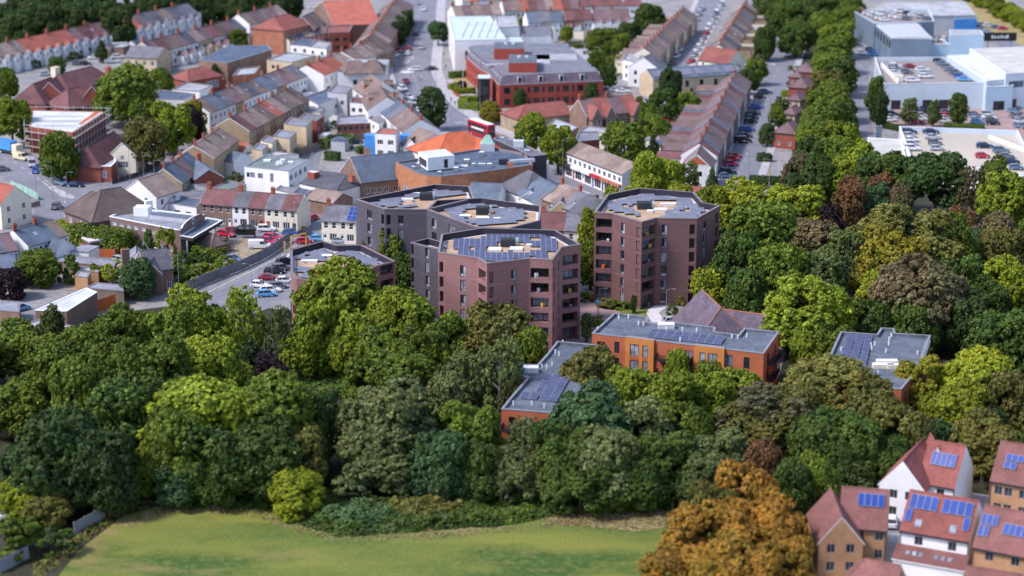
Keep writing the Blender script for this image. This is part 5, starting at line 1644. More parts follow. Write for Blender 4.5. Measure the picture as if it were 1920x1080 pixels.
# police-like station
st = gabled('hipped_station','brick building with a great brown hipped roof at the junction',(190,357),(226,352),11.2,6.0,12,'station_brick','tile_dark',hl=5,hrr=6,cat='station',ov=.5,
       front=lambda L: [(L*u,1.7,3.5,1.4,'wp3') for u in (.36,.56,.72)] + [(L*u,1.6,.9,1.3,'wp3') for u in (.4,.7)],right=lambda L: grid(L,3,1.8,[3.4],1.4,'wp3'))
annex(st,gabled('wing','x',(172,359),(184,363),10.2,6.0,10,'station_brick','tile_dark',hl=4,hrr=3,ov=.5,front=lambda L: grid(L,2,1.4,[3.4],1.3,'wp3')))
boxpart(st,'white_stack',6.2,-5.2,4.5,1.6,1.0,4.2,'white_render')
boxpart(st,'porch_roof',-5.5,-10.2,2.9,12,4.8,.35,'pale_stone')
boxpart(st,'porch',-5.5,-10.0,0,11.4,4.4,2.9,'station_brick')
nb,nl,nc,_ = flat('long_brick_wing','long brick wing with pale flat roof, ribbed rooflight and round end window','station wing',[(205,406),(280,421),(338,432),(384,404),(246,389)],6.6,'station_brick','felt_mid',par=.3,cop='white_paint',
     wins={0: lambda L: [(L*u,1.4,z,.8,'wp3') for u in (.12,.3,.48,.66,.85) for z in (4.8,1.4)],1: lambda L: [(L*u,1.4,z,.9,'wp3') for u in (.15,.4,.7) for z in (4.6,1.4)]})
pp = G(268,402,6.4) - nc; boxpart(nb,'white_plant_room',pp.x,pp.y,6.3,3.4,3.0,2.0,'white_paint',rz=R(-8))
A,B = G(288,399,7.2) - nc,G(365,408,7.2) - nc
d_ = (B - A).normalized(); L_ = (B - A).length
for i in range(26):
    p = A + d_*(L_*(i + .5)/26); boxpart(nb,'rooflight_rib',p.x,p.y,6.3,L_/26 - .12,3.6,.8,'pale_metal','slate_blue',rz=math.atan2(d_.y,d_.x))
A,B = G(243,393,6.4) - nc,G(262,391,6.4) - nc
for i in range(6):
    p = A.lerp(B,(i+.5)/6); boxpart(nb,'rooflight_rib',p.x,p.y,6.3,.3,3.0,.4,'pale_metal','blue_clad')
pp = nl[2].lerp(nl[3],.3)
q = MB(); dd = (nl[3] - nl[2]).normalized(); nn = Vector((dd.y,-dd.x)); A = nl[2] + nn*.06; L_ = (nl[3]-nl[2]).length
pr = [(0,6.0),(L_,6.0),(L_,6.9)] + [(L_*.5 + L_*.42*math.cos(a),6.9 + 1.0*math.sin(a)) for a in [math.pi*i/8 for i in range(9)]] + [(0,6.9)]
q.face([(A.x + dd.x*u,A.y + dd.y*u,z) for u,z in pr],'station_brick'); q.face([(A.x + dd.x*u - nn.x*.4,A.y + dd.y*u - nn.y*.4,z) for u,z in pr],'station_brick')
for (u,z),(u2,z2) in zip(pr[2:],pr[3:]):
    q.face([(A.x + dd.x*u,A.y + dd.y*u,z),(A.x + dd.x*u2,A.y + dd.y*u2,z2),(A.x + dd.x*u2 - nn.x*.4,A.y + dd.y*u2 - nn.y*.4,z2),(A.x + dd.x*u - nn.x*.4,A.y + dd.y*u - nn.y*.4,z)],'pale_stone')
new('curved_gable',q.mesh('curved_gable'),nb)
q = MB(); m = A + dd*(L_*.5) + nn*.06
for r_,mm,o_ in ((.75,'white_paint',0),(.5,'glass',.03)):
    q.face([(m.x + nn.x*o_ + dd.x*r_*math.cos(a),m.y + nn.y*o_ + dd.y*r_*math.cos(a),7.0 + r_*math.sin(a)) for a in [6.2832*i/14 for i in range(14)]],mm)
new('round_window',q.mesh('round_window'),nb)
cn,cl_,cc_,_ = flat('forecourt_canopy','dark flat canopy with white edge over the car park entrance','canopy',[(338,442),(361,446),(417,413),(388,408)],5.4,'interior','felt',z0=4.6,par=.1,cop='white_paint')
for X,Y in ((352,490),(405,452)):
    p = G(X,Y) - cc_; boxpart(cn,'post',p.x,p.y,-4.6,.25,.25,4.6,'white_paint')
gabled('brown_lodge','small brown hipped roof beside the canopy',(385,436),(402,440),4.2,2.2,6,'brown_brick','tile_brown',hl=2,hrr=2,cat='shed')
sto = gabled('stone_house','stone house with slate roofs and a gable beside the long garage',(262,472),(312,466),8.2,5.0,8.5,'brown_brick','slate',cat='house',right=lambda L: [(L*.5,1.6,3.4,1.6,'wk2'),(L*.5,1.8,.8,1.5,'wk2')],front=lambda L: grid(L,3,1.0,[.9],1.4,'wk2'))
annex(sto,house('cross_wing','x',G(287,481,7.4),R(88),6.5,4.4,4.6,7.0,'brown_brick','slate',left=[(2.6,1.3,3.0,1.6,'wk2')],group='g'))
annex(sto,house('cross_wing','x',G(258,486,7.4),R(80),7.5,5.2,4.6,7.2,'brown_brick','slate',left=[(2.6,1.3,3.0,1.6,'wk2')],group='g'))
chimney(sto,-6.6,-2.2,4.6,5.0,1.6,1.0,'brown_brick')
flat('long_garage','long low garage with brown grey roof left of the stone house','garage',[(103,490),(214,500),(220,487),(112,478)],2.6,'timber','felt_mid',par=.05)
flat('brick_shed','small square brick shed with a pale roof near the hedge','shed',[(140,517),(164,521),(170,511),(148,508)],3,'tan_brick','felt_pale',par=.05)
flat('brick_shed','pale flat shed right behind the small square shed','shed',[(148,507),(184,511),(190,503),(152,500)],2.6,'tan_brick','felt_pale',par=.05)
flat('low_slate_shed','low grey roof half hidden by trees below the stone house','shed',[(160,540),(232,546),(228,534),(180,530)],3,'timber','felt_mid',par=.05)
# white-roofed unit at the left
wu,wl2,wc2,_ = flat('white_roof_unit','brick unit with a long white roof at the edge of the wood','workshop',[(66,582),(125,584),(182,548),(162,540)],4.6,'brown_brick','white_roof',par=.05,cop='white_paint')
flat('grey_roof_unit','grey flat roofed unit at the left edge above the trees','workshop',[(-20,580),(36,586),(38,566),(-20,562)],3,'brown_brick','felt_mid',par=.05)
flat('grey_roof_unit','low grey roof below the white roofed unit','workshop',[(0,625),(72,624),(140,612),(75,598)],3,'grey_render','felt_pale',par=.05)
# left edge
lh = gabled('cream_house','cream house with red tiled roof at the far left edge',(-30,338),(28,350),9.4,6.0,9,'cream_render','tile_red',cat='house',right=lambda L: grid(L,2,1,[1,3.8],1.4,'wk2'),front=lambda L: grid(L,4,1,[1,3.8],1.4,'wk2'))
terrace((-70,450),(18,437),4,'the purple row at the left edge','left end','left edge terrace',['brown_brick','white_render'],['slate','tile_plum'],d=8.5,hr=8.4,seed=8)
terrace((24,434),(100,412),4,'the white slate roofed row above the round tree','left end','white slate terrace at left',['white_render'],['slate_blue','slate_blue','slate_blue','tile_tan'],d=8.5,hr=8.4,seed=9)
gabled('white_outbuilding','white outbuilding with blue slate roof right of the white row',(88,446),(122,451),5.8,3.8,6,'white_render','slate_blue',cat='house',front=lambda L: [(L*.7,.8,1.6,1.0,'wk2')])
gabled('white_outbuilding','low grey roofed outbuilding in front of the white row',(52,466),(92,470),4.6,2.8,6,'white_render','slate',cat='house')
gabled('white_outbuilding','white outbuilding at the left edge above the purple tree',(-20,480),(28,478),5.8,3.6,7,'white_render','slate_blue',cat='house')

# ------------------------------------------------------------------ streets of shops
SW = ['white_render','white_render','white_render','stock_brick','white_render']
terrace((362,190),(548,122),12,'the shop row behind the market street','nearer end','shops on the market street',SW,['tile_brown','slate_blue','slate','tile_plum','tile_brown','slate'],d=10,he=6.4,hr=9.4,front=SHOP,seed=11,sky=.7)
D3 = [(0.27,1.1,6.0,1.3,'wks'),(0.75,1.1,6.0,1.3,'wks'),(0.27,1.1,3.3,1.3,'wks'),(0.75,1.1,3.3,1.3,'wks'),(0.3,1.4,.8,1.3,'wk2'),(0.8,.9,.05,2.2,'doord')]
terrace((430,222),(545,164),9,'the brown stock brick row','nearer end','brown stock brick row',['stock_brick','brown_brick'],['tile_maroon','tile_brown','tile_tan','tile_brown','tile_red','tile_tan','tile_brown','tile_tan','tile_brown'],d=11,he=7.8,hr=11,front=D3,back=SHOP,seed=12)
terrace((364,274),(412,240),3,'the tan roofed row beyond the red chimney','nearer end','tan roofed row',['stock_brick'],['tile_tan','tile_tan','tile_brown'],d=10,he=6.8,hr=9.8,front=D3[:4],back=SHOP,seed=13)
for lab,px,h,wm in (('tan rear extension nearest the wooden fence with an outside stair',[(472,279),(492,283),(503,272),(484,268)],5.0,'buff_brick'),('cream rear extension with dark roof behind the fence',[(488,264),(510,269),(522,259),(500,254)],5.4,'cream_render'),
                       ('big tan rear extension on the alley',[(512,256),(543,260),(556,248),(524,243)],6.0,'buff_brick'),('tall tan extension with shaded flank wall',[(532,232),(574,238),(585,226),(545,220)],7.0,'buff_brick'),
                       ('red brick extension beyond the tall tan one',[(560,222),(594,227),(607,217),(572,212)],6.4,'red_brick'),('grey roofed extension at the top of the alley',[(568,208),(600,211),(608,202),(578,199)],5,'cream_render')):
    flat('rear_extension',lab,'extension',px,h,wm,'felt_mid',par=.15,group='rear extensions on the alley',wins={1: lambda L: grid(L,2,1.1,[1.0,3.4],1.2,'wk2')})
t = gabled('white_cottage','white cottage with blue roof tucked behind the tan row',(436,285),(455,288),5.6,4,7,'white_render','slate_blue',cat='house'); 
gabled('red_roof_outhouse','white outhouse with red tiled roof beside the tan row',(448,268),(466,270),5.4,3.8,5,'white_render','tile_red',cat='outhouse')
sr = terrace((575,124),(640,98),3,'the red roofed white shop row','nearer end','red roofed white shops',['white_render'],['tile_red','tile_red','tile_tan'],d=11,he=6.6,hr=9.2,front=SHOP,seed=14)
terrace((640,98),(690,80),3,'the cream shop row by the big junction','nearer end','cream shops by the junction',['cream_render'],['tile_brown','tile_tan'],d=11,he=6.8,hr=9.4,front=SHOP,seed=15)
hot,hl_,hc_,_ = flat('white_inn','white inn with two brown hipped roofs behind its parapet','inn',[(633,134.5),(723,133.5),(716,118),(650,118)],9.5,'white_render','felt_mid',par=.3,wins={0: lambda L: [(L*.36,1.2,5.5,1.5,'dk2')]})
for a,b in (((652,121),(681,120)),((688,120),(712,120))):
    A,B = G(*a,11) - hc_,G(*b,11) - hc_
    m_ = (A + B)/2; w_ = (B - A).length + 3
    o = new('hipped_roof',roofmesh(w_,11,9.4,12.2,2.2,2.2,M['tile_brown']),hot,(m_.x,m_.y - 1.5,0),math.atan2((B-A).y,(B-A).x))
boxpart(hot,'flat_rear_roof',*(G(690,112,9) - hc_),0,13,8,8.4,'grey_render','felt_pale')
for i,(a,b,lab,rm,wm) in enumerate((((695,140),(722,158),'brown roofed house with dormers behind the white inn','tile_brown','white_render'),((712,161),(726,184),'brown roofed house in the row below the inn, second from it','tile_brown','white_render'))):
    t = gabled('street_house',lab,a,b,10,6.4,11,wm,rm,group='brown houses by the high street',back=lambda L: grid(L,3,1.0,[3.6],1.4,'wks'),left=lambda L: grid(L,2,1,[3.6],1.3,'wks'))
    for s in (-1,1):
        annex(t,house('dormer','x',Vector(t.location[:2]) + Vector((s*3.0,0)),t.rotation_euler[2] + R(90),3.0,1.9,8.6,9.6,'tan_brick','tile_brown',group='g'),'dormer')
terrace((732,176),(790,226),7,'the grey slate row on the high street','farther end','grey slate row',['white_render','grey_render','white_render'],['slate','slate','slate_blue','slate','tile_brown','tile_brown','tile_brown'],d=10,he=6,hr=9,flip=True,front=SHOP,seed=16)
gabled('tan_roof_house','broad tan roofed house left of the orange hipped roof',(786,240),(814,250),9.4,6,11,'white_render','tile_tan',cat='house',left=lambda L: grid(L,2,1,[1,3.7],1.4,'wks'),front=lambda L: grid(L,3,1,[3.7],1.3,'wks'))
gabled('white_gable_house','narrow white gabled house with finial left of the orange roof',(770,262),(780,256),7.8,5.4,4.5,'white_render','tile_brown',cat='house',left=lambda L: grid(L,1,.9,[1,3.4],1.3,'wks'))
wt,wtl,wtc,_ = flat('white_stair_block','white three storey block wrapped in blue sheeting','house block',[(703,250),(742,252),(750,243),(714,240)],9.5,'white_render','tile_red',par=.15,wins={0: lambda L: grid(L,2,1.6,[1,3.8,6.6],1.3,'wk3')})
q = MB(); q.box(-1.2,-.3,0,0.1,.3,8.5,'blue_sheet'); o = new('blue_sheeting',q.mesh('sheeting'),wt,(wtl[0].x - .2,wtl[0].y + 1.5,0))
boxpart(wt,'blue_sheeting',wtl[3].x + 2,wtl[3].y + 2.5,4,13,2.5,3.2,'blue_sheet')
for nm,lab,px,h,wm,rm,w0 in (
  ('flat_shop','flat blue felt roofed shop with white walls behind the inn',[(570,183),(596,196),(641,180),(616,166)],6,'white_render','felt_blue',2),
  ('flat_shop','grey flat roofed shop with red parapet beside the inn',[(614,172),(650,176),(660,164),(628,158)],7.5,'grey_render','felt_mid',2),
  ('timber_store','low store with white roof edge and picket fence',[(632,234),(695,231),(692,214),(632,220)],4,'red_brick','felt_mid',6),
  ('flat_shop','small white box building in front of the grey slate row',[(690,222),(710,232),(722,224),(702,214)],5,'white_render','felt_mid',1),
  ('red_top_house','small white house with red roof behind the flat shop',[(656,192),(682,194),(686,184),(660,182)],6,'white_render','tile_maroon',2),
  ('flat_shop','pale flat roof between the inn and the red roofed shops',[(500,112),(548,117),(592,104),(540,98)],6,'buff_brick','felt_pale',2),
  ('flat_shop','blue grey flat roof right of the blue hall',[(544,84),(580,87),(592,75),(560,72)],5,'white_render','felt_blue',2),
  ('flat_shop','white flat roof right of the blue grey flat roof',[(578,88),(612,92),(622,80),(594,76)],5,'white_render','felt_pale',2),
  ('flat_shop','dark flat roof with round rooflights left of the market shops',[(286,185),(345,187),(366,176),(300,168)],5.5,'white_render','felt_blue',3),
  ('flat_shop','pale flat roof behind the dark flat roof',[(322,168),(374,172),(398,160),(350,154)],5.5,'white_render','felt_pale',2)):
    flat(nm,lab,'shop',px,h,wm,rm,par=.2,wins={0: (lambda n: lambda L: grid(L,n,1.2,[h*.55],1.2,'gk2'))(w0),1: lambda L: grid(L,2,1.2,[h*.5],1.2,'gk2')})
D('awning_red',(0.45,0.03,0.04),fine=0); D('awning_green',(0.03,0.16,0.09),fine=0); D('awning_blue',(0.03,0.08,0.35),fine=0); D('awning_purple',(0.18,0.05,0.3),fine=0)
for i,(X,Y,w,mt_,lab) in enumerate(((444,214,4,'awning_red','red awning over the third shop of the market street'),(478,196,5,'awning_purple','purple shop awning along the market street'),(536,172,5,'awning_red','small red awning next to the blue shopfront'),(548,168,6,'awning_blue','blue shopfront awning on the market street'),
                                     (566,163,5,'awning_green','green awning at the corner shop with bright crates'),(612,142,6,'awning_blue','blue fascia awning of the shop facing the inn'),(600,147,5,'dark_clad','black awning left of the blue fascia'),(640,131,6,'awning_red','dark red fascia at the end of the white shops'))):
    p = G(X,Y,2.8); q = MB()
    q.face([(-w/2,-1.6,-.5),(w/2,-1.6,-.5),(w/2,0,.4),(-w/2,0,.4)],mt_); q.face([(-w/2,-1.6,-.8),(w/2,-1.6,-.8),(w/2,-1.6,-.5),(-w/2,-1.6,-.5)],mt_); q.box(-w/2,-.02,.4,w/2,.2,1.0,mt_)
    tag(new('shop_awning',q.mesh('awning'),None,(p.x,p.y,2.8),R(62)),lab,'awning','shop awnings on the market street')
# parade of shops on the main road
SH2 = [(0.25,1.3,4.0,1.3,'wk2'),(0.75,1.3,4.0,1.3,'wk2'),(0.42,3.2,.4,2.2,'wk3'),(0.9,.8,.05,2.3,'doorw')]
par_ = terrace((1085,267),(1196,309),6,'the parade of shops with the long tan roof','farther end','parade of shops',['white_render'],['tile_tan'],d=9,he=6.2,hr=8.2,front=SH2,seed=18,chim=False,sky=0)
for i,o in enumerate(par_):
    w_ = (G(1196,309,8.2) - G(1085,267,8.2)).length/6
    boxpart(o,'shop_fascia',0,-4.9,2.9,w_ - .3,.8,.7,('dark_clad','white_paint','white_paint','awning_red','terracotta','terracotta')[i])

# ------------------------------------------------------------------ red brick office, leisure centre and the far streets
def ofw(n,zs,w=1.3,h=1.5):
    return lambda L: grid(L,n,w,zs,h,'dk2')
OFF = [(936,160),(1131,152),(1060,92),(1028,95),(880,99),(874,107),(899,129),(915,138)]
of,ol,oc,_ = flat('red_office','large red brick office with slate mansard storey and flat grey roof','office',OFF,7.0,'office_brick','felt',par=.02,coping_w=.2,
     wins={0: lambda L: [(L*u,ww,z,1.9,'dk2') for u,ww in ((.075,1.9),(.165,1.0),(.285,.9),(.355,1.9),(.425,.9),(.495,1.9),(.565,.9),(.64,1.9),(.71,.9),(.78,1.9),(.855,.9)) for z in (.8,4.3)],7: ofw(3,[1,4.4]),5: ofw(5,[1,4.4]),4: ofw(2,[1,4.4]),1: ofw(6,[1,4.4])})
i0 = inset(ol,.15); i1 = inset(ol,1.5)
q = MB(); n_ = len(ol)
for i in range(n_):
    j = (i + 1) % n_
    q.face([(*i0[i],7.1),(*i0[j],7.1),(*i1[j],9.7),(*i1[i],9.7)],'slate_purple')
    q.face([(*ol[i],7.1),(*ol[j],7.1),(*i0[j],7.1),(*i0[i],7.1)],'pale_stone')
new('mansard',q.mesh('mansard'),of)
q = MB(); q.face([(*p,9.7) for p in i1],'felt_mid'); new('upper_roof',q.mesh('upper_roof'),of)
kf = [i for i in range(n_) if abs((ol[(i+1) % n_] - ol[i]).length - max((ol[(k+1) % n_] - ol[k]).length for k in range(n_))) < .01][0]
def dormers(i,us):
    A,B = ol[i],ol[(i+1) % n_]; d = (B - A).normalized(); nn = Vector((d.y,-d.x)); L = (B - A).length
    for u in us:
        p = A + d*(L*u) - nn*.75
        if 'dm' not in PCACHE:
            g = MB(); g.box(-.7,-.35,0,.7,1.0,2.1,'pale_stone','felt'); g.box(-.48,-.38,.2,.48,-.34,1.85,'glass'); PCACHE['dm'] = g.mesh('dormer_window')
        new('dormer_window',PCACHE['dm'],of,(p.x,p.y,7.25),math.atan2(d.y,d.x))
dormers(kf,(.07,.14,.185,.28,.355,.43,.50,.575,.65,.72,.815,.87,.935))
for i in range(n_):
    if i != kf and (ol[(i+1) % n_] - ol[i]).length > 5 and ol[i].x < 0: dormers(i,(.2,.4,.6,.8))
for X,Y,sx,sy,h in ((980,128,8.5,15,3.0),(955,105,9.5,13,3.4)):
    p = G(X,Y,9.7) - oc; boxpart(of,'plant_room',p.x,p.y,9.7,sx,sy,h,'office_brick','felt')
    for s in (-1.2,1.2): boxpart(of,'roof_vent',p.x + s,p.y + 2,9.7 + h,1,1,.5,'pale_stone')
for X,Y,sx,sy in ((1040,108,14,10),(1013,112,6,16),(922,122,3,1.5),(934,121,3,1.5)):
    p = G(X,Y,9.7) - oc; boxpart(of,'rooflight',p.x,p.y,9.72,sx,sy,.3,'pale_stone','felt_pale')
gl_ = MB(); ga,gb,gc = G(899,148,8) - oc,G(914,150,8) - oc,G(918,138,8) - oc
gl_.box(ga.x - .5,ga.y - .5,0,ga.x + 3.2,ga.y + 6,8.2,'glass','pale_roof'); new('glazed_entrance',gl_.mesh('glazed_entrance'),of)
lc,lcl,lcc,_ = flat('leisure_centre','white leisure centre with a huge pale blue roof','leisure centre',[(852,76),(950,74),(918,30),(841,31)],11,'white_render','pale_roof',par=.1,cop='pale_metal',
     wins={0: lambda L: [(L*.28,2.6,4.5,3.0,'dk2'),(L*.68,2.6,4.5,3.0,'dk2')],3: lambda L: [(L*u,3.2,1.0,7.5,'gu2') for u in (.15,.35,.55,.75)] })
A,B = G(846,70,11) - lcc,G(838,40,11) - lcc
for i in range(5):
    p = G(872 + i*15,54,11.2) - lcc; boxpart(lc,'roof_rib',p.x,p.y,10.9,.4,34,.25,'pale_metal',rz=R(-3))
for nm,lab,px,h,wm,rm in (('white_annex','white flat roofed hall right of the leisure centre',[(935,52),(974,50),(968,28),(928,30)],9,'white_render','felt_pale'),
   ('white_annex','low pale roof between the leisure centre and the red office',[(950,92),(992,90),(978,68),(946,68)],7,'white_render','pale_roof'),
   ('white_annex','white workshop with ribbed grey roof and a dark opening',[(980,68),(1034,66),(1030,48),(975,49)],6.5,'white_render','felt_mid')):
    flat(nm,lab,'hall',px,h,wm,rm,par=.2,wins={0: lambda L: [(L*.2,3.0,.3,3.2,'xk1' if False else 'dk2')]})
gabled('low_brown_building','low building with a red brown hipped roof in front of the red office',(984,197),(1056,190),7,4.2,11,'stock_brick','tile_brick',hl=5,cat='building',front=lambda L: grid(L,6,1.6,[1.2],1.6,'wp2'),left=lambda L: grid(L,3,1.2,[1.2],1.6,'wp2'))
for nm,lab,px,h,wm,rm in (('flat_surgery','pale flat roofed block left of the red parade block',[(1022,240),(1060,254),(1085,238),(1040,222)],4.2,'brown_brick','felt_pale'),
   ('flat_surgery','dark red brick block with white windows behind the parade',[(1077,266),(1124,262),(1122,246),(1084,248)],6,'red_brick','felt_mid'),
   ('flat_surgery','small pale flat roof beside the gabled brown houses',[(1084,246),(1138,250),(1140,240),(1100,236)],4.4,'cream_render','felt_pale')):
    flat(nm,lab,'block',px,h,wm,rm,par=.2,wins={0: lambda L: grid(L,3,1.3,[h*.45],1.4,'wp2')})
gr = terrace((1084,188),(1186,178),4,'the gabled brown row','left end','gabled brown row',['brown_brick'],['tile_plum','tile_brick','tile_plum','tile_brick'],d=10,he=5.8,hr=9.6,front=FRONT[:2],back=REAR,wing=None,seed=20)
for i,o in enumerate(gr):
    w_ = (G(1186,178,9.6) - G(1084,188,9.6)).length/4
    a = o.rotation_euler[2]
    if i in (0,1,3):
        annex(o,house('front_gable','x',Vector(o.location[:2]) + Vector((math.sin(a),-math.cos(a)))*4.2,a + R(90),6.5,w_*.72,5.6,8.6,'brown_brick','tile_brick',left=[(w_*.22,.9,3.4,1.6,'wks'),(w_*.5,.9,3.4,1.6,'wks'),(w_*.36,2.0,.7,1.6,'wk3')],group='g'),'front_gable')
# terrace along the avenue
terrace((1381,135),(1311,271),20,'the avenue terrace','farther end','terrace along the avenue',['brown_brick','brown_brick','brown_brick','white_render'],['tile_plum','tile_brown','tile_plum','slate','tile_maroon'],d=9,he=5.8,hr=8.8,flip=True,wing=(-.9,6.5,4.6,2.8,1),seed=21,sky=.1)
gabled('end_house','white gabled house with an orange tile panel at the end of the avenue terrace',(1307,289),(1314,273),9.6,6.0,7.6,'white_render','tile_brown',cat='house',
       left=lambda L: [(L*.42,.9,3.9,1.3,'dk2'),(L*.62,.9,3.9,1.3,'dk2'),(L*.5,1.0,1.0,1.5,'dk2')])
eh = bpy.data.objects['end_house']
w_ = (G(1314,273,9.6) - G(1307,289,9.6)).length
q = MB(); x = -w_/2 - .04; q.face([(x,2.6,7.0),(x,-2.6,7.0),(x,0,9.1)],'tile_orange'); q.face([(x - .02,2.9,6.75),(x - .02,-2.9,6.75),(x - .02,-2.9,6.95),(x - .02,2.9,6.95)],'white_paint'); new('tile_panel',q.mesh('tile_panel'),eh)
gabled('low_roofs','low red roofed stores under the lime trees behind the plum tower',(1240,348),(1320,352),4.5,3,8,'white_render','tile_brick',cat='store')
terrace((1285,15),(1207,92),14,'the terrace left of the upper street','farther end','terrace left of the upper street',['stock_brick','cream_render','brown_brick'],['tile_tan','tile_brown','tile_tan','tile_tan','tile_plum'],d=9,flip=True,wing=(-1,5,4.5,2.8,1),seed=22)
terrace((1400,5),(1348,86),14,'the terrace right of the upper street','farther end','terrace right of the upper street',['stock_brick','cream_render','brown_brick'],['tile_tan','tile_brown','tile_tan','slate'],d=9,wing=(-1,5,4.5,2.8,1),seed=23)
gabled('cream_end_house','cream gabled house with red roof at the foot of the upper street',(1326,88),(1382,96),9,5.4,9,'cream_render','tile_brick',cat='house',front=lambda L: grid(L,3,1,[1,3.4],1.3,'wks'))
gabled('white_gable','low white gable beside the cream end house',(1365,110),(1372,104),6.6,4,7,'white_render','slate',cat='house')
gabled('white_villa','white rendered house with a grey roof behind the yellow brick row',(1206,108),(1222,101),9.4,6.2,10,'white_render','slate',cat='house',left=lambda L: grid(L,2,.9,[1,3.8],1.3,'dk1'),front=lambda L: grid(L,2,1,[3.6],1.3,'dk1'))
flat('white_villa_wing','flat white wing left of the white rendered house','house',[(1168,112),(1194,118),(1204,104),(1176,98)],6.5,'white_render','felt_pale',par=.2,wins={0: lambda L: grid(L,2,.9,[1,3.8],1.3,'dk1')})
mod = terrace((1212,131),(1372,120),6,'the yellow brick row with dark roof panels','left end','yellow brick row',['buff_brick'],['slate_blue'],d=10,he=6.0,hr=8.2,front=[(.62,1.3,3.0,2.0,'dk2'),(.3,1.0,.4,2.1,'dk1')],back=None,chim=False,sky=0,seed=24)
wm_ = (G(1372,120,8.2) - G(1212,131,8.2)).length/6
for o in mod: topanels(o,wm_,8.2,6.0,10,((.12,.25),(.88,.85)),3,2,'solar_grey')
terrace((985,24),(1052,22),3,'the grey roofed far row','left end','grey roofed far row',['white_render','cream_render'],['slate_blue','slate'],d=9,he=5.8,hr=8.6,wing=(-1,3,4.4,2.4,-1),seed=25)
terrace((1056,20),(1108,19),3,'the maroon roofed far houses','left end','maroon roofed far houses',['brown_brick','stock_brick','grey_render'],['tile_maroon'],d=9,he=6.2,hr=9,wing=(-1,3.5,4,2.6,-1,M['white_render']),seed=26)
terrace((1110,18),(1178,17),4,'the white gabled far row with brown roofs','left end','white gabled far row',['white_render'],['tile_plum'],d=9,he=6.2,hr=9,wing=(-.7,5,5.2,3.2,-1),seed=27)
terrace((940,2),(1082,-2),9,'the red and brown row across the top','left end','top middle row',['white_render','cream_render'],['tile_plum','tile_tan','tile_red','tile_maroon'],d=10,he=6,hr=9,seed=28)
terrace((1082,-4),(1200,-6),8,'the maroon and white row across the top','left end','top right middle row',['white_render'],['tile_maroon'],d=10,he=6.4,hr=9,seed=29)
terrace((846,12),(935,8),5,'the pale row behind the leisure centre','left end','row behind the leisure centre',['white_render','cream_render'],['tile_tan','tile_plum'],d=10,he=6.2,hr=9,seed=30)
terrace((860,-14),(960,-18),6,'the farthest row at the top edge','left end','farthest row',['white_render','cream_render'],['tile_tan','tile_red','slate'],d=10,he=6.2,hr=9,seed=31)
# upper left
terrace((-28,88),(352,7),22,'the upper left white terrace','nearer end','upper left white terrace',['white_render'],['tile_tan','tile_tan','tile_tan','tile_red','tile_red','tile_red','tile_red','tile_red','tile_plum','tile_maroon','tile_maroon','tile_plum','slate','tile_red','tile_red','tile_plum','slate','slate','tile_tan','slate','slate','slate'],d=9.5,he=5.8,hr=9,wing=(.8,1.4,5.0,2.4,-1),seed=32)
terrace((266,80),(440,36),11,'the second white terrace at the upper left','nearer end','second white terrace',['buff_brick','buff_brick','white_render','white_render','white_render'],['tile_plum','tile_maroon','tile_brown','tile_plum','slate','tile_tan'],d=9.5,he=5.8,hr=9,wing=(.8,3,3.2,2.6,-1),seed=33)
terrace((446,28),(520,10),5,'the tan roofed far terrace','nearer end','tan roofed far terrace',['white_render','cream_render'],['tile_tan','tile_plum'],d=9.5,he=5.8,hr=9,seed=34)
gabled('buff_house_block','buff brick block of flats with grey roof above the big trees',(247,87),(306,90),8.4,5.8,11,'buff_brick','slate',cat='flats',front=lambda L: grid(L,4,1.2,[3.3],1.5,'wk2'),right=lambda L: grid(L,2,1,[3.3],1.4,'wk2'))
flat('blue_hall','wide hall with a dark blue roof and brown brick flank','hall',[(372,113),(426,118),(509,93),(502,85),(428,86)],7,'brown_brick','felt_blue',par=.05,cop='grey_metal')
gabled('red_hip_house','red brick building with red hipped roof and white panel',(352,131),(382,126),7.2,4.6,9,'red_brick','tile_brick',hl=3.5,hrr=3.5,cat='building',front=lambda L: [(L*.7,5,1.4,2.2,'wp4')])
flat('salmon_block','flat salmon coloured block right of the blue hall','block',[(436,142),(478,138),(488,124),(448,128)],5,'terracotta','felt_pale',par=.3)
sc = gabled('school','maroon roofed red brick school with tall gable windows',(112,140),(172,125),11.5,6,14,'red_brick','tile_maroon',hl=3,hrr=5,cat='school')
annex(sc,gabled('wing','x',(62,158),(112,140),10.5,5.6,11,'red_brick','tile_maroon',hl=4))
annex(sc,gabled('front_gable','x',(92,155),(106,143),10.8,6.4,9,'red_brick','tile_maroon',left=lambda L: [(L*.5,4.6,2.6,3.6,'wp4')]),'front_gable')
annex(sc,gabled('front_wing','x',(127,168),(150,164),9.5,5.0,11,'red_brick','tile_maroon',hl=4,hrr=4,front=lambda L: grid(L,3,1.9,[2.4],1.6,'wp2')),'front_wing')
annex(sc,gabled('front_gable','x',(172,162),(180,150),10.4,6.2,7,'red_brick','tile_maroon',left=lambda L: [(L*.5,2.6,2.4,3.4,'wp2')]),'front_gable')
chimney(sc,-8,2,10,3.4,2.2,1.8,'cream_render'); chimney(sc,8,-5,8,3.4,1.6,1.2)
su,sul,suc,_ = flat('roofing_site','block under a new white roof with scaffolding around it','building site',[(55,238),(136,249),(197,210),(60,207)],7,'red_brick','white_roof',par=.05,cop='terracotta')
p1 = [G(*z,7.05) - suc for z in ((146,232),(152,233),(188,210),(178,209))]
q = MB(); q.face([(*v,6.99) for v in p1],'tile_orange'); new('roof_sheeting',q.mesh('roof_sheeting'),su)
for i in range(8):
    for j in range(3):
        pp = G(82 + i*9.5 - j*7,218 + j*9,7) - suc; boxpart(su,'roof_batten',pp.x,pp.y,6.97,2.6,.5,.1,'cream_roof')
q = MB()
o4 = inset(sul,-1.4)
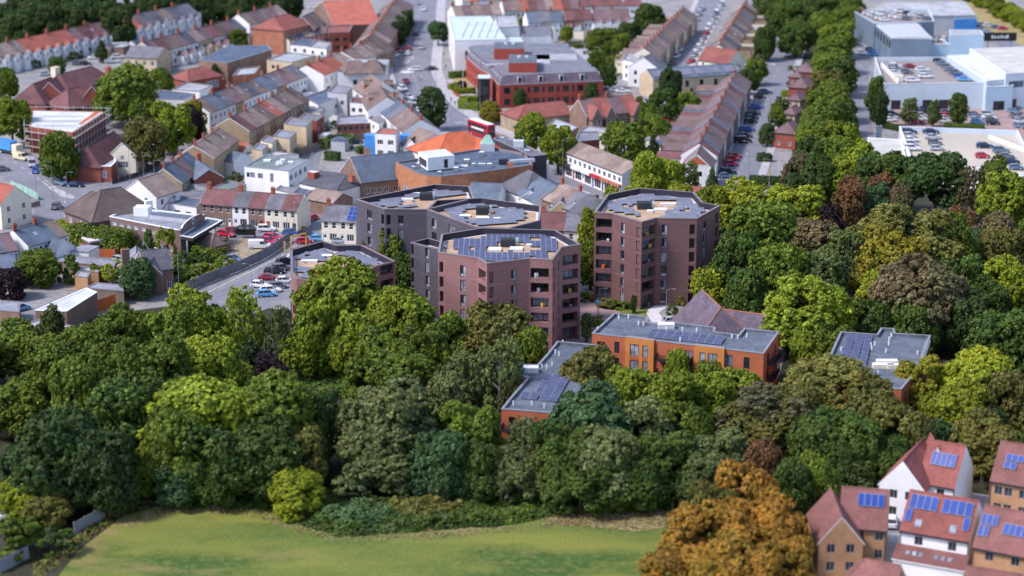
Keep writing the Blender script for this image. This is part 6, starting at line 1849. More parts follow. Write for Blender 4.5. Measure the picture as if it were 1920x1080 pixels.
for i in range(len(o4)):
    A,B = o4[i],o4[(i+1) % len(o4)]; n_ = int((B - A).length / 2.5)
    for k in range(n_ + 1):
        p = A.lerp(B,k/n_); q.tube([(p.x,p.y,0),(p.x,p.y,8.4)],[.06,.06],'pale_metal',4)
    for z in (2,4,6,7.8):
        q.tube([(A.x,A.y,z),(B.x,B.y,z)],[.05,.05],'pale_metal',4)
        if z < 7: 
            C_,D_ = inset(sul,-.4)[i],inset(sul,-.4)[(i+1) % len(o4)]
            q.face([(*A,z),(*B,z),(*D_,z),(*C_,z)],'timber')
new('scaffolding',q.mesh('scaffolding'),su)
gabled('school_wing','maroon roofed wing with white dormers beside the school yard',(164,276),(214,247),8.2,4.0,9.5,'red_brick','tile_maroon',hl=4,cat='school wing')
sb = flat('school_annex','flat grey roofed red brick annex with white windows at the school yard','annex',[(160,311),(208,312),(218,302),(206,275),(190,290)],4.2,'red_brick','felt_pale',par=.15,cop='white_paint',wins={0: lambda L: [(L*.15,1.2,1.2,1.5,'wp2'),(L*.68,1.8,1.2,1.9,'wp2')]})
gabled('half_timbered_house','half timbered gabled house at the school yard under the dark tree',(228,268),(246,256),8.2,5.0,7,'cream_render','tile_brown',cat='house',left=lambda L: [(L*.5,3.0,1.6,1.7,'wp4'),(L*.5,1.0,3.6,1.2,'wp2')])
rh = gabled('far_red_hall','far hall with a huge red roof near the top edge',(606,3),(692,0),12,6.5,44,'brown_brick','tile_red',cat='hall')
gabled('far_brick_flats','three storey orange brick flats with red hipped roof',(514,33),(540,27),12,8.4,13,'terracotta','tile_brick',hl=4,hrr=4,cat='flats',front=lambda L: grid(L,4,1.3,[1,3.6,6.2],1.5,'wk2'),right=lambda L: grid(L,3,1.3,[1,3.6,6.2],1.5,'wk2'))
gabled('far_brown_house','brown gabled block right of the orange brick flats',(566,32),(588,22),11,7,9,'brown_brick','tile_brown',cat='flats',front=lambda L: grid(L,3,1.2,[1,3.6],1.4,'wk2'))
flat('red_flat_block','flat roofed red brick block in front of the far red hall','block',[(608,62),(655,60),(662,46),(612,48)],7,'red_brick','tile_brick',par=.4,wins={0: lambda L: grid(L,3,1.6,[1.2,4],1.2,'dk2')})
terrace((748,-6),(684,84),15,'the brown terrace up the high street','farther end','brown terrace up the high street',['brown_brick','red_brick'],['tile_brown','tile_plum','tile_brown','tile_tan'],d=11,he=6.2,hr=9.4,flip=True,front=SHOP,seed=35)
gabled('brown_gable_house','broad brown gabled house at the foot of the climbing terrace',(672,82),(700,66),10,5.6,14,'brown_brick','tile_brown',cat='house',left=lambda L: grid(L,3,1.2,[1,3.5],1.3,'wk2'))
terrace((520,60),(600,44),5,'the pale row beyond the blue hall','nearer end','pale far row',['cream_render','white_render'],['tile_tan','slate'],d=10,he=5,hr=7.6,seed=36)
# rows behind the charcoal towers
gabled('white_slate_house','long white house with blue slate roof behind the charcoal tower',(884,343),(942,346),7.6,5.0,9,'white_render','slate_blue',cat='house',front=lambda L: grid(L,3,1,[2.9],1.2,'wks'))
flat('corrugated_annex','white annex with pale corrugated roof below the orange brick wall','annex',[(946,350),(976,346),(985,338),(935,340)],5.6,'white_render','cream_roof',par=.02,wins={0: lambda L: [(L*.3,1.4,3.2,1.4,'dk2'),(L*.6,1.2,3.2,1.4,'wk2')]})
gabled('pyramid_roof_house','slate pyramid roofed building below the white sign panel',(990,320),(1000,324),9.4,5.2,11,'white_render','slate',hl=5,hrr=5,cat='house')
gabled('slate_house','wide blue slate roofed house between the sign and the red car',(1012,334),(1044,350),8.6,5.4,12,'white_render','slate_blue',cat='house',front=lambda L: grid(L,3,1,[3],1.2,'wks'))
gabled('small_white_gable','small white gabled house with sooty wall facing the towers',(995,358),(1002,351),7.0,4.8,6,'white_render','slate_blue',cat='house',left=lambda L: [(L*.4,.8,2.8,1.2,'dk1')])
terrace((1052,345),(1120,372),4,'the tan tiled row left of the lime trees','left end','tan tiled row',['brown_brick','white_render'],['tile_tan','tile_brown','slate','slate'],d=10,he=6,hr=9,seed=37,wing=(-1,4,4.6,2.6,1))
for i,(a,b,lab,wm,rm) in enumerate((((1052,378),(1056,370),'stone back wing with orange gable behind the brown and cream pair','stock_brick','slate'),((1078,380),(1083,372),'white back wing with a small gable, left of the lime tree','white_render','slate'),((1098,372),(1104,366),'grey back wing nearest the lime tree','grey_render','slate'))):
    gabled('back_wing',lab,a,b,7.4,5.2,5,wm,rm,cat='house',group='back wings left of the lime tree',left=lambda L: grid(L,1,.9,[1.0,3.4],1.3,'wks'))
pr = terrace((1014,398),(1112,402),2,'the pair behind the front tower','left end','pair behind the front tower',['brown_brick','cream_render'],['tile_maroon','slate'],d=9,he=5.6,hr=8.4,seed=38)

# ------------------------------------------------------------------ car dealerships at the upper right
D1 = [(1657,157),(1847,155),(1827,150),(1776,107),(1640,108)]
d1,dl1,dc1,_ = flat('dealership_deck','pale blue showroom with a rooftop car park and five garage doors','showroom',[(1657,157),(1848,155),(1776,107),(1640,108)],8.0,'pale_clad','deck_grey',par=1.1,cop='white_paint',inner='pale_clad',coping_w=.3,
     wins={0: lambda L: [(L*u,3.0,.1,2.9,'gk1') for u in (.13,.28,.44,.60)] + [(L*.76,4.2,.1,4.0,'gk1')]})
p = G(1668,140,7) - dc1; boxpart(d1,'ramp_wall',p.x,p.y,6.9,.3,30,1.3,'white_paint'); p = G(1684,152,7) - dc1; boxpart(d1,'stair_head',p.x,p.y,6.9,2.6,2,2.0,'cream_render')
flat('pale_showroom','showroom with a lower white roof right of the roof deck','showroom',[(1850,152),(1884,148),(1820,103),(1776,104)],9,'pale_clad','white_roof',par=.2,cop='white_paint',wins={0: lambda L: [(L*.35,4,5.5,1.6,'gu3')]})
flat('tall_showroom','tall showroom with a cream roof at the right edge','showroom',[(1886,138),(1990,132),(1925,88),(1818,92)],11,'pale_clad','cream_roof',par=.3,cop='white_paint',wins={0: lambda L: [(L*u,5,6.6,2.0,'gu3') for u in (.2,.5,.8)] + [(L*.12,4,.2,3,'gk3')]})
flat('blue_glass_entrance','pale entrance block with blue glass band by the parked cars','showroom',[(1850,163),(1900,161),(1893,150),(1852,152)],7.4,'blue_clad','felt_pale',par=.1,cop='white_paint',wins={0: lambda L: [(L*.5,3.6,.2,2.8,'dk2'),(L*.3,6,5.2,1.6,'gu4')]})
flat('upper_car_deck','far showroom with rows of cars on its roof','showroom',[(1640,44),(1752,40),(1742,17),(1596,18)],10,'slate_clad','deck_grey',par=.9,cop='pale_clad',inner='pale_clad')
rb,rbl,rbc,_ = flat('ribbed_showroom','showroom with a ribbed grey roof and glazed flank','showroom',[(1672,72),(1748,73),(1720,43),(1638,44)],9.4,'slate_clad','felt_pale',par=.05,cop='pale_metal',wins={3: lambda L: [(L*u,3.2,5.4,3.0,'gk1') for u in (.12,.28,.44,.60,.76,.9)]})
A,B = G(1640,45,9.6) - rbc,G(1674,71,9.6) - rbc
for i in range(15):
    a,b = G(1642 + i*5.2,44,9.4) - rbc,G(1676 + i*4.9,71.5,9.4) - rbc
    m_ = (a + b)/2; v = b - a
    boxpart(rb,'roof_rib',m_.x,m_.y,9.36,.45,round(v.length),.5,'pale_metal',rz=math.atan2(v.y,v.x) - R(90))
flat('pale_front_wall','pale blue block with an open lower car deck under the ribbed roof','showroom',[(1676,86),(1780,84),(1768,72),(1672,74)],6.2,'blue_clad','deck_grey',par=.9,cop='pale_clad',inner='blue_clad')
flat('sign_block','plain tall blue block behind the black sign','showroom',[(1782,66),(1845,66),(1838,56),(1780,56)],10,'blue_clad','felt_pale',par=.1,cop='pale_clad')
sp = G(1873,96,0)
t = thing('dealership_sign','black dealership sign with white lettering on twin posts','sign',sp)
boxpart(t,'sign_board',0,0,3.6,11.5,.5,2.9,'black')
for s in (-4,4): boxpart(t,'post',s,.1,0,.4,.4,3.6,'grey_metal')
for i,x in enumerate((-2.6,-1.6,-.5,.6,1.7,2.6)):
    q = MB(); q.box(-.3,-.04,0,.3,.04,(1.0,.8,.8,1.0,.8,1.1)[i],'white_paint'); q.box(-.42,-.04,.3,.42,.04,.5,'white_paint'); new('sign_letter',q.mesh('sign_letter'),t,(x,-.3,4.55))
gabled('grey_shed_roof','far grey shed roof at the top of the dealerships',(1660,6),(1810,4),9,6,26,'grey_render','felt_pale',cat='shed')
flat('blue_container_store','bright blue store beside the far forecourt','store',[(1790,36),(1832,34),(1826,27),(1786,28)],5,'blue_sheet','blue_sheet',par=.05,cop='blue_clad')
d4,dl4,dc4,_ = flat('lower_roof_deck','white walled roof car park cut by the wood at the right','car park',[(1708,300),(1950,330),(1908,245),(1686,237)],5.5,'white_paint','deck_cream',par=1.3,cop='white_paint',inner='pale_clad',coping_w=.4)
p = G(1895,275,4.2) - dc4; boxpart(d4,'ramp_wall',p.x,p.y,4.2,.35,22,1.0,'white_paint',rz=R(18))
flat('cream_kiosk','low cream roofed building left of the roof car park','building',[(1632,300),(1700,302),(1690,262),(1627,258)],4.2,'white_paint','cream_roof',par=.1,cop='white_paint')
flat('dark_totem','dark blue totem by the dealership gate','sign',[(1643,238),(1654,238),(1654,236),(1643,236)],4.5,'slate_clad','slate_clad',par=.02,cop='slate_clad')
# small houses under the avenue trees
for X,Y,lab,wm in ((1512,118,'small brown hipped house farthest along the avenue','red_brick'),(1503,147,'small brown hipped house second from far along the avenue','red_brick'),(1494,176,'small yellow brick hipped house half way along the avenue','buff_brick'),(1478,230,'small red brick hipped house nearest on the avenue','red_brick'),(1496,134,'low porch roofed house between the avenue houses','red_brick'),(1484,202,'tiny yellow brick house beside the avenue hedge','buff_brick')):
    big = 'low' not in lab and 'tiny' not in lab
    gabled('avenue_house',lab,(X - 1,Y),(X + 6,Y - 4),6.8 if big else 4.4,4.4 if big else 3,6.4 if big else 4,wm,'tile_plum',hl=2.5,hrr=2,group='small houses under the avenue trees',left=lambda L: grid(L,2,.9,[1],1.2,'wk2'),back=lambda L: grid(L,2,.9,[1],1.2,'wk2'))

# ------------------------------------------------------------------ trees: photo x, photo y of the top, width in photo pixels, height in metres
T = [
 # the big wood, lower left
 (30,606,120,11,'mid','lumpy','green tree at the far left edge above the dry path'),
 (96,572,66,14,'grey','column','slim pale green tree left of the white roofed unit'),
 (28,706,120,11,'mid','lumpy','green tree at the left edge between the two dry paths'),
 (110,628,130,15,'mid','lumpy','yellowish green tree on the left flank of the big wood'),
 (165,600,110,16,'mid','dome','green tree below the long white roof'),
 (232,570,120,17,'mid','dome','green tree right of the orange hoarding'),
 (305,566,110,17,'mid','lumpy','tall green tree at the top of the big left wood'),
 (362,540,130,16,'bright','lumpy','bright green tree beside the tower drive fence'),
 (150,668,120,16,'mid','lumpy','shaded green tree in the left heart of the wood'),
 (215,636,130,17,'mid','dome','mid green tree behind the shaded one in the left wood'),
 (290,630,140,17,'mid','dome','full mid green tree at the centre of the left wood'),
 (235,706,150,16,'deep','lumpy','deep green tree facing the camera in the left wood'),
 (310,700,120,15,'deep','lumpy','deep green tree left of the yellow tipped one'),
 (385,634,140,15,'bright','lumpy','yellow tipped tree in front of the dark conifer'),
 (340,640,60,13,'olive','open','thin yellow ochre tree against the yellow tipped one'),
 (375,706,215,17,'bright','dome','broad rounded tree with bright left side in the left wood'),
 (505,700,165,17,'mid','dome','rounded green tree right of the broad bright one'),
 (100,770,170,16,'dark','lumpy','great dark tree in the left foreground'),
 (185,800,130,14,'dark','dome','dark tree right of the great dark one'),
 (40,822,120,12,'dark','lumpy','dark green tree at the left edge of the foreground'),
 (262,830,80,9,'mid','lumpy','small light green tree at the foot of the dark trees'),
 (215,860,90,9,'dark','lumpy','small blackish tree beside the meadow edge'),
 (330,760,130,15,'mid','lumpy','green tree at the left front of the wood'),
 (400,796,150,13,'deep','lumpy','deep green tree standing on the meadow edge'),
 (480,790,160,13,'deep','lumpy','deep green tree behind the yellow round bush'),
 (575,812,80,9,'dark','lumpy','dark low tree right behind the yellow round bush'),
 (560,800,90,11,'olive','lumpy','olive low tree left of the big speckled tree'),
 (450,536,90,17,'bright','open','airy yellow green birch by the parked cars','pale'),
 (524,572,62,14,'grey','open','slender pale tree beside the low pink tower','pale'),
 (470,632,80,11,'dark','cone','almost black conifer under the airy birch'),
 (500,660,80,9,'purple','open','bare dark purple tree beside the black conifer'),
 (612,728,66,13,'dark','column','ivy dark column between two round trees'),
 (640,487,165,20,'bright','dome','tall bright green dome in front of the low pink tower'),
 (590,560,90,15,'bright','lumpy','green tree at the left foot of the tall bright dome'),
 (752,538,130,17,'bright','dome','bright green dome left of the front tower'),
 (672,584,100,15,'bright','dome','bright green tree below the tall dome'),
 (570,618,85,10,'bright','open','small yellow green tree above the lit gap'),
 (720,618,120,15,'mid','lumpy','green tree in the middle of the bright group'),
 (790,606,110,15,'mid','lumpy','green tree on the right of the bright group'),
 (760,658,140,13,'mid','lumpy','lower green tree fronting the bright group'),
 (700,670,110,12,'mid','lumpy','lower left green tree under the bright group'),
 (820,634,80,12,'bright','lumpy','small yellow green tree right of the bright group'),
 (850,578,90,14,'mid','lumpy','green tree against the foot of the charcoal block'),
 (925,568,130,15,'olive','dome','ochre tinged tree at the foot of the front tower'),
 (990,612,75,12,'mid','lumpy','green tree at the right foot of the front tower'),
 (880,652,110,14,'grey','open','grey green tree with bare stems','pale'),
 (940,628,100,17,'grey','open','tall pale stemmed tree left of the stepped orange block','pale'),
 (730,712,205,16,'silver','lumpy','huge speckled silver green tree in the middle foreground'),
 (715,790,170,11,'silver','lumpy','speckled tree below the huge silver green one'),
 (838,688,90,12,'silver','lumpy','pale flowered tree right of the huge speckled one'),
 (884,752,115,13,'mid','lumpy','mid green tree beside the orange block corner'),
 (826,804,110,12,'blue','lumpy','blue green tree right of the huge speckled one'),
 (905,828,90,10,'deep','lumpy','deep green tree below the orange block'),
 (985,782,85,11,'silver','open','pale leaved tree before the orange block windows'),
 (975,842,100,9,'silver','lumpy','pale speckled low tree on the bramble edge'),
 (1100,728,160,15,'blue','lumpy','large blue green tree right of the stepped orange block'),
 (1060,790,130,13,'deep','lumpy','deep green tree at the front of the middle wood'),
 (1145,800,130,13,'silver','lumpy','speckled tree at the front of the middle wood'),
 (1090,858,130,9,'deep','lumpy','low deep green tree on the bramble edge'),
 (1180,852,110,9,'deep','lumpy','low dark tree right of the bramble edge'),
 (1110,650,125,14,'olive','dome','olive tree in front of the stepped orange block roof'),
 (1180,686,100,12,'bright','lumpy','bright green tree below the amber bay'),
 (1245,690,120,12,'bright','lumpy','bright tree below the long orange block'),
 (1215,740,120,13,'silver','lumpy','speckled tree behind the front of the middle wood'),
 (1290,752,110,12,'mid','lumpy','mid green tree in the middle of the right wood'),
 (1245,812,130,11,'deep','lumpy','deep green tree beside the straw bank'),
 (1335,692,100,11,'bright','lumpy','light green tree under the second amber bay'),
 (1395,690,90,10,'bright','lumpy','light green tree at the right end of the orange block'),
 (1270,655,50,9,'bright','lumpy','small bright tree before the balconies'),
 (1330,672,60,8,'mid','open','thin willow like tree at the second amber bay'),
 (1440,728,190,12,'pink','open','pinkish brown ash with bare twigs in the right wood'),
 (1430,762,150,10,'olive','lumpy','olive tree just below the pinkish ash'),
 (1350,812,130,10,'silver','lumpy','pale lumpy tree left of the orange autumn trees'),
 (1320,850,90,9,'grey','lumpy','grey green tree above the straw bank'),
 (1436,826,80,11,'rust','lumpy','small rust red tree at the top of the orange trees'),
 (1405,866,125,13,'orange','lumpy','large orange autumn tree in the right foreground'),
 (1340,905,100,11,'olive','lumpy','olive green tree at the left shoulder of the orange trees'),
 (1395,930,110,11,'orange','dome','orange autumn tree just below the large one'),
 (1310,938,140,10,'orange','lumpy','golden green autumn tree beside the straw bank'),
 (1460,925,115,12,'orange','lumpy','orange autumn tree left of the tan brick house'),
 (1375,1000,140,10,'orange','lumpy','orange autumn tree at the bottom of the picture'),
 (1262,1022,115,8,'orange','lumpy','yellow orange bushy tree at the bottom edge'),
 (1320,1020,110,9,'orange','dome','orange bushy tree right of the yellow one at the bottom edge'),
 (1430,1020,110,9,'orange','lumpy','orange tree at the bottom edge beside the brown one'),
 (1480,1000,100,10,'orange','lumpy','autumn tree leaning towards the tan brick house'),
 (1560,680,210,13,'olive','lumpy','broad olive tree in front of the panel roofed block'),
 (1490,720,110,12,'olive','lumpy','olive tree left of the broad olive one'),
 (1640,722,120,13,'olive','lumpy','drooping olive tree below the flat grey roof'),
 (1530,772,110,12,'deep','lumpy','dark tree above the new houses'),
 (1610,778,120,11,'deep','lumpy','dark shaded tree between the olive trees and the white house'),
 (1535,850,80,10,'mid','lumpy','green tree left of the tan house ridge'),
 (1490,862,80,10,'deep','lumpy','deep green tree between the orange trees and the houses'),
 (1610,862,60,6,'grey','open','slight grey tree by the white parked car'),
 (1700,760,130,12,'olive','lumpy','olive green tree just behind the white house'),
 (1725,672,110,12,'yellow','lumpy','yellow green tree at the right corner of the grey roof'),
 (1790,720,130,12,'lime','lumpy','yellow green tree in the right hand group'),
 (1840,655,140,14,'lime','dome','tall yellow green tree at the right edge'),
 (1900,690,100,13,'olive','lumpy','olive tree cut by the right edge'),
 (1850,780,130,11,'olive','lumpy','olive tree above the right corner houses'),
 (1890,576,130,15,'deep','dome','dark green tree at the right edge above the yellow one'),
 # right of the plum tower
 (1520,516,165,17,'bright','dome','bright olive dome right of the orange block'),
 (1508,612,60,10,'bright','column','small weeping tree under the bright olive dome'),
 (1560,600,90,11,'mid','lumpy','mid green tree left of the flat grey roof'),
 (1330,502,90,10,'lime','open','airy yellow green tree in front of the plum tower'),
 (1410,338,130,15,'lime','lumpy','lime green tree left of the lime pair by the avenue'),
 (1485,346,130,15,'lime','lumpy','lime green tree on the right of the lime pair'),
 (1335,346,80,13,'lime','lumpy','lime tree touching the far corner of the plum tower'),
 (1270,342,70,12,'lime','lumpy','lime tree behind the roof of the plum tower'),
 (1200,346,70,12,'lime','lumpy','lime tree behind the left roof corner of the plum tower'),
 (1152,352,60,12,'lime','lumpy','lime tree between the parade and the plum tower'),
 (1106,386,52,15,'lime','column','tall lime tree on the left flank of the plum tower'),
 (1108,448,46,11,'mid','column','green tree below the tall lime tree'),
 (1425,376,160,18,'mid','lumpy','large green tree right of the plum tower'),
 (1380,430,90,17,'deep','lumpy','deep green tree shading the right wall of the plum tower'),
 (1455,455,120,16,'mid','lumpy','mid green tree above the bright olive dome'),
 (1400,500,80,13,'deep','lumpy','dark tree by the wood drive'),
 (1525,408,130,15,'brown','lumpy','pinkish brown tree in the heart of the wood'),
 (1590,425,110,16,'grey','open','grey green tree with a white dead limb','pale'),
 (1540,470,110,14,'grey','lumpy','dull grey green tree below the pinkish brown one'),
 (1700,386,200,19,'olive','dome','wide olive dome above the yellow tree'),
 (1775,400,110,17,'mid','lumpy','green tree at the right of the wide olive dome'),
 (1680,428,140,17,'yellow','lumpy','bright yellow tree in the right wood'),
 (1652,500,80,13,'lime','lumpy','yellow green drooping tree below the bright yellow one'),
 (1725,482,165,18,'brown','dome','large round brown tree above the flat grey roof'),
 (1640,560,90,11,'deep','lumpy','dark tree between the olive dome and the brown tree'),
 (1800,480,110,16,'deep','lumpy','deep green tree right of the round brown tree'),
 (1815,545,90,13,'dark','lumpy','dark tree beside the wood path'),
 (1596,328,62,15,'rust','column','tall rust red tree below the avenue'),
 (1655,326,70,12,'rust','lumpy','rust brown tree right of the tall rust red one'),
 (1648,344,60,12,'blue','lumpy','blue green tree between two rust trees'),
 (1692,342,52,13,'brown','column','brown tree right of the blue green one'),
 (1560,380,60,12,'purple','open','dark purple gap tree by the rust tree'),
 (1500,320,80,14,'dark','lumpy','dark tree where the avenue meets the wood'),
 (1660,280,110,16,'deep','dome','deep green dome below the cream kiosk'),
 (1760,282,130,17,'dark','dome','dark green dome in front of the roof car park'),
 (1830,310,80,15,'brown','open','greyish brown tree right of the dark dome'),
 (1865,292,60,13,'mid','lumpy','green tree before the roof deck cars'),
 (1890,318,100,16,'bright','dome','bright green dome at the right edge below the roof car park'),
 (1800,385,70,12,'rust','open','rust tinged tree right of the olive dome top'),
 (1870,395,90,13,'brown','lumpy','brown tree at the right edge of the wood'),
 (1880,428,100,13,'olive','lumpy','ochre green tree at the right edge of the wood'),
 (1885,480,100,14,'lime','dome','yellow topped tree at the right edge above the dark one'),
 (1855,520,90,13,'deep','lumpy','shaded tree below the yellow topped one at right'),
 (1830,430,70,11,'blue','lumpy','small blue green tree at the right of the olive dome'),
 (1720,560,90,12,'deep','lumpy','dark undergrowth tree behind the grey roof corner'),
 # between the towers
 (742,407,70,16,'mid','lumpy','green tree standing before the charcoal towers'),
 (700,440,62,11,'deep','lumpy','low dark tree left of the green tower tree'),
 (755,470,60,12,'deep','column','dark tree below the green tower tree'),
 (1100,585,22,6,'grey','column','young street tree beside the plaza path'),
 (1188,552,14,4,'deep','column','young tree by the plum tower entrance'),
 # town
 (235,120,112,18,'mid','dome','largest green tree at the school'),
 (300,124,46,11,'mid','dome','smaller green tree right behind the largest school tree'),
 (262,165,56,12,'mid','lumpy','green tree in front of the largest school tree'),
 (322,187,78,15,'bright','lumpy','yellow green tree left of the dark purple tree'),
 (358,196,38,11,'purple','lumpy','dark purple tree against the market shops'),
 (362,188,40,11,'yellow','lumpy','golden tree next to the dark purple tree'),
 (272,218,82,14,'olive','dome','dull olive tree above the school yard gate'),
 (110,247,74,13,'mid','lumpy','green tree by the junction road wall'),
 (18,180,70,14,'bright','dome','yellow green tree at the left edge by the building site'),
 (6,125,46,13,'mid','dome','green tree at the left edge level with the school'),
 (447,52,36,8,'mid','lumpy','small green tree behind the second white terrace'),
 (190,74,26,8,'dark','cone','dark conifer in front of the upper left terrace'),
 (104,106,30,6,'deep','lumpy','small green tree in the upper left gardens'),
 (402,118,18,7,'deep','column','thin dark tree at the blue hall corner'),
 (762,16,26,9,'dark','lumpy','farthest dark tree on the high street'),
 (752,28,30,9,'dark','lumpy','middle dark tree on the high street'),
 (744,40,30,9,'dark','lumpy','nearest of three dark trees on the high street'),
 (821,38,36,9,'blue','dome','round blue green tree beside the leisure centre'),
 (811,160,52,13,'dark','column','dark dense tree at the middle of the high street'),
 (997,210,62,13,'bright','dome','bright green tree left of the pair by the parade'),
 (1047,232,66,13,'bright','dome','bright green tree right of the pair by the parade'),
 (1171,225,82,12,'mid','dome','big round green tree behind the parade roof'),
 (1232,214,54,8,'mid','lumpy','clipped looking green tree above the parade'),
 (1213,190,36,9,'mid','lumpy','small green tree right of the gabled brown row'),
 (1225,250,28,9,'dark','cone','small dark conifer behind the big round tree'),
 (1257,124,44,14,'dark','dome','dark willow before the yellow brick row'),
 (1240,164,52,10,'deep','lumpy','dark green tree below the dark willow'),
 (1292,170,48,9,'mid','lumpy','green tree beside the avenue terrace gardens'),
 (1110,152,26,8,'dark','ball','clipped dark tree at the right end of the red office'),
 (975,164,24,7,'dark','ball','clipped dark tree in front of the red office'),
 (1218,284,66,13,'bright','lumpy','bright green tree at the end of the parade'),
 (1256,296,60,11,'bright','lumpy','bright green tree right of the parade end tree'),
 (1294,300,42,10,'mid','open','thin green tree before the white gabled end house'),
 (1336,312,30,9,'blue','cone','blue cedar beside the white gabled end house'),
 (1130,52,60,9,'mid','lumpy','green tree beyond the office car park'),
 (1180,38,46,9,'deep','lumpy','dark green tree left of the upper street'),
 (1165,62,40,8,'mid','lumpy','mid green tree below the dark green one near the upper street'),
 (1062,48,24,6,'lime','lumpy','small yellow green tree above the parked yellow car'),
 (1118,92,36,8,'mid','lumpy','green tree at the right side of the office car park'),
 (1136,120,40,8,'deep','lumpy','dark tree left of the flat white wing'),
 (1160,102,24,6,'mid','ball','round green tree next to the flat white wing'),
 (1220,6,60,12,'deep','lumpy','dark tree at the top left of the upper street'),
 (985,30,28,6,'mid','lumpy','small tree in front of the grey roofed far row'),
 (1434,48,44,12,'deep','lumpy','dark tree behind the brown terrace by the avenue'),
 (1418,108,44,9,'mid','lumpy','green tree on the left of the avenue bend'),
 (1405,130,36,8,'deep','lumpy','dark green tree at the avenue end of the terrace'),
 (1440,228,30,7,'grey','lumpy','grey green young tree on the avenue verge'),
 (1456,198,30,6,'mid','ball','round small tree before the tiny yellow house'),
 (1645,140,38,13,'deep','column','tall poplar like tree at the showroom corner'),
 (1652,168,34,11,'dark','column','dark poplar like tree in front of the showroom corner'),
 (1708,182,34,8,'grey','column','birch before the second garage door','pale'),
 (1753,186,26,8,'grey','column','birch before the fourth garage door','pale'),
 (1800,172,34,10,'deep','column','dark tree before the last garage door'),
 (920,188,40,7,'yellow','ball','yellow bush tree in front of the red office corner'),
 (1700,94,40,3,'deep','lumpy','low green shrubby tree at the pale front wall'),
]
for r in T:
    tree(*r[:7],bark=(r[7] if len(r) > 7 else 'bark'),seed=int(r[0] * 7 + r[1]),low=.06 if r[5] in ('lumpy','column','ball') else .14)
AV = [(1502,2,70),(1496,36,66),(1540,-6,76),(1556,16,70),(1568,38,72),(1562,66,70),(1556,92,72),(1578,104,62),(1552,128,80),(1562,148,76),(1556,170,84),(1548,194,82),(1576,188,66),(1540,222,84),(1580,224,76),(1528,256,76),(1566,256,80),(1602,258,70),(1500,282,60),(1540,288,80),(1590,290,80)]
AC = ['deep','deep','deep','mid','mid','mid','mid','deep','olive','mid','mid','mid','deep','mid','bright','deep','mid','bright','brown','deep','bright']
for i,((x,y,w),c_) in enumerate(zip(AV,AC)):
    lab = f'{ORD[i]} tree, counted from the far end, in the avenue belt'
    if c_ == 'olive': lab = 'the ochre brown tree in the avenue belt'
    tree(x,y,w,13,c_,'dome' if i % 2 else 'lumpy',lab,'trees in the avenue belt',seed=i + 50,low=.08,name='avenue_tree')
for i in range(16):
    x = -20 + i * 16; y = -24 + (i % 4) * 11 + max(0,5 - i) * 5
    tree(x,y,62,15,'dark','lumpy' if i % 2 else 'dome','dark tree of the wood in the top left corner','dark trees in the top left corner',seed=i + 90,low=.05)
for i in range(13):
    tree(255 + i*24,-22 + (i % 3)*6,50,12,'dark','lumpy','dark tree of the belt along the top edge','dark trees along the top edge',seed=i + 120,low=.05)
for i in range(8):
    tree(1440 + i*14,-20 + (i % 3)*9,60,13,'deep','dome','dark tree at the top end of the avenue','dark trees at the top of the avenue',seed=i + 140,low=.05)
for x_,y_ in ((1592,-12),(1594,8),(1584,-2)):
    tree(x_,y_,60,12,'mid','dome','green tree at the top corner of the avenue belt','trees at the top corner of the avenue belt',seed=x_,low=.05)
for i in range(7):
    tree(1830 + i*18,-24 + i*9,50,6,'bright','lumpy','scrubby green tree on the dry slope','scrub on the dry slope',seed=i + 160,low=.03)
# shaded filler inside the woods, seen between the named crowns
rf = random.Random(5)
for i in range(85):
    zone = rf.choice([[(60,690),(560,650),(600,900),(260,900)],[(600,640),(1000,690),(960,860),(640,880)],[(1000,790),(1450,760),(1420,900),(1000,900)],[(1370,430),(1880,420),(1900,680),(1440,700)],[(1470,740),(1900,780),(1700,850),(1480,900)]])
    u,v = rf.random(),rf.random()
    x = (zone[0][0]*(1-u) + zone[1][0]*u)*(1-v) + (zone[3][0]*(1-u) + zone[2][0]*u)*v
    y = (zone[0][1]*(1-u) + zone[1][1]*u)*(1-v) + (zone[3][1]*(1-u) + zone[2][1]*u)*v
    p = G(x,y + 60)
    bad = False
    for bx in (loc1,loc2,loc3):
        pass
    for tt_,lo_,c_ in ((L1t,loc1,c1),(L2t,loc2,cc2),(L3t,loc3,c3),(tw,l2,c2)):
        if inside(p - c_,inset(lo_,-5)): bad = True
    if bad or 1060 < x < 1480 and y < 690: continue
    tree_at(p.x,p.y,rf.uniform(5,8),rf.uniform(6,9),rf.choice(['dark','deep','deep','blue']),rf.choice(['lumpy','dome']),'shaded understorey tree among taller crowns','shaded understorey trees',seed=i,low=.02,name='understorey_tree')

ro = random.Random(31)
for i in range(40):                                  # the wood goes on past both edges of the picture
    right = i < 28
    p = G(ro.uniform(1945,2150) if right else ro.uniform(-190,-50),ro.uniform(400,880) if right else ro.uniform(660,1000))
    tree_at(p.x,p.y,ro.uniform(8,12),ro.uniform(11,15),ro.choice(('mid','deep','deep','olive','bright')),ro.choice(('dome','lumpy')),'tree where the wood goes on past the ' + ('right' if right else 'left') + ' edge','trees past the picture edges',seed=i,low=.05,name='woodland_tree')
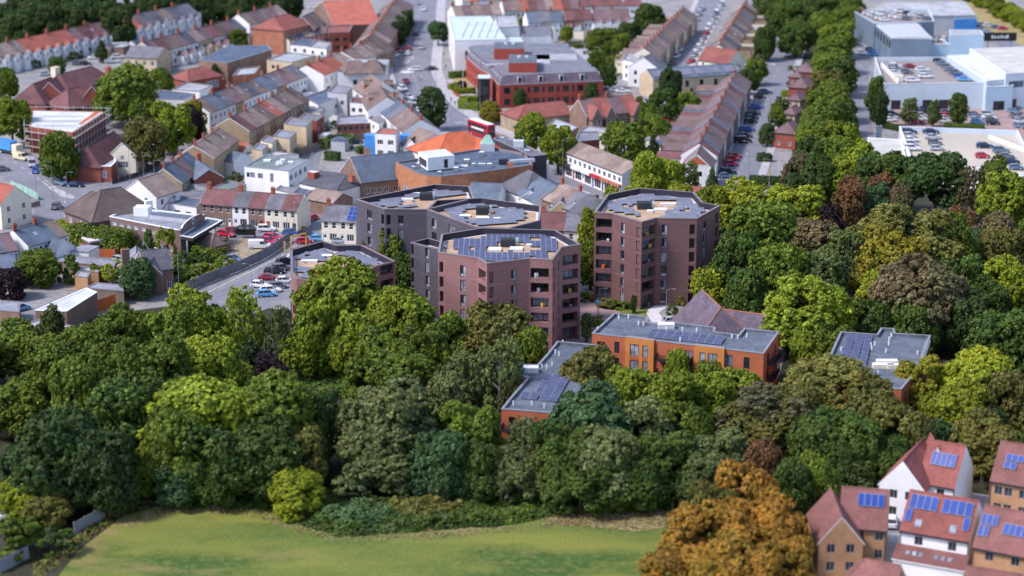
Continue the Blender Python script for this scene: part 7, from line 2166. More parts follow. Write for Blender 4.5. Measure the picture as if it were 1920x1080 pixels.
# shrubs and gardens
SHR = [(555,966,112,7.6,'lime','ball','round yellow green bush on the meadow edge'),
 (866,168,20,3.0,'purple','ball','dark round bush in the office garden'),(660,940,70,4,'silver','shrub','grey leaved bush at the left of the brambles'),(880,900,60,4,'purple','shrub','bare purple bush under the blue green tree'),
 (408,470,60,3.6,'deep','shrub','dark bush at the left of the yellow bay lines'),(380,490,60,3.6,'mid','shrub','green bush beside the stone house'),(365,475,30,3.2,'lime','shrub','yellow bush right of the stone house'),(420,505,50,3,'mid','shrub','green bush at the car park corner'),(370,520,60,3.4,'mid','shrub','broad green bush along the drive fence'),(400,520,30,3,'lime','shrub','yellow green bush on the drive fence'),
 (275,492,36,7.5,'deep','shrub','dark bushy tree in front of the long brick wing'),(314,494,42,8,'bright','shrub','bright bushy tree in front of the long brick wing'),
 (70,535,92,8,'mid','ball','round green bushy tree at the lower left of town'),(20,560,70,7,'purple','ball','dark purple bushy tree at the left edge'),(128,530,50,6,'deep','shrub','green bush right of the round green tree'),(205,530,44,4,'lime','shrub','yellow bush below the long garage'),(180,528,30,4,'mid','shrub','green bush beside the brick shed'),(262,560,70,9,'blue','ball','grey green bushy tree above the big wood'),(330,530,70,4,'mid','shrub','green bush in the corner of the drive'),
 (540,300,20,3,'mid','shrub','small bush beside the alley'),(710,352,26,5,'bright','shrub','light green bush in front of the slate hall'),(648,355,20,3,'mid','shrub','small bush behind the cream pair'),
 (1105,565,40,2.2,'mid','shrub','low garden bush by the plum tower'),(1140,575,50,1.8,'olive','shrub','low ochre bush before the plum tower'),(1165,578,40,1.8,'mid','shrub','low green planting before the plum tower'),(1275,572,24,2.4,'lime','shrub','yellow bush by the tower entrance'),(1120,610,40,2,'mid','shrub','green bush by the plaza path'),(1260,590,24,2.4,'grey','shrub','grey bush beside the slate lodge'),
 (40,975,100,7,'lime','ball','yellow green bush in the lower left corner'),(90,985,100,6,'olive','ball','olive bush left of the grey fence'),(30,1040,110,6,'mid','shrub','green bush in the bottom left corner'),(110,1040,80,4,'deep','shrub','dark bush along the meadow fence')]
for i,(x,y,w,h,c_) in enumerate(((238,530,46,4,'deep'),(270,528,52,4,'mid'),(300,540,56,4,'deep'),(318,515,40,3.5,'mid'),(345,505,46,4,'deep'),(355,538,50,3.5,'mid'),(392,505,44,3.6,'deep'),(412,488,36,3,'mid'),(285,512,30,4,'mid'),(226,512,34,3,'bright'))):
    shrub(x,y,w,h,c_,'green garden bush around the stone house','bushes around the stone house',kind='shrub')
for x,y,w,h,c_,k,lab in SHR:
    shrub(x,y,w,h,c_,lab,kind=k)
rg = random.Random(11)
GZ = [([(1195,200),(1330,170),(1300,270),(1180,270)],34,'garden shrub between the brown row and the avenue terrace'),([(1040,60),(1190,50),(1180,150),(1120,150)],26,'garden shrub right of the office car park'),([(40,125),(330,40),(340,60),(60,140)],26,'front garden shrub at the upper left terrace'),
      ([(1395,60),(1440,60),(1420,150),(1380,150)],16,'garden shrub behind the brown terrace by the avenue'),([(400,60),(470,60),(440,90),(380,90)],8,'garden shrub behind the second white terrace'),([(20,60),(190,30),(200,45),(40,80)],14,'back garden shrub behind the upper left terrace'),([(1450,215),(1490,110),(1500,120),(1465,260)],12,'garden shrub at the small avenue houses'),([(960,45),(1180,45),(1180,60),(960,60)],16,'back garden shrub below the far rows')]
for z_,n_,lab in GZ:
    for i in range(n_):
        u,v = rg.random(),rg.random()
        x = (z_[0][0]*(1-u) + z_[1][0]*u)*(1-v) + (z_[3][0]*(1-u) + z_[2][0]*u)*v
        y = (z_[0][1]*(1-u) + z_[1][1]*u)*(1-v) + (z_[3][1]*(1-u) + z_[2][1]*u)*v
        p = G(x,y); w = rg.uniform(2.0,4.6)
        shrub_at(p.x,p.y,w,w*rg.uniform(.6,1.0),rg.choice(['mid','deep','dark','mid','grey','bright','olive']),lab,lab.replace('shrub','shrubs'),seed=i)
# hedges
hedge([(150,462),(228,474)],5.0,4.6,'mid','big clipped green hedge in front of the long brick wing',rough=.3,leaf=.45,dens=22)
hedge([(118,438),(136,444)],3,3,'lime','low yellow green hedge left of the big one')
hedge([(848,146),(872,144)],2.2,1.8,'deep','dark hedge at the far end of the office garden')
hedge([(846,168),(856,166),(858,176),(886,175)],1.8,1.6,'bright','curved bright hedge in the office garden')
hedge([(894,193),(870,194),(868,204),(894,206)],2.4,2.0,'bright','U shaped clipped hedge by the office path')
hedge([(938,226),(952,226)],3.4,2.2,'deep','green hedge right of the yellow bush')
hedge([(620,273),(650,270)],2.2,2.6,'dark','dark square hedge at the yard below the timber store')
hedge([(615,300),(632,301)],1.8,2.2,'dark','short dark hedge on the alley')
hedge([(676,288),(748,278)],2,1.8,'deep','long hedge behind the slate hall')
hedge([(470,422),(494,423)],1.6,2.0,'dark','dark green front hedge of the cottages')
hedge([(1426,302),(1440,303)],2.0,2.0,'dark','dark square hedge on the avenue')
hedge([(1412,345),(1460,347)],2.0,2.0,'dark','dark long hedge at the foot of the avenue')
hedge([(1470,182),(1484,183)],1.8,2.0,'bright','light green hedge by the yellow brick avenue house')
hedge([(1660,240),(1690,246)],1.8,1.4,'dark','low dark hedge at the dealership gate')
hedge([(1775,240),(1840,242)],1.6,1.2,'deep','low hedge along the roof car park')
hedge([(1622,905),(1700,880)],3,3,'deep','deep green hedge behind the white parked car')
BR = [(560,985),(600,955),(680,940),(800,930),(930,925),(1060,925),(1150,950),(1060,966),(960,984),(860,992),(740,1002),(640,1008)]
bramble([(1000,972),(1090,958),(1250,955),(1268,984),(1200,998),(1120,992),(1040,984)],'straw','dry_grass',.35,9,.3,'dry straw grass on the bank')
bramble(BR,'deep','bramble_thicket',2.2,13,.42,'tangled bramble along the meadow edge')
bramble([(575,985),(640,950),(760,945),(740,985),(650,1003)],'blue','bramble_thicket',2.6,13,.42,'grey green left end of the bramble')
bramble([(690,950),(800,930),(900,935),(880,970),(760,985)],'olive','bramble_thicket',2.9,13,.42,'ochre middle of the bramble')
bramble([(840,990),(930,930),(1060,925),(1290,940),(1290,955),(1160,962),(1050,966),(960,985)],'mid','bramble_thicket',2.0,14,.42,'green right end of the bramble')
bramble([(230,975),(300,948),(340,942),(480,946),(540,962),(600,992),(650,1006),(760,1000),(980,986),(1080,968),(1260,955),(1262,975),(1140,978),(1000,994),(800,1012),(640,1018),(560,1000),(470,968),(340,962),(240,992)],'straw','dry_grass',.28,12,.30,'dry straw grass at the meadow edge')
bramble([(60,1100),(170,1010),(250,960),(300,945),(270,935),(180,970),(60,1060)],'olive','rough_grass',.9,16,.34,'rough dark grass along the fence')
bramble([(330,900),(600,890),(640,950),(560,960),(330,950)],'deep','undergrowth',1.4,14,.5,'low growth under the trees')
bramble([(540,670),(690,660),(700,740),(560,760)],'deep','undergrowth',1.6,14,.5,'brown undergrowth in the lit gap')

# ------------------------------------------------------------------ fences, walls, hoardings
def panel_fence(pxs,h,label,mt='fence_grey',pw=2.0,name='panel_fence',board='fence_panel',post=True):
    pts = [G(*p) for p in pxs]
    t = thing(name,label,'fence',pts[0])
    for a,b in zip(pts[:-1],pts[1:]):
        d = b - a; n = max(1,round(d.length / pw)); an = math.atan2(d.y,d.x)
        for i in range(n):
            p = a + d*((i + .5)/n) - pts[0]
            boxpart(t,board,p.x,p.y,.1,d.length/n - .14,.06,h,mt,rz=an)
            if post:
                p = a + d*(i/n) - pts[0]; boxpart(t,'fence_post',p.x,p.y,0,.13,.13,h + .25,'grey_metal' if mt != 'timber' else 'timber',rz=an)
    return t
panel_fence([(350,548),(400,528),(450,508),(500,484),(524,468),(545,452)],2.2,'long grey panel fence between the car park and the tower drive')
panel_fence([(510,290),(560,295),(596,282)],2.2,'weathered timber fence behind the tan extensions','timber',2.4)
panel_fence([(632,262),(664,264),(696,260)],2.0,'pale picket fence below the timber store','timber',2.2)
panel_fence([(140,1005),(198,972)],2.0,'grey blue fence at the left of the meadow','grey_metal',2.5)
panel_fence([(0,1075),(55,1048)],2.0,'grey blue fence in the bottom left corner','grey_metal',2.5)
panel_fence([(152,598),(180,588),(218,575)],2.6,'orange hoarding beside the white roofed unit','orange_board',3.0,'site_hoarding','hoarding_panel')
panel_fence([(150,470),(170,482),(215,483),(240,472)],1.8,'rusty fence beside the big clipped hedge','orange_board',2.5)
panel_fence([(395,424),(470,428),(560,432),(580,434)],1.0,'low front garden walls of the cottages','brown_brick',4.0,'garden_wall','wall_length',post=False)
panel_fence([(600,428),(640,437),(670,440)],1.0,'low brick garden wall of the cream pair','brown_brick',4.0,'garden_wall','wall_length',post=False)
panel_fence([(120,325),(150,338),(168,342)],1.8,'brick wall round the school corner','station_brick',4,'garden_wall','wall_length',post=False)
panel_fence([(210,346),(260,332),(300,308)],1.3,'dark railing along the school yard','dark_frame',2.5)
panel_fence([(20,352),(45,362),(72,376)],1.8,'green netted hoarding at the road works','copper',3,'site_hoarding','hoarding_panel')
panel_fence([(30,382),(50,392),(76,386)],1.2,'brick wall at the corner of the cream house','brown_brick',4,'garden_wall','wall_length',post=False)
panel_fence([(838,158),(852,178),(878,190),(905,212),(930,224),(962,226)],.7,'low curved brick wall of the office garden','office_brick',4,'garden_wall','wall_length',post=False)
panel_fence([(1250,935),(1262,962)],1.6,'pale posts on the straw bank','timber',2.5)
panel_fence([(508,580),(546,582)],1.7,'pale garage wall at the foot of the low pink tower','grey_render',5,'garage_wall','wall_length',post=False)
t = thing('height_barrier','yellow height barrier across the tower drive','barrier',G(546,466))
A,B = G(546,466) - G(546,466),G(574,460) - G(546,466)
boxpart(t,'post',0,0,0,.3,.3,2.6,'yellow_paint'); boxpart(t,'post',B.x,B.y,0,.3,.3,2.6,'yellow_paint')
boxpart(t,'beam',B.x/2,B.y/2,2.6,B.length,.25,.3,'yellow_paint',rz=math.atan2(B.y,B.x))
t = thing('height_barrier','lone yellow post beside the fence','post',G(534,474)); boxpart(t,'post',0,0,0,.3,.3,2.6,'yellow_paint')

# ------------------------------------------------------------------ vehicles
def rowcars(a,b,cols,hd,where,hz=0.0,end='left',kinds=None,group=None):
    A,B = G(*a,hz),G(*b,hz)
    n = len(cols); cnt = {}
    for c_ in cols: cnt[c_] = cnt.get(c_,0) + 1
    seen = {}
    for i,c_ in enumerate(cols):
        p = A.lerp(B,i/(n - 1) if n > 1 else 0)
        seen[c_] = seen.get(c_,0) + 1
        lab = f'{c_} car {where}' if cnt[c_] == 1 else f'{ORD[seen[c_]-1]} {c_} car from the {end} {where}'
        car_at(p.x,p.y,hz + .02,hd,c_,lab,kinds[i] if kinds else None,group or 'cars ' + where,near=a[1] > 380)
cars([(418,424,'white',5,'white car emerging behind the canopy','hatch'),(424,443,'red',-25,'big red car at the canopy','estate'),(437,438,'crimson',-25,'red car behind the big red one at the canopy','hatch'),(461,432,'black',8,'black car beside the trolley shelter','saloon'),
      (500,434,'white',3,'white car driving on the station road','suv'),(545,441,'blue',0,'blue car on the station road','hatch'),(575,443,'black',-25,'black car turning off the station road','hatch'),(648,449,'red',0,'red car passing the charcoal tower','saloon'),(638,456,'silver',0,'silver car in front of the red passing one','hatch'),
      (512,449,'pink red',-28,'red car farthest in the row by the fence','estate'),(504,456,'pink red',-28,'red car second in the row by the fence','hatch'),(487,466,'white',5,'white van beside the yellow bay lines','van'),(571,457,'red',8,'red car under the yellow height barrier','hatch'),(597,452,'sky blue',0,'pale blue car behind the low pink tower','hatch'),
      (437,490,'slate blue',-20,'dull blue car at the bushes of the car park','hatch'),(420,470,'red',-20,'red car half hidden by the dark bush','hatch'),(586,413,'red',60,'red car parked in the driveway by the cream pair','hatch'),
      (178,473,'sky blue',-20,'sky blue car beside the rusty fence','hatch'),(240,479,'sky blue',-60,'sky blue car left of the stone house','hatch'),(228,492,'silver',-30,'silver car with rusty stripes by the garage','estate'),(40,582,'sky blue',50,'bright blue car by the grey roof at the left edge','hatch'),
      (536,496,'black',30,'black car nearest the low pink tower','suv'),(529,508,'grey',20,'grey car second from the top of the tower car park','suv'),(515,513,'black',5,'black estate in the tower car park','estate'),(505,525,'crimson',3,'crimson saloon in the tower car park','saloon'),(535,531,'white',8,'white car right of the crimson saloon','hatch'),(487,539,'white',-10,'white car left in the tower car park','hatch'),(522,541,'grey',10,'grey car behind the lowest white car','hatch'),(508,548,'white',5,'lowest white car in the tower car park','estate'),(500,556,'sky blue',10,'light blue car beside the garage wall','hatch'),
      (432,321,'white',0,'white car behind the white office','suv'),(668,362,'white',-10,'white car parked beside the slate hall','saloon'),(730,358,'crimson',0,'dark red car behind the light green bush','hatch'),
      (1073,328,'crimson',-35,'red car on the main road by the parade','saloon'),(1105,341,'silver',-35,'silver car behind the red one by the parade','hatch'),(1126,350,'black',-35,'black car before the parade','suv'),(1143,356,'black',-30,'second black car before the parade','saloon'),
      (106,391,'grey',90,'grey car driving away across the junction','suv'),(142,350,'navy',-10,'dark blue saloon waiting at the lights','saloon'),(114,347,'slate blue',-45,'teal grey car at the lights','suv'),(108,338,'blue',-50,'blue car behind the teal grey one','estate'),(89,329,'grey',-45,'dark grey car queueing at the junction','saloon'),(67,324,'blue',-80,'blue car in the junction queue','hatch'),(60,312,'silver',-75,'silver van in the junction queue','van'),(5,321,'grey',20,'grey car at the left edge of the junction road','hatch'),
      (188,332,'white',-5,'white car at the school annex','suv'),(176,335,'crimson',-15,'dark red car behind the white one at the school annex','hatch'),
      (388,252,'white',60,'white car on the market street','hatch'),(365,273,'black',55,'black car on the market street by the tan row','hatch'),(582,186,'white',20,'white van in front of the blue felt shop','van'),(420,236,'silver',60,'silver car further up the market street','hatch'),
      (575,262,'navy',20,'dark blue car behind the tall tan extension','hatch'),(590,263,'black',5,'black car next to the dark blue one','saloon'),(528,279,'black',5,'black car behind the timber fence','hatch'),(608,246,'black',70,'black car on the alley','suv'),(614,216,'grey',70,'grey car at the top of the alley','hatch'),(1655,912,'white',80,'white car between the hedge and the white house','suv'),(1670,985,'white',80,'white car between the tan and white houses','suv'),
      (779,66,'black',90,'black car driving up the high street','suv'),(790,92,'silver',-92,'silver car coming down the high street','hatch'),(767,94,'red',88,'red car on the high street','hatch'),(765,103,'white',88,'white car behind the red one on the high street','hatch'),(742,106,'white',75,'white car parked left of the high street','saloon'),(750,97,'red',75,'dark red car parked left of the high street','hatch'),(758,64,'black',85,'black car under the high street trees','suv'),(777,133,'white',185,'white estate at the mini roundabout','estate'),(808,132,'black',180,'black saloon right of the mini roundabout','saloon'),(762,156,'crimson',-75,'dark red car below the mini roundabout','hatch'),(755,170,'white',-60,'white van first in the high street queue','suv'),(766,185,'white',-55,'white car second in the high street queue','saloon'),(775,195,'silver',-55,'silver car third in the high street queue','hatch'),(783,204,'black',-50,'black car fourth in the high street queue','hatch'),(787,211,'white',-50,'white car behind the dark dense tree','hatch'),(752,84,'grey',80,'grey car parked by the inn side of the high street','hatch'),(795,20,'white',-90,'white car at the top of the high street','hatch'),(784,8,'silver',90,'silver car at the far top of the high street','saloon'),
      (1490,78,'navy',80,'dark car under the trees at the avenue bend','suv'),(588,15,'white',0,'white car near the far red hall','hatch'),(601,68,'silver',60,'silver car beside the flat red block','hatch'),(596,48,'white',60,'white car by the brown gabled block','hatch'),(1156,172,'silver',0,'silver car behind the gabled brown row','saloon'),(1168,174,'white',0,'white car behind the gabled brown row','saloon'),(1391,580,'black',60,'black car on the wood drive','suv'),(1260,607,'silver',20,'silver car behind the long orange block','hatch'),(1375,586,'white',40,'white car beside the slate lodge','hatch'),
      (40,300,'cream',-38,'cream lorry cab parked at the road works','van'),(210,118,'white',10,'white van above the school trees','van'),(222,110,'white',20,'white car below the buff brick flats','suv'),(196,117,'grey',20,'grey car behind the white van above the school','hatch'),(85,142,'silver',20,'silver car in the street behind the school','hatch'),(160,122,'black',15,'black car in the street behind the school','hatch'),(145,122,'grey',15,'dark grey car left of the black one behind the school','hatch')])
rowcars((1045,87),(1109,86),['crimson','yellow','black','navy','grey','red'],-90,'in the office car park row')
for x,y,c_,k,lab in ((1434,175,'slate blue','saloon','dull blue car at the far end of the avenue row'),(1424,185,'black','hatch','short black car below the dull blue one'),(1418,204,'blue','saloon','blue saloon third in the avenue row'),(1412,216,'black','saloon','black saloon in the avenue row'),(1409,224,'navy','hatch','navy car in the avenue row'),(1407,231,'black','hatch','black hatchback with pale roof in the avenue row'),(1401,246,'blue','estate','blue estate in the middle of the avenue row'),(1396,258,'black','estate','black car behind the black van'),(1392,268,'black','van','black van in the avenue row'),
                        (1377,296,'red','hatch','farthest of three red cars on the avenue'),(1373,302,'red','hatch','middle of three red cars on the avenue'),(1370,311,'pink red','hatch','nearest of three red cars on the avenue'),(1364,327,'black','suv','black car below the three red cars'),(1360,334,'slate blue','hatch','dull blue car partly hidden by the lime trees')):
    p = G(x,y); car_at(p.x,p.y,.02,8,c_,lab,k,'cars parked on the avenue')
A_ = ['silver','white','grey','silver','white','white','red','silver','white','white','silver','red']
rowcars((1352,12),(1296,118),A_,-118,'along the right kerb of the upper street',end='far end')
rowcars((1316,20),(1260,122),['silver','silver','white','black','grey','silver','crimson','white','white','grey'],-118,'along the left kerb of the upper street',end='far end')
for a,b,cols,hd,wh_,hz in (((1678,126),(1678,140),['white','silver','grey','silver','white'],0,'in the left stack on the roof deck',6.95),((1707,127),(1700,138),['crimson','grey'],-8,'beside the left stack on the roof deck',6.95),((1730,134),(1736,146),['white','silver','white'],0,'in the middle of the roof deck',6.95),((1760,117),(1808,152),['black','slate blue','grey','slate blue','grey','blue','sky blue'],-10,'in the diagonal line on the roof deck',6.95),((1711,154),(1711,154),['white'],-5,'by the front parapet of the roof deck',6.95),
  ((1704,250),(1710,282),['navy','silver','white','silver','white'],-5,'in the left column of the lower roof park',4.25),((1745,250),(1757,282),['navy','silver','grey','silver'],-5,'in the second column of the lower roof park',4.25),((1846,277),(1846,277),['navy'],-3,'alone on the lower roof park',4.25),((1842,296),(1842,296),['red'],0,'beside the green tree on the lower roof park',4.25),((1876,286),(1905,318),['slate blue','grey','navy','slate blue'],-5,'in the right column of the lower roof park',4.25),
  ((1614,22),(1660,40),['white','red','white','white','silver','white','white'],0,'in the left rows on the far showroom roof',9.1),((1645,26),(1700,38),['white','white','silver','white','white','grey'],0,'in the middle rows on the far showroom roof',9.1),((1690,24),(1740,38),['white','black','white','silver','grey'],0,'in the right rows on the far showroom roof',9.1),((1684,79),(1770,77),['silver','red','grey','black','silver','white','silver','white'],60,'on the open lower deck under the ribbed roof',5.35)):
    rowcars(a,b,cols,hd,wh_,hz)
for a,b,cols,hd,wh_ in (((1612,82),(1632,90),['white','silver','silver'],-50,'beside the dark showroom flank'),((1614,102),(1614,102),['white'],-70,'alone on the dealership road'),((1632,96),(1640,105),['black','blue','sky blue'],0,'at the showroom corner'),((1672,218),(1668,228),['grey','white','white'],5,'by the poplar like trees'),((1735,208),(1720,232),['navy','black','silver','white','red'],0,'between the two birches'),((1775,215),(1770,230),['navy','red','silver','white'],0,'right of the second birch'),((1824,198),(1824,198),['grey'],-70,'beside the red pump'),((1842,200),(1872,199),['grey','slate blue','grey','sky blue'],-60,'in front of the entrance block'),((1826,218),(1832,232),['grey','slate blue','silver','sky blue'],-5,'in the first forecourt column'),((1852,218),(1862,234),['silver','white','grey','black'],-5,'in the second forecourt column'),((1898,195),(1912,240),['black','grey','slate blue','grey','silver','slate blue'],-40,'along the right edge forecourt'),((1800,52),(1850,62),['black','silver','white','silver','grey','silver'],10,'on the far forecourt'),((1815,44),(1880,56),['white','silver','silver','white','slate blue','pink red'],10,'in the back rows of the far forecourt'),((480,3),(560,0),['white','silver','white','white'],5,'by the far hall at the top edge'),((380,248),(430,215),['grey','white','silver'],55,'parked at the shop kerb')):
    rowcars(a,b,cols,hd,wh_)
t = thing('fuel_pump','small red fuel pump at the dealership wall','pump',G(1832,200)); boxpart(t,'pump_body',0,0,0,1.4,.8,2.4,'red_paint','white_paint'); boxpart(t,'pump_base',0,0,0,1.8,1.2,.25,'pale_stone')
# double decker
bp = G(903,256)
bus = thing('double_decker_bus','red double decker bus with white roof on the main road','bus',bp,R(-58))
q = MB(); q.mi(CAR['red'])
secs = []
for x,in_ in ((-5.5,.10),(-5.4,0),(5.2,0),(5.45,.12)):
    w_ = 1.27 - in_
    secs.append([(x,-w_,.35),(x,w_,.35),(x,w_,3.9),(x,w_*.92,4.25),(x,-w_*.92,4.25),(x,-w_,3.9)])
loft(q,secs,CAR['red']); new('body',q.mesh('body'),bus)
q = MB(); q.box(-5.3,-1.12,4.25,5.0,1.12,4.33,'white_paint'); new('roof',q.mesh('roof'),bus)
for z,h in ((1.15,1.0),(2.75,.85)):
    for s in (-1,1):
        for i in range(6):
            q = ('busw',h,s)
            if q not in PCACHE:
                g = MB(); g.box(-.78,-.02,0,.78,.02,h,'car_glass'); PCACHE[q] = g.mesh('window')
            new('window',PCACHE[q],bus,(-4.4 + i*1.68,s*1.275,z))
q = MB(); q.box(5.28,-1.08,1.1,5.47,1.08,2.3,'car_glass'); q.box(5.28,-1.08,2.7,5.47,1.08,3.7,'car_glass'); new('windscreen',q.mesh('windscreen'),bus)
q = MB(); q.box(-3.5,-1.30,2.15,3.2,-1.27,2.65,'white_paint'); new('advert_panel',q.mesh('advert_panel'),bus)
for x in (-3.4,3.6):
    for s in (-1,1): new('wheel',WHEEL,bus,(x,s*1.15,.48),sc=(1.45,1.3,1.45))
# lorry with blue sheet at the road works
lt = thing('tipper_lorry','lorry with a blue sheeted load at the left edge road','lorry',G(18,288),R(-38))
boxpart(lt,'load_sheet',-1.5,0,1.2,7,2.4,2.4,'blue_sheet'); boxpart(lt,'cab',3.4,0,.6,2.0,2.4,2.4,'cream_render'); boxpart(lt,'chassis',0,0,.5,9,2.2,.5,'dark_frame')
for x in (-3.6,-2.2,3.2):
    for s in (-1,1): new('wheel',WHEEL,lt,(x,s*1.05,.45),sc=(1.4,1.4,1.4))
# trolley shelter by the canopy
t = thing('trolley_shelter','black trolley shelter beside the parked black car','shelter',G(460,446))
for x,y in ((-2.2,-.8),(2.2,-.8),(-2.2,.8),(2.2,.8)): boxpart(t,'post',x,y,0,.14,.14,2.2,'black')
boxpart(t,'roof',0,0,2.2,4.7,1.9,.1,'car_glass'); boxpart(t,'back_panel',0,.8,.4,4.4,.06,1.6,'car_glass')

# small back yard things that fill the town: sheds, extensions, bins of parked cars, shrubs
ry = random.Random(23)
def clear(p,r):
    return all((p - q).length > r + k for q,k in FOOT)
FOOT = []
for o in C.objects:
    if o.parent is None and o.get('category') and o.type == 'EMPTY' and o['category'] not in ('tree','street lamp'):
        ws = [c_ for c_ in o.children if c_.name.startswith(('wall','body'))]
        k = max((math.hypot(v[0],v[1]) for c_ in ws for v in c_.bound_box),default=1.5)
        FOOT.append((Vector(o.location[:2]),k * (.75 if k > 3 else 1)))
YZ = [([(600,200),(760,215),(760,300),(600,280)],14,'behind the high street'),([(330,150),(640,90),(640,120),(380,180)],10,'behind the market shops'),([(1200,250),(1330,170),(1320,260),(1230,300)],14,'behind the avenue terrace'),([(20,480),(330,500),(320,545),(60,545)],8,'near the stone house'),([(400,340),(600,345),(590,372),(410,365)],8,'behind the cottages'),
      ([(940,55),(1180,50),(1180,75),(1050,75)],9,'below the far rows'),([(120,100),(470,60),(440,85),(180,125)],14,'behind the second white terrace'),([(840,330),(1110,385),(1100,420),(880,380)],10,'behind the charcoal towers'),([(1395,40),(1450,50),(1420,150),(1390,140)],9,'behind the upper street'),([(640,30),(690,60),(640,90),(560,70)],6,'beside the climbing terrace')]
for z_,n_,wh_ in YZ:
    for i in range(n_ * 5):
        u,v = ry.random(),ry.random()
        p = G((z_[0][0]*(1-u) + z_[1][0]*u)*(1-v) + (z_[3][0]*(1-u) + z_[2][0]*u)*v,(z_[0][1]*(1-u) + z_[1][1]*u)*(1-v) + (z_[3][1]*(1-u) + z_[2][1]*u)*v)
        k = ry.random()
        if not clear(p,1.6): continue
        if k < .40:
            w_,d_,h_ = ry.uniform(2.4,4.5),ry.uniform(3,6),ry.uniform(2.3,3.4)
            if ry.random() < .5:
                house('garden_shed','small pitched shed or outhouse in the yards ' + wh_,p,ry.choice((.2,1.3,1.75)),d_,w_,h_ - .5,h_ + .6,ry.choice(('brown_brick','white_render','timber','stock_brick')),ry.choice(('slate','tile_plum','felt_mid','tile_brown')),cat='shed',group='sheds ' + wh_)
            else:
                t = thing('yard_extension','small flat roofed outbuilding in the yards ' + wh_,'outbuilding',p,ry.choice((.2,1.3,1.75)),'outbuildings ' + wh_)
                boxpart(t,'wall',0,0,0,round(d_),round(w_),round(h_),ry.choice(('brown_brick','white_render','cream_render','grey_render'))); boxpart(t,'roof',0,0,round(h_),round(d_) + .3,round(w_) + .3,.18,ry.choice(('felt_mid','felt_pale','felt_blue')))
            FOOT.append((p,3))
        elif k < .58:
            c_ = ry.choice(('white','silver','grey','black','navy','red'))
            car_at(p.x,p.y,.07,ry.choice((10,80,100,190)),c_,f'{c_} car parked in the yards {wh_}',None,'yard cars ' + wh_)
            FOOT.append((p,2.5))
        else:
            w_ = ry.uniform(1.8,4)
            shrub_at(p.x,p.y,w_,w_*ry.uniform(.7,1.2),ry.choice(('mid','deep','mid','bright','olive','grey')),'yard shrub ' + wh_,'yard shrubs ' + wh_,seed=i)

# ------------------------------------------------------------------ lamps, poles, signs, people
for i,(x,y,h,hd,lab) in enumerate(((115,425,9,180,'tall lamp post left of the yellow hedge'),(70,384,8,0,'lamp post at the cream house corner'),(100,372,8,180,'lamp post on the traffic island'),(126,368,6,0,'short lamp post right on the traffic island'),(244,345,10,180,'lamp post at the school railing'),(305,312,7,90,'lamp post by the red chimney'),(270,335,6,0,'lamp post before the school yard'),(291,368,9,0,'lamp post beside the white pub'),(448,490,6,180,'lamp post among the yellow bay lines'),(511,537,6,0,'lamp post beside the crimson saloon'),(472,548,6,180,'lamp post left of the tower car park'),(552,438,7,90,'lamp post before the cream cottages'),(539,442,6,0,'lamp post on the station road kerb'),(586,340,7,90,'lamp post by the white office alley'),(490,350,8,90,'lamp post in front of the white office'),(511,352,8,90,'second lamp post in front of the white office'),(650,372,10,90,'lamp post behind the cream pair'),(1138,352,11,200,'tall lamp post before the parade'),(1055,333,10,20,'lamp post beside the red car'),(868,262,10,0,'lamp post left of the bus'),(900,222,12,180,'tall lamp post by the U shaped hedge'),(744,160,11,0,'tall lamp post at the mini roundabout'),(771,178,7,0,'lamp post in the high street queue'),(804,138,10,180,'lamp post right of the high street crossing'),(817,160,8,180,'lamp post above the dark dense tree'),(1443,240,9,180,'lamp post on the avenue verge'),(1404,330,9,180,'lamp post at the foot of the avenue'),(1442,350,7,180,'lamp post by the dark long hedge'),(1192,578,7,0,'lamp post before the plum tower'),(1122,596,6,0,'lamp post with a round top in the plaza'),(1249,588,5,0,'pale lamp post at the tower entrance'),(1720,262,8,180,'lamp post at the edge of the roof car park hedge'),(336,548,8,180,'lamp post left of the drive fence'),(618,100,10,0,'lamp post above the red roofed shops'),(845,262,8,180,'lamp post left of the zebra crossing'))):
    street_lamp(x,y,h,lab,hd=hd)
t = thing('satellite_globe','round blue sign globe on a pole in the plaza','sign',G(1119,612)); boxpart(t,'pole',0,0,0,.12,.12,4.6,'grey_metal')
D('cyan_paint',(.18,.42,.5),fine=0)
q = MB(); k_ = 10
for i in range(5):
    a0,a1 = -math.pi/2 + math.pi*i/5,-math.pi/2 + math.pi*(i+1)/5
    for j in range(k_):
        b0,b1 = 6.2832*j/k_,6.2832*(j+1)/k_
        f_ = lambda a,b_: (.5*math.cos(a)*math.cos(b_),.5*math.cos(a)*math.sin(b_),.5*math.sin(a))
        q.face([f_(a0,b0),f_(a0,b1),f_(a1,b1),f_(a1,b0)],'cyan_paint')
new('globe',q.mesh('globe'),t,(0,0,5.0))
t = thing('site_sign','white square sign beside the green front hedge','sign',G(462,424)); boxpart(t,'sign_board',0,0,1.0,1.4,.08,2.0,'white_paint'); boxpart(t,'post',.5,.1,0,.1,.1,1.2,'grey_metal')
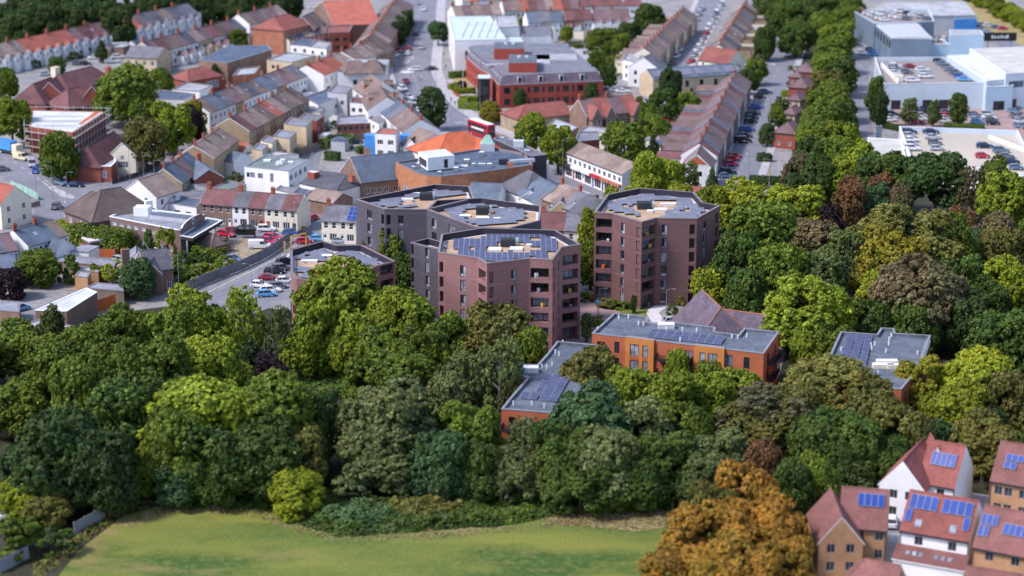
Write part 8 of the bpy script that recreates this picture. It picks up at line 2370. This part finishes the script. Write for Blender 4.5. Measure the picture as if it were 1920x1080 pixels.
t = thing('parking_sign','pale blue parking sign by the passing red car','sign',G(628,452)); boxpart(t,'sign_board',0,0,1.6,.8,.08,.8,'sky' if 'sky' in M else 'pale_clad'); boxpart(t,'post',0,.1,0,.1,.1,2.4,'grey_metal')
t = thing('flagpole','pale flagpole in the office garden','flagpole',G(868,170)); boxpart(t,'pole',0,0,0,.14,.14,8,'white_paint')
PEO = [person_mesh('walk','dark_clad','slate_clad','black'),person_mesh('stand','red_paint','dark_frame','black'),person_mesh('walk','white_paint','felt_blue','timber')]
for i,(x,y,k,hd,lab) in enumerate(((755,118,0,90,'person in dark clothes crossing the high street'),(785,152,0,-60,'person in dark clothes below the mini roundabout'),(789,151,2,-60,'person in a white top beside the crossing walker'),(836,131,0,20,'person in dark clothes near the office hedge'),(742,181,0,70,'person in dark clothes beside the high street queue'),(749,180,1,80,'person in a red top beside the queue'),(846,193,1,0,'person in a red top by the U shaped hedge'),(853,200,0,0,'person in dark clothes at the office path'),(858,196,2,40,'person in a white top at the office path'),(262,322,2,200,'person in a white top at the school railing'),(832,108,0,0,'person in dark clothes at the bus stop'),(1064,108,0,0,'person in dark clothes in the office car park'),(1070,112,1,30,'person in a red top in the office car park'))):
    p = G(x,y); o = new('person',PEO[k],None,(p.x,p.y,.13 if i not in (11,12) else .07),R(hd)); tag(o,lab,'person')

t = thing('garden_tent','pale pointed tent at the left edge of the meadow','tent',G(8,975))
q = MB(); r_ = 2.4
for i in range(10):
    a0,a1 = 6.2832*i/10,6.2832*(i+1)/10
    q.face([(r_*math.cos(a0),r_*math.sin(a0),0),(r_*math.cos(a1),r_*math.sin(a1),0),(r_*math.cos(a1),r_*math.sin(a1),1.6),(r_*math.cos(a0),r_*math.sin(a0),1.6)],'cream_render')
    q.face([(r_*1.06*math.cos(a0),r_*1.06*math.sin(a0),1.58),(r_*1.06*math.cos(a1),r_*1.06*math.sin(a1),1.58),(0,0,3.6)],'white_paint')
new('tent_cloth',q.mesh('tent_cloth'),t)
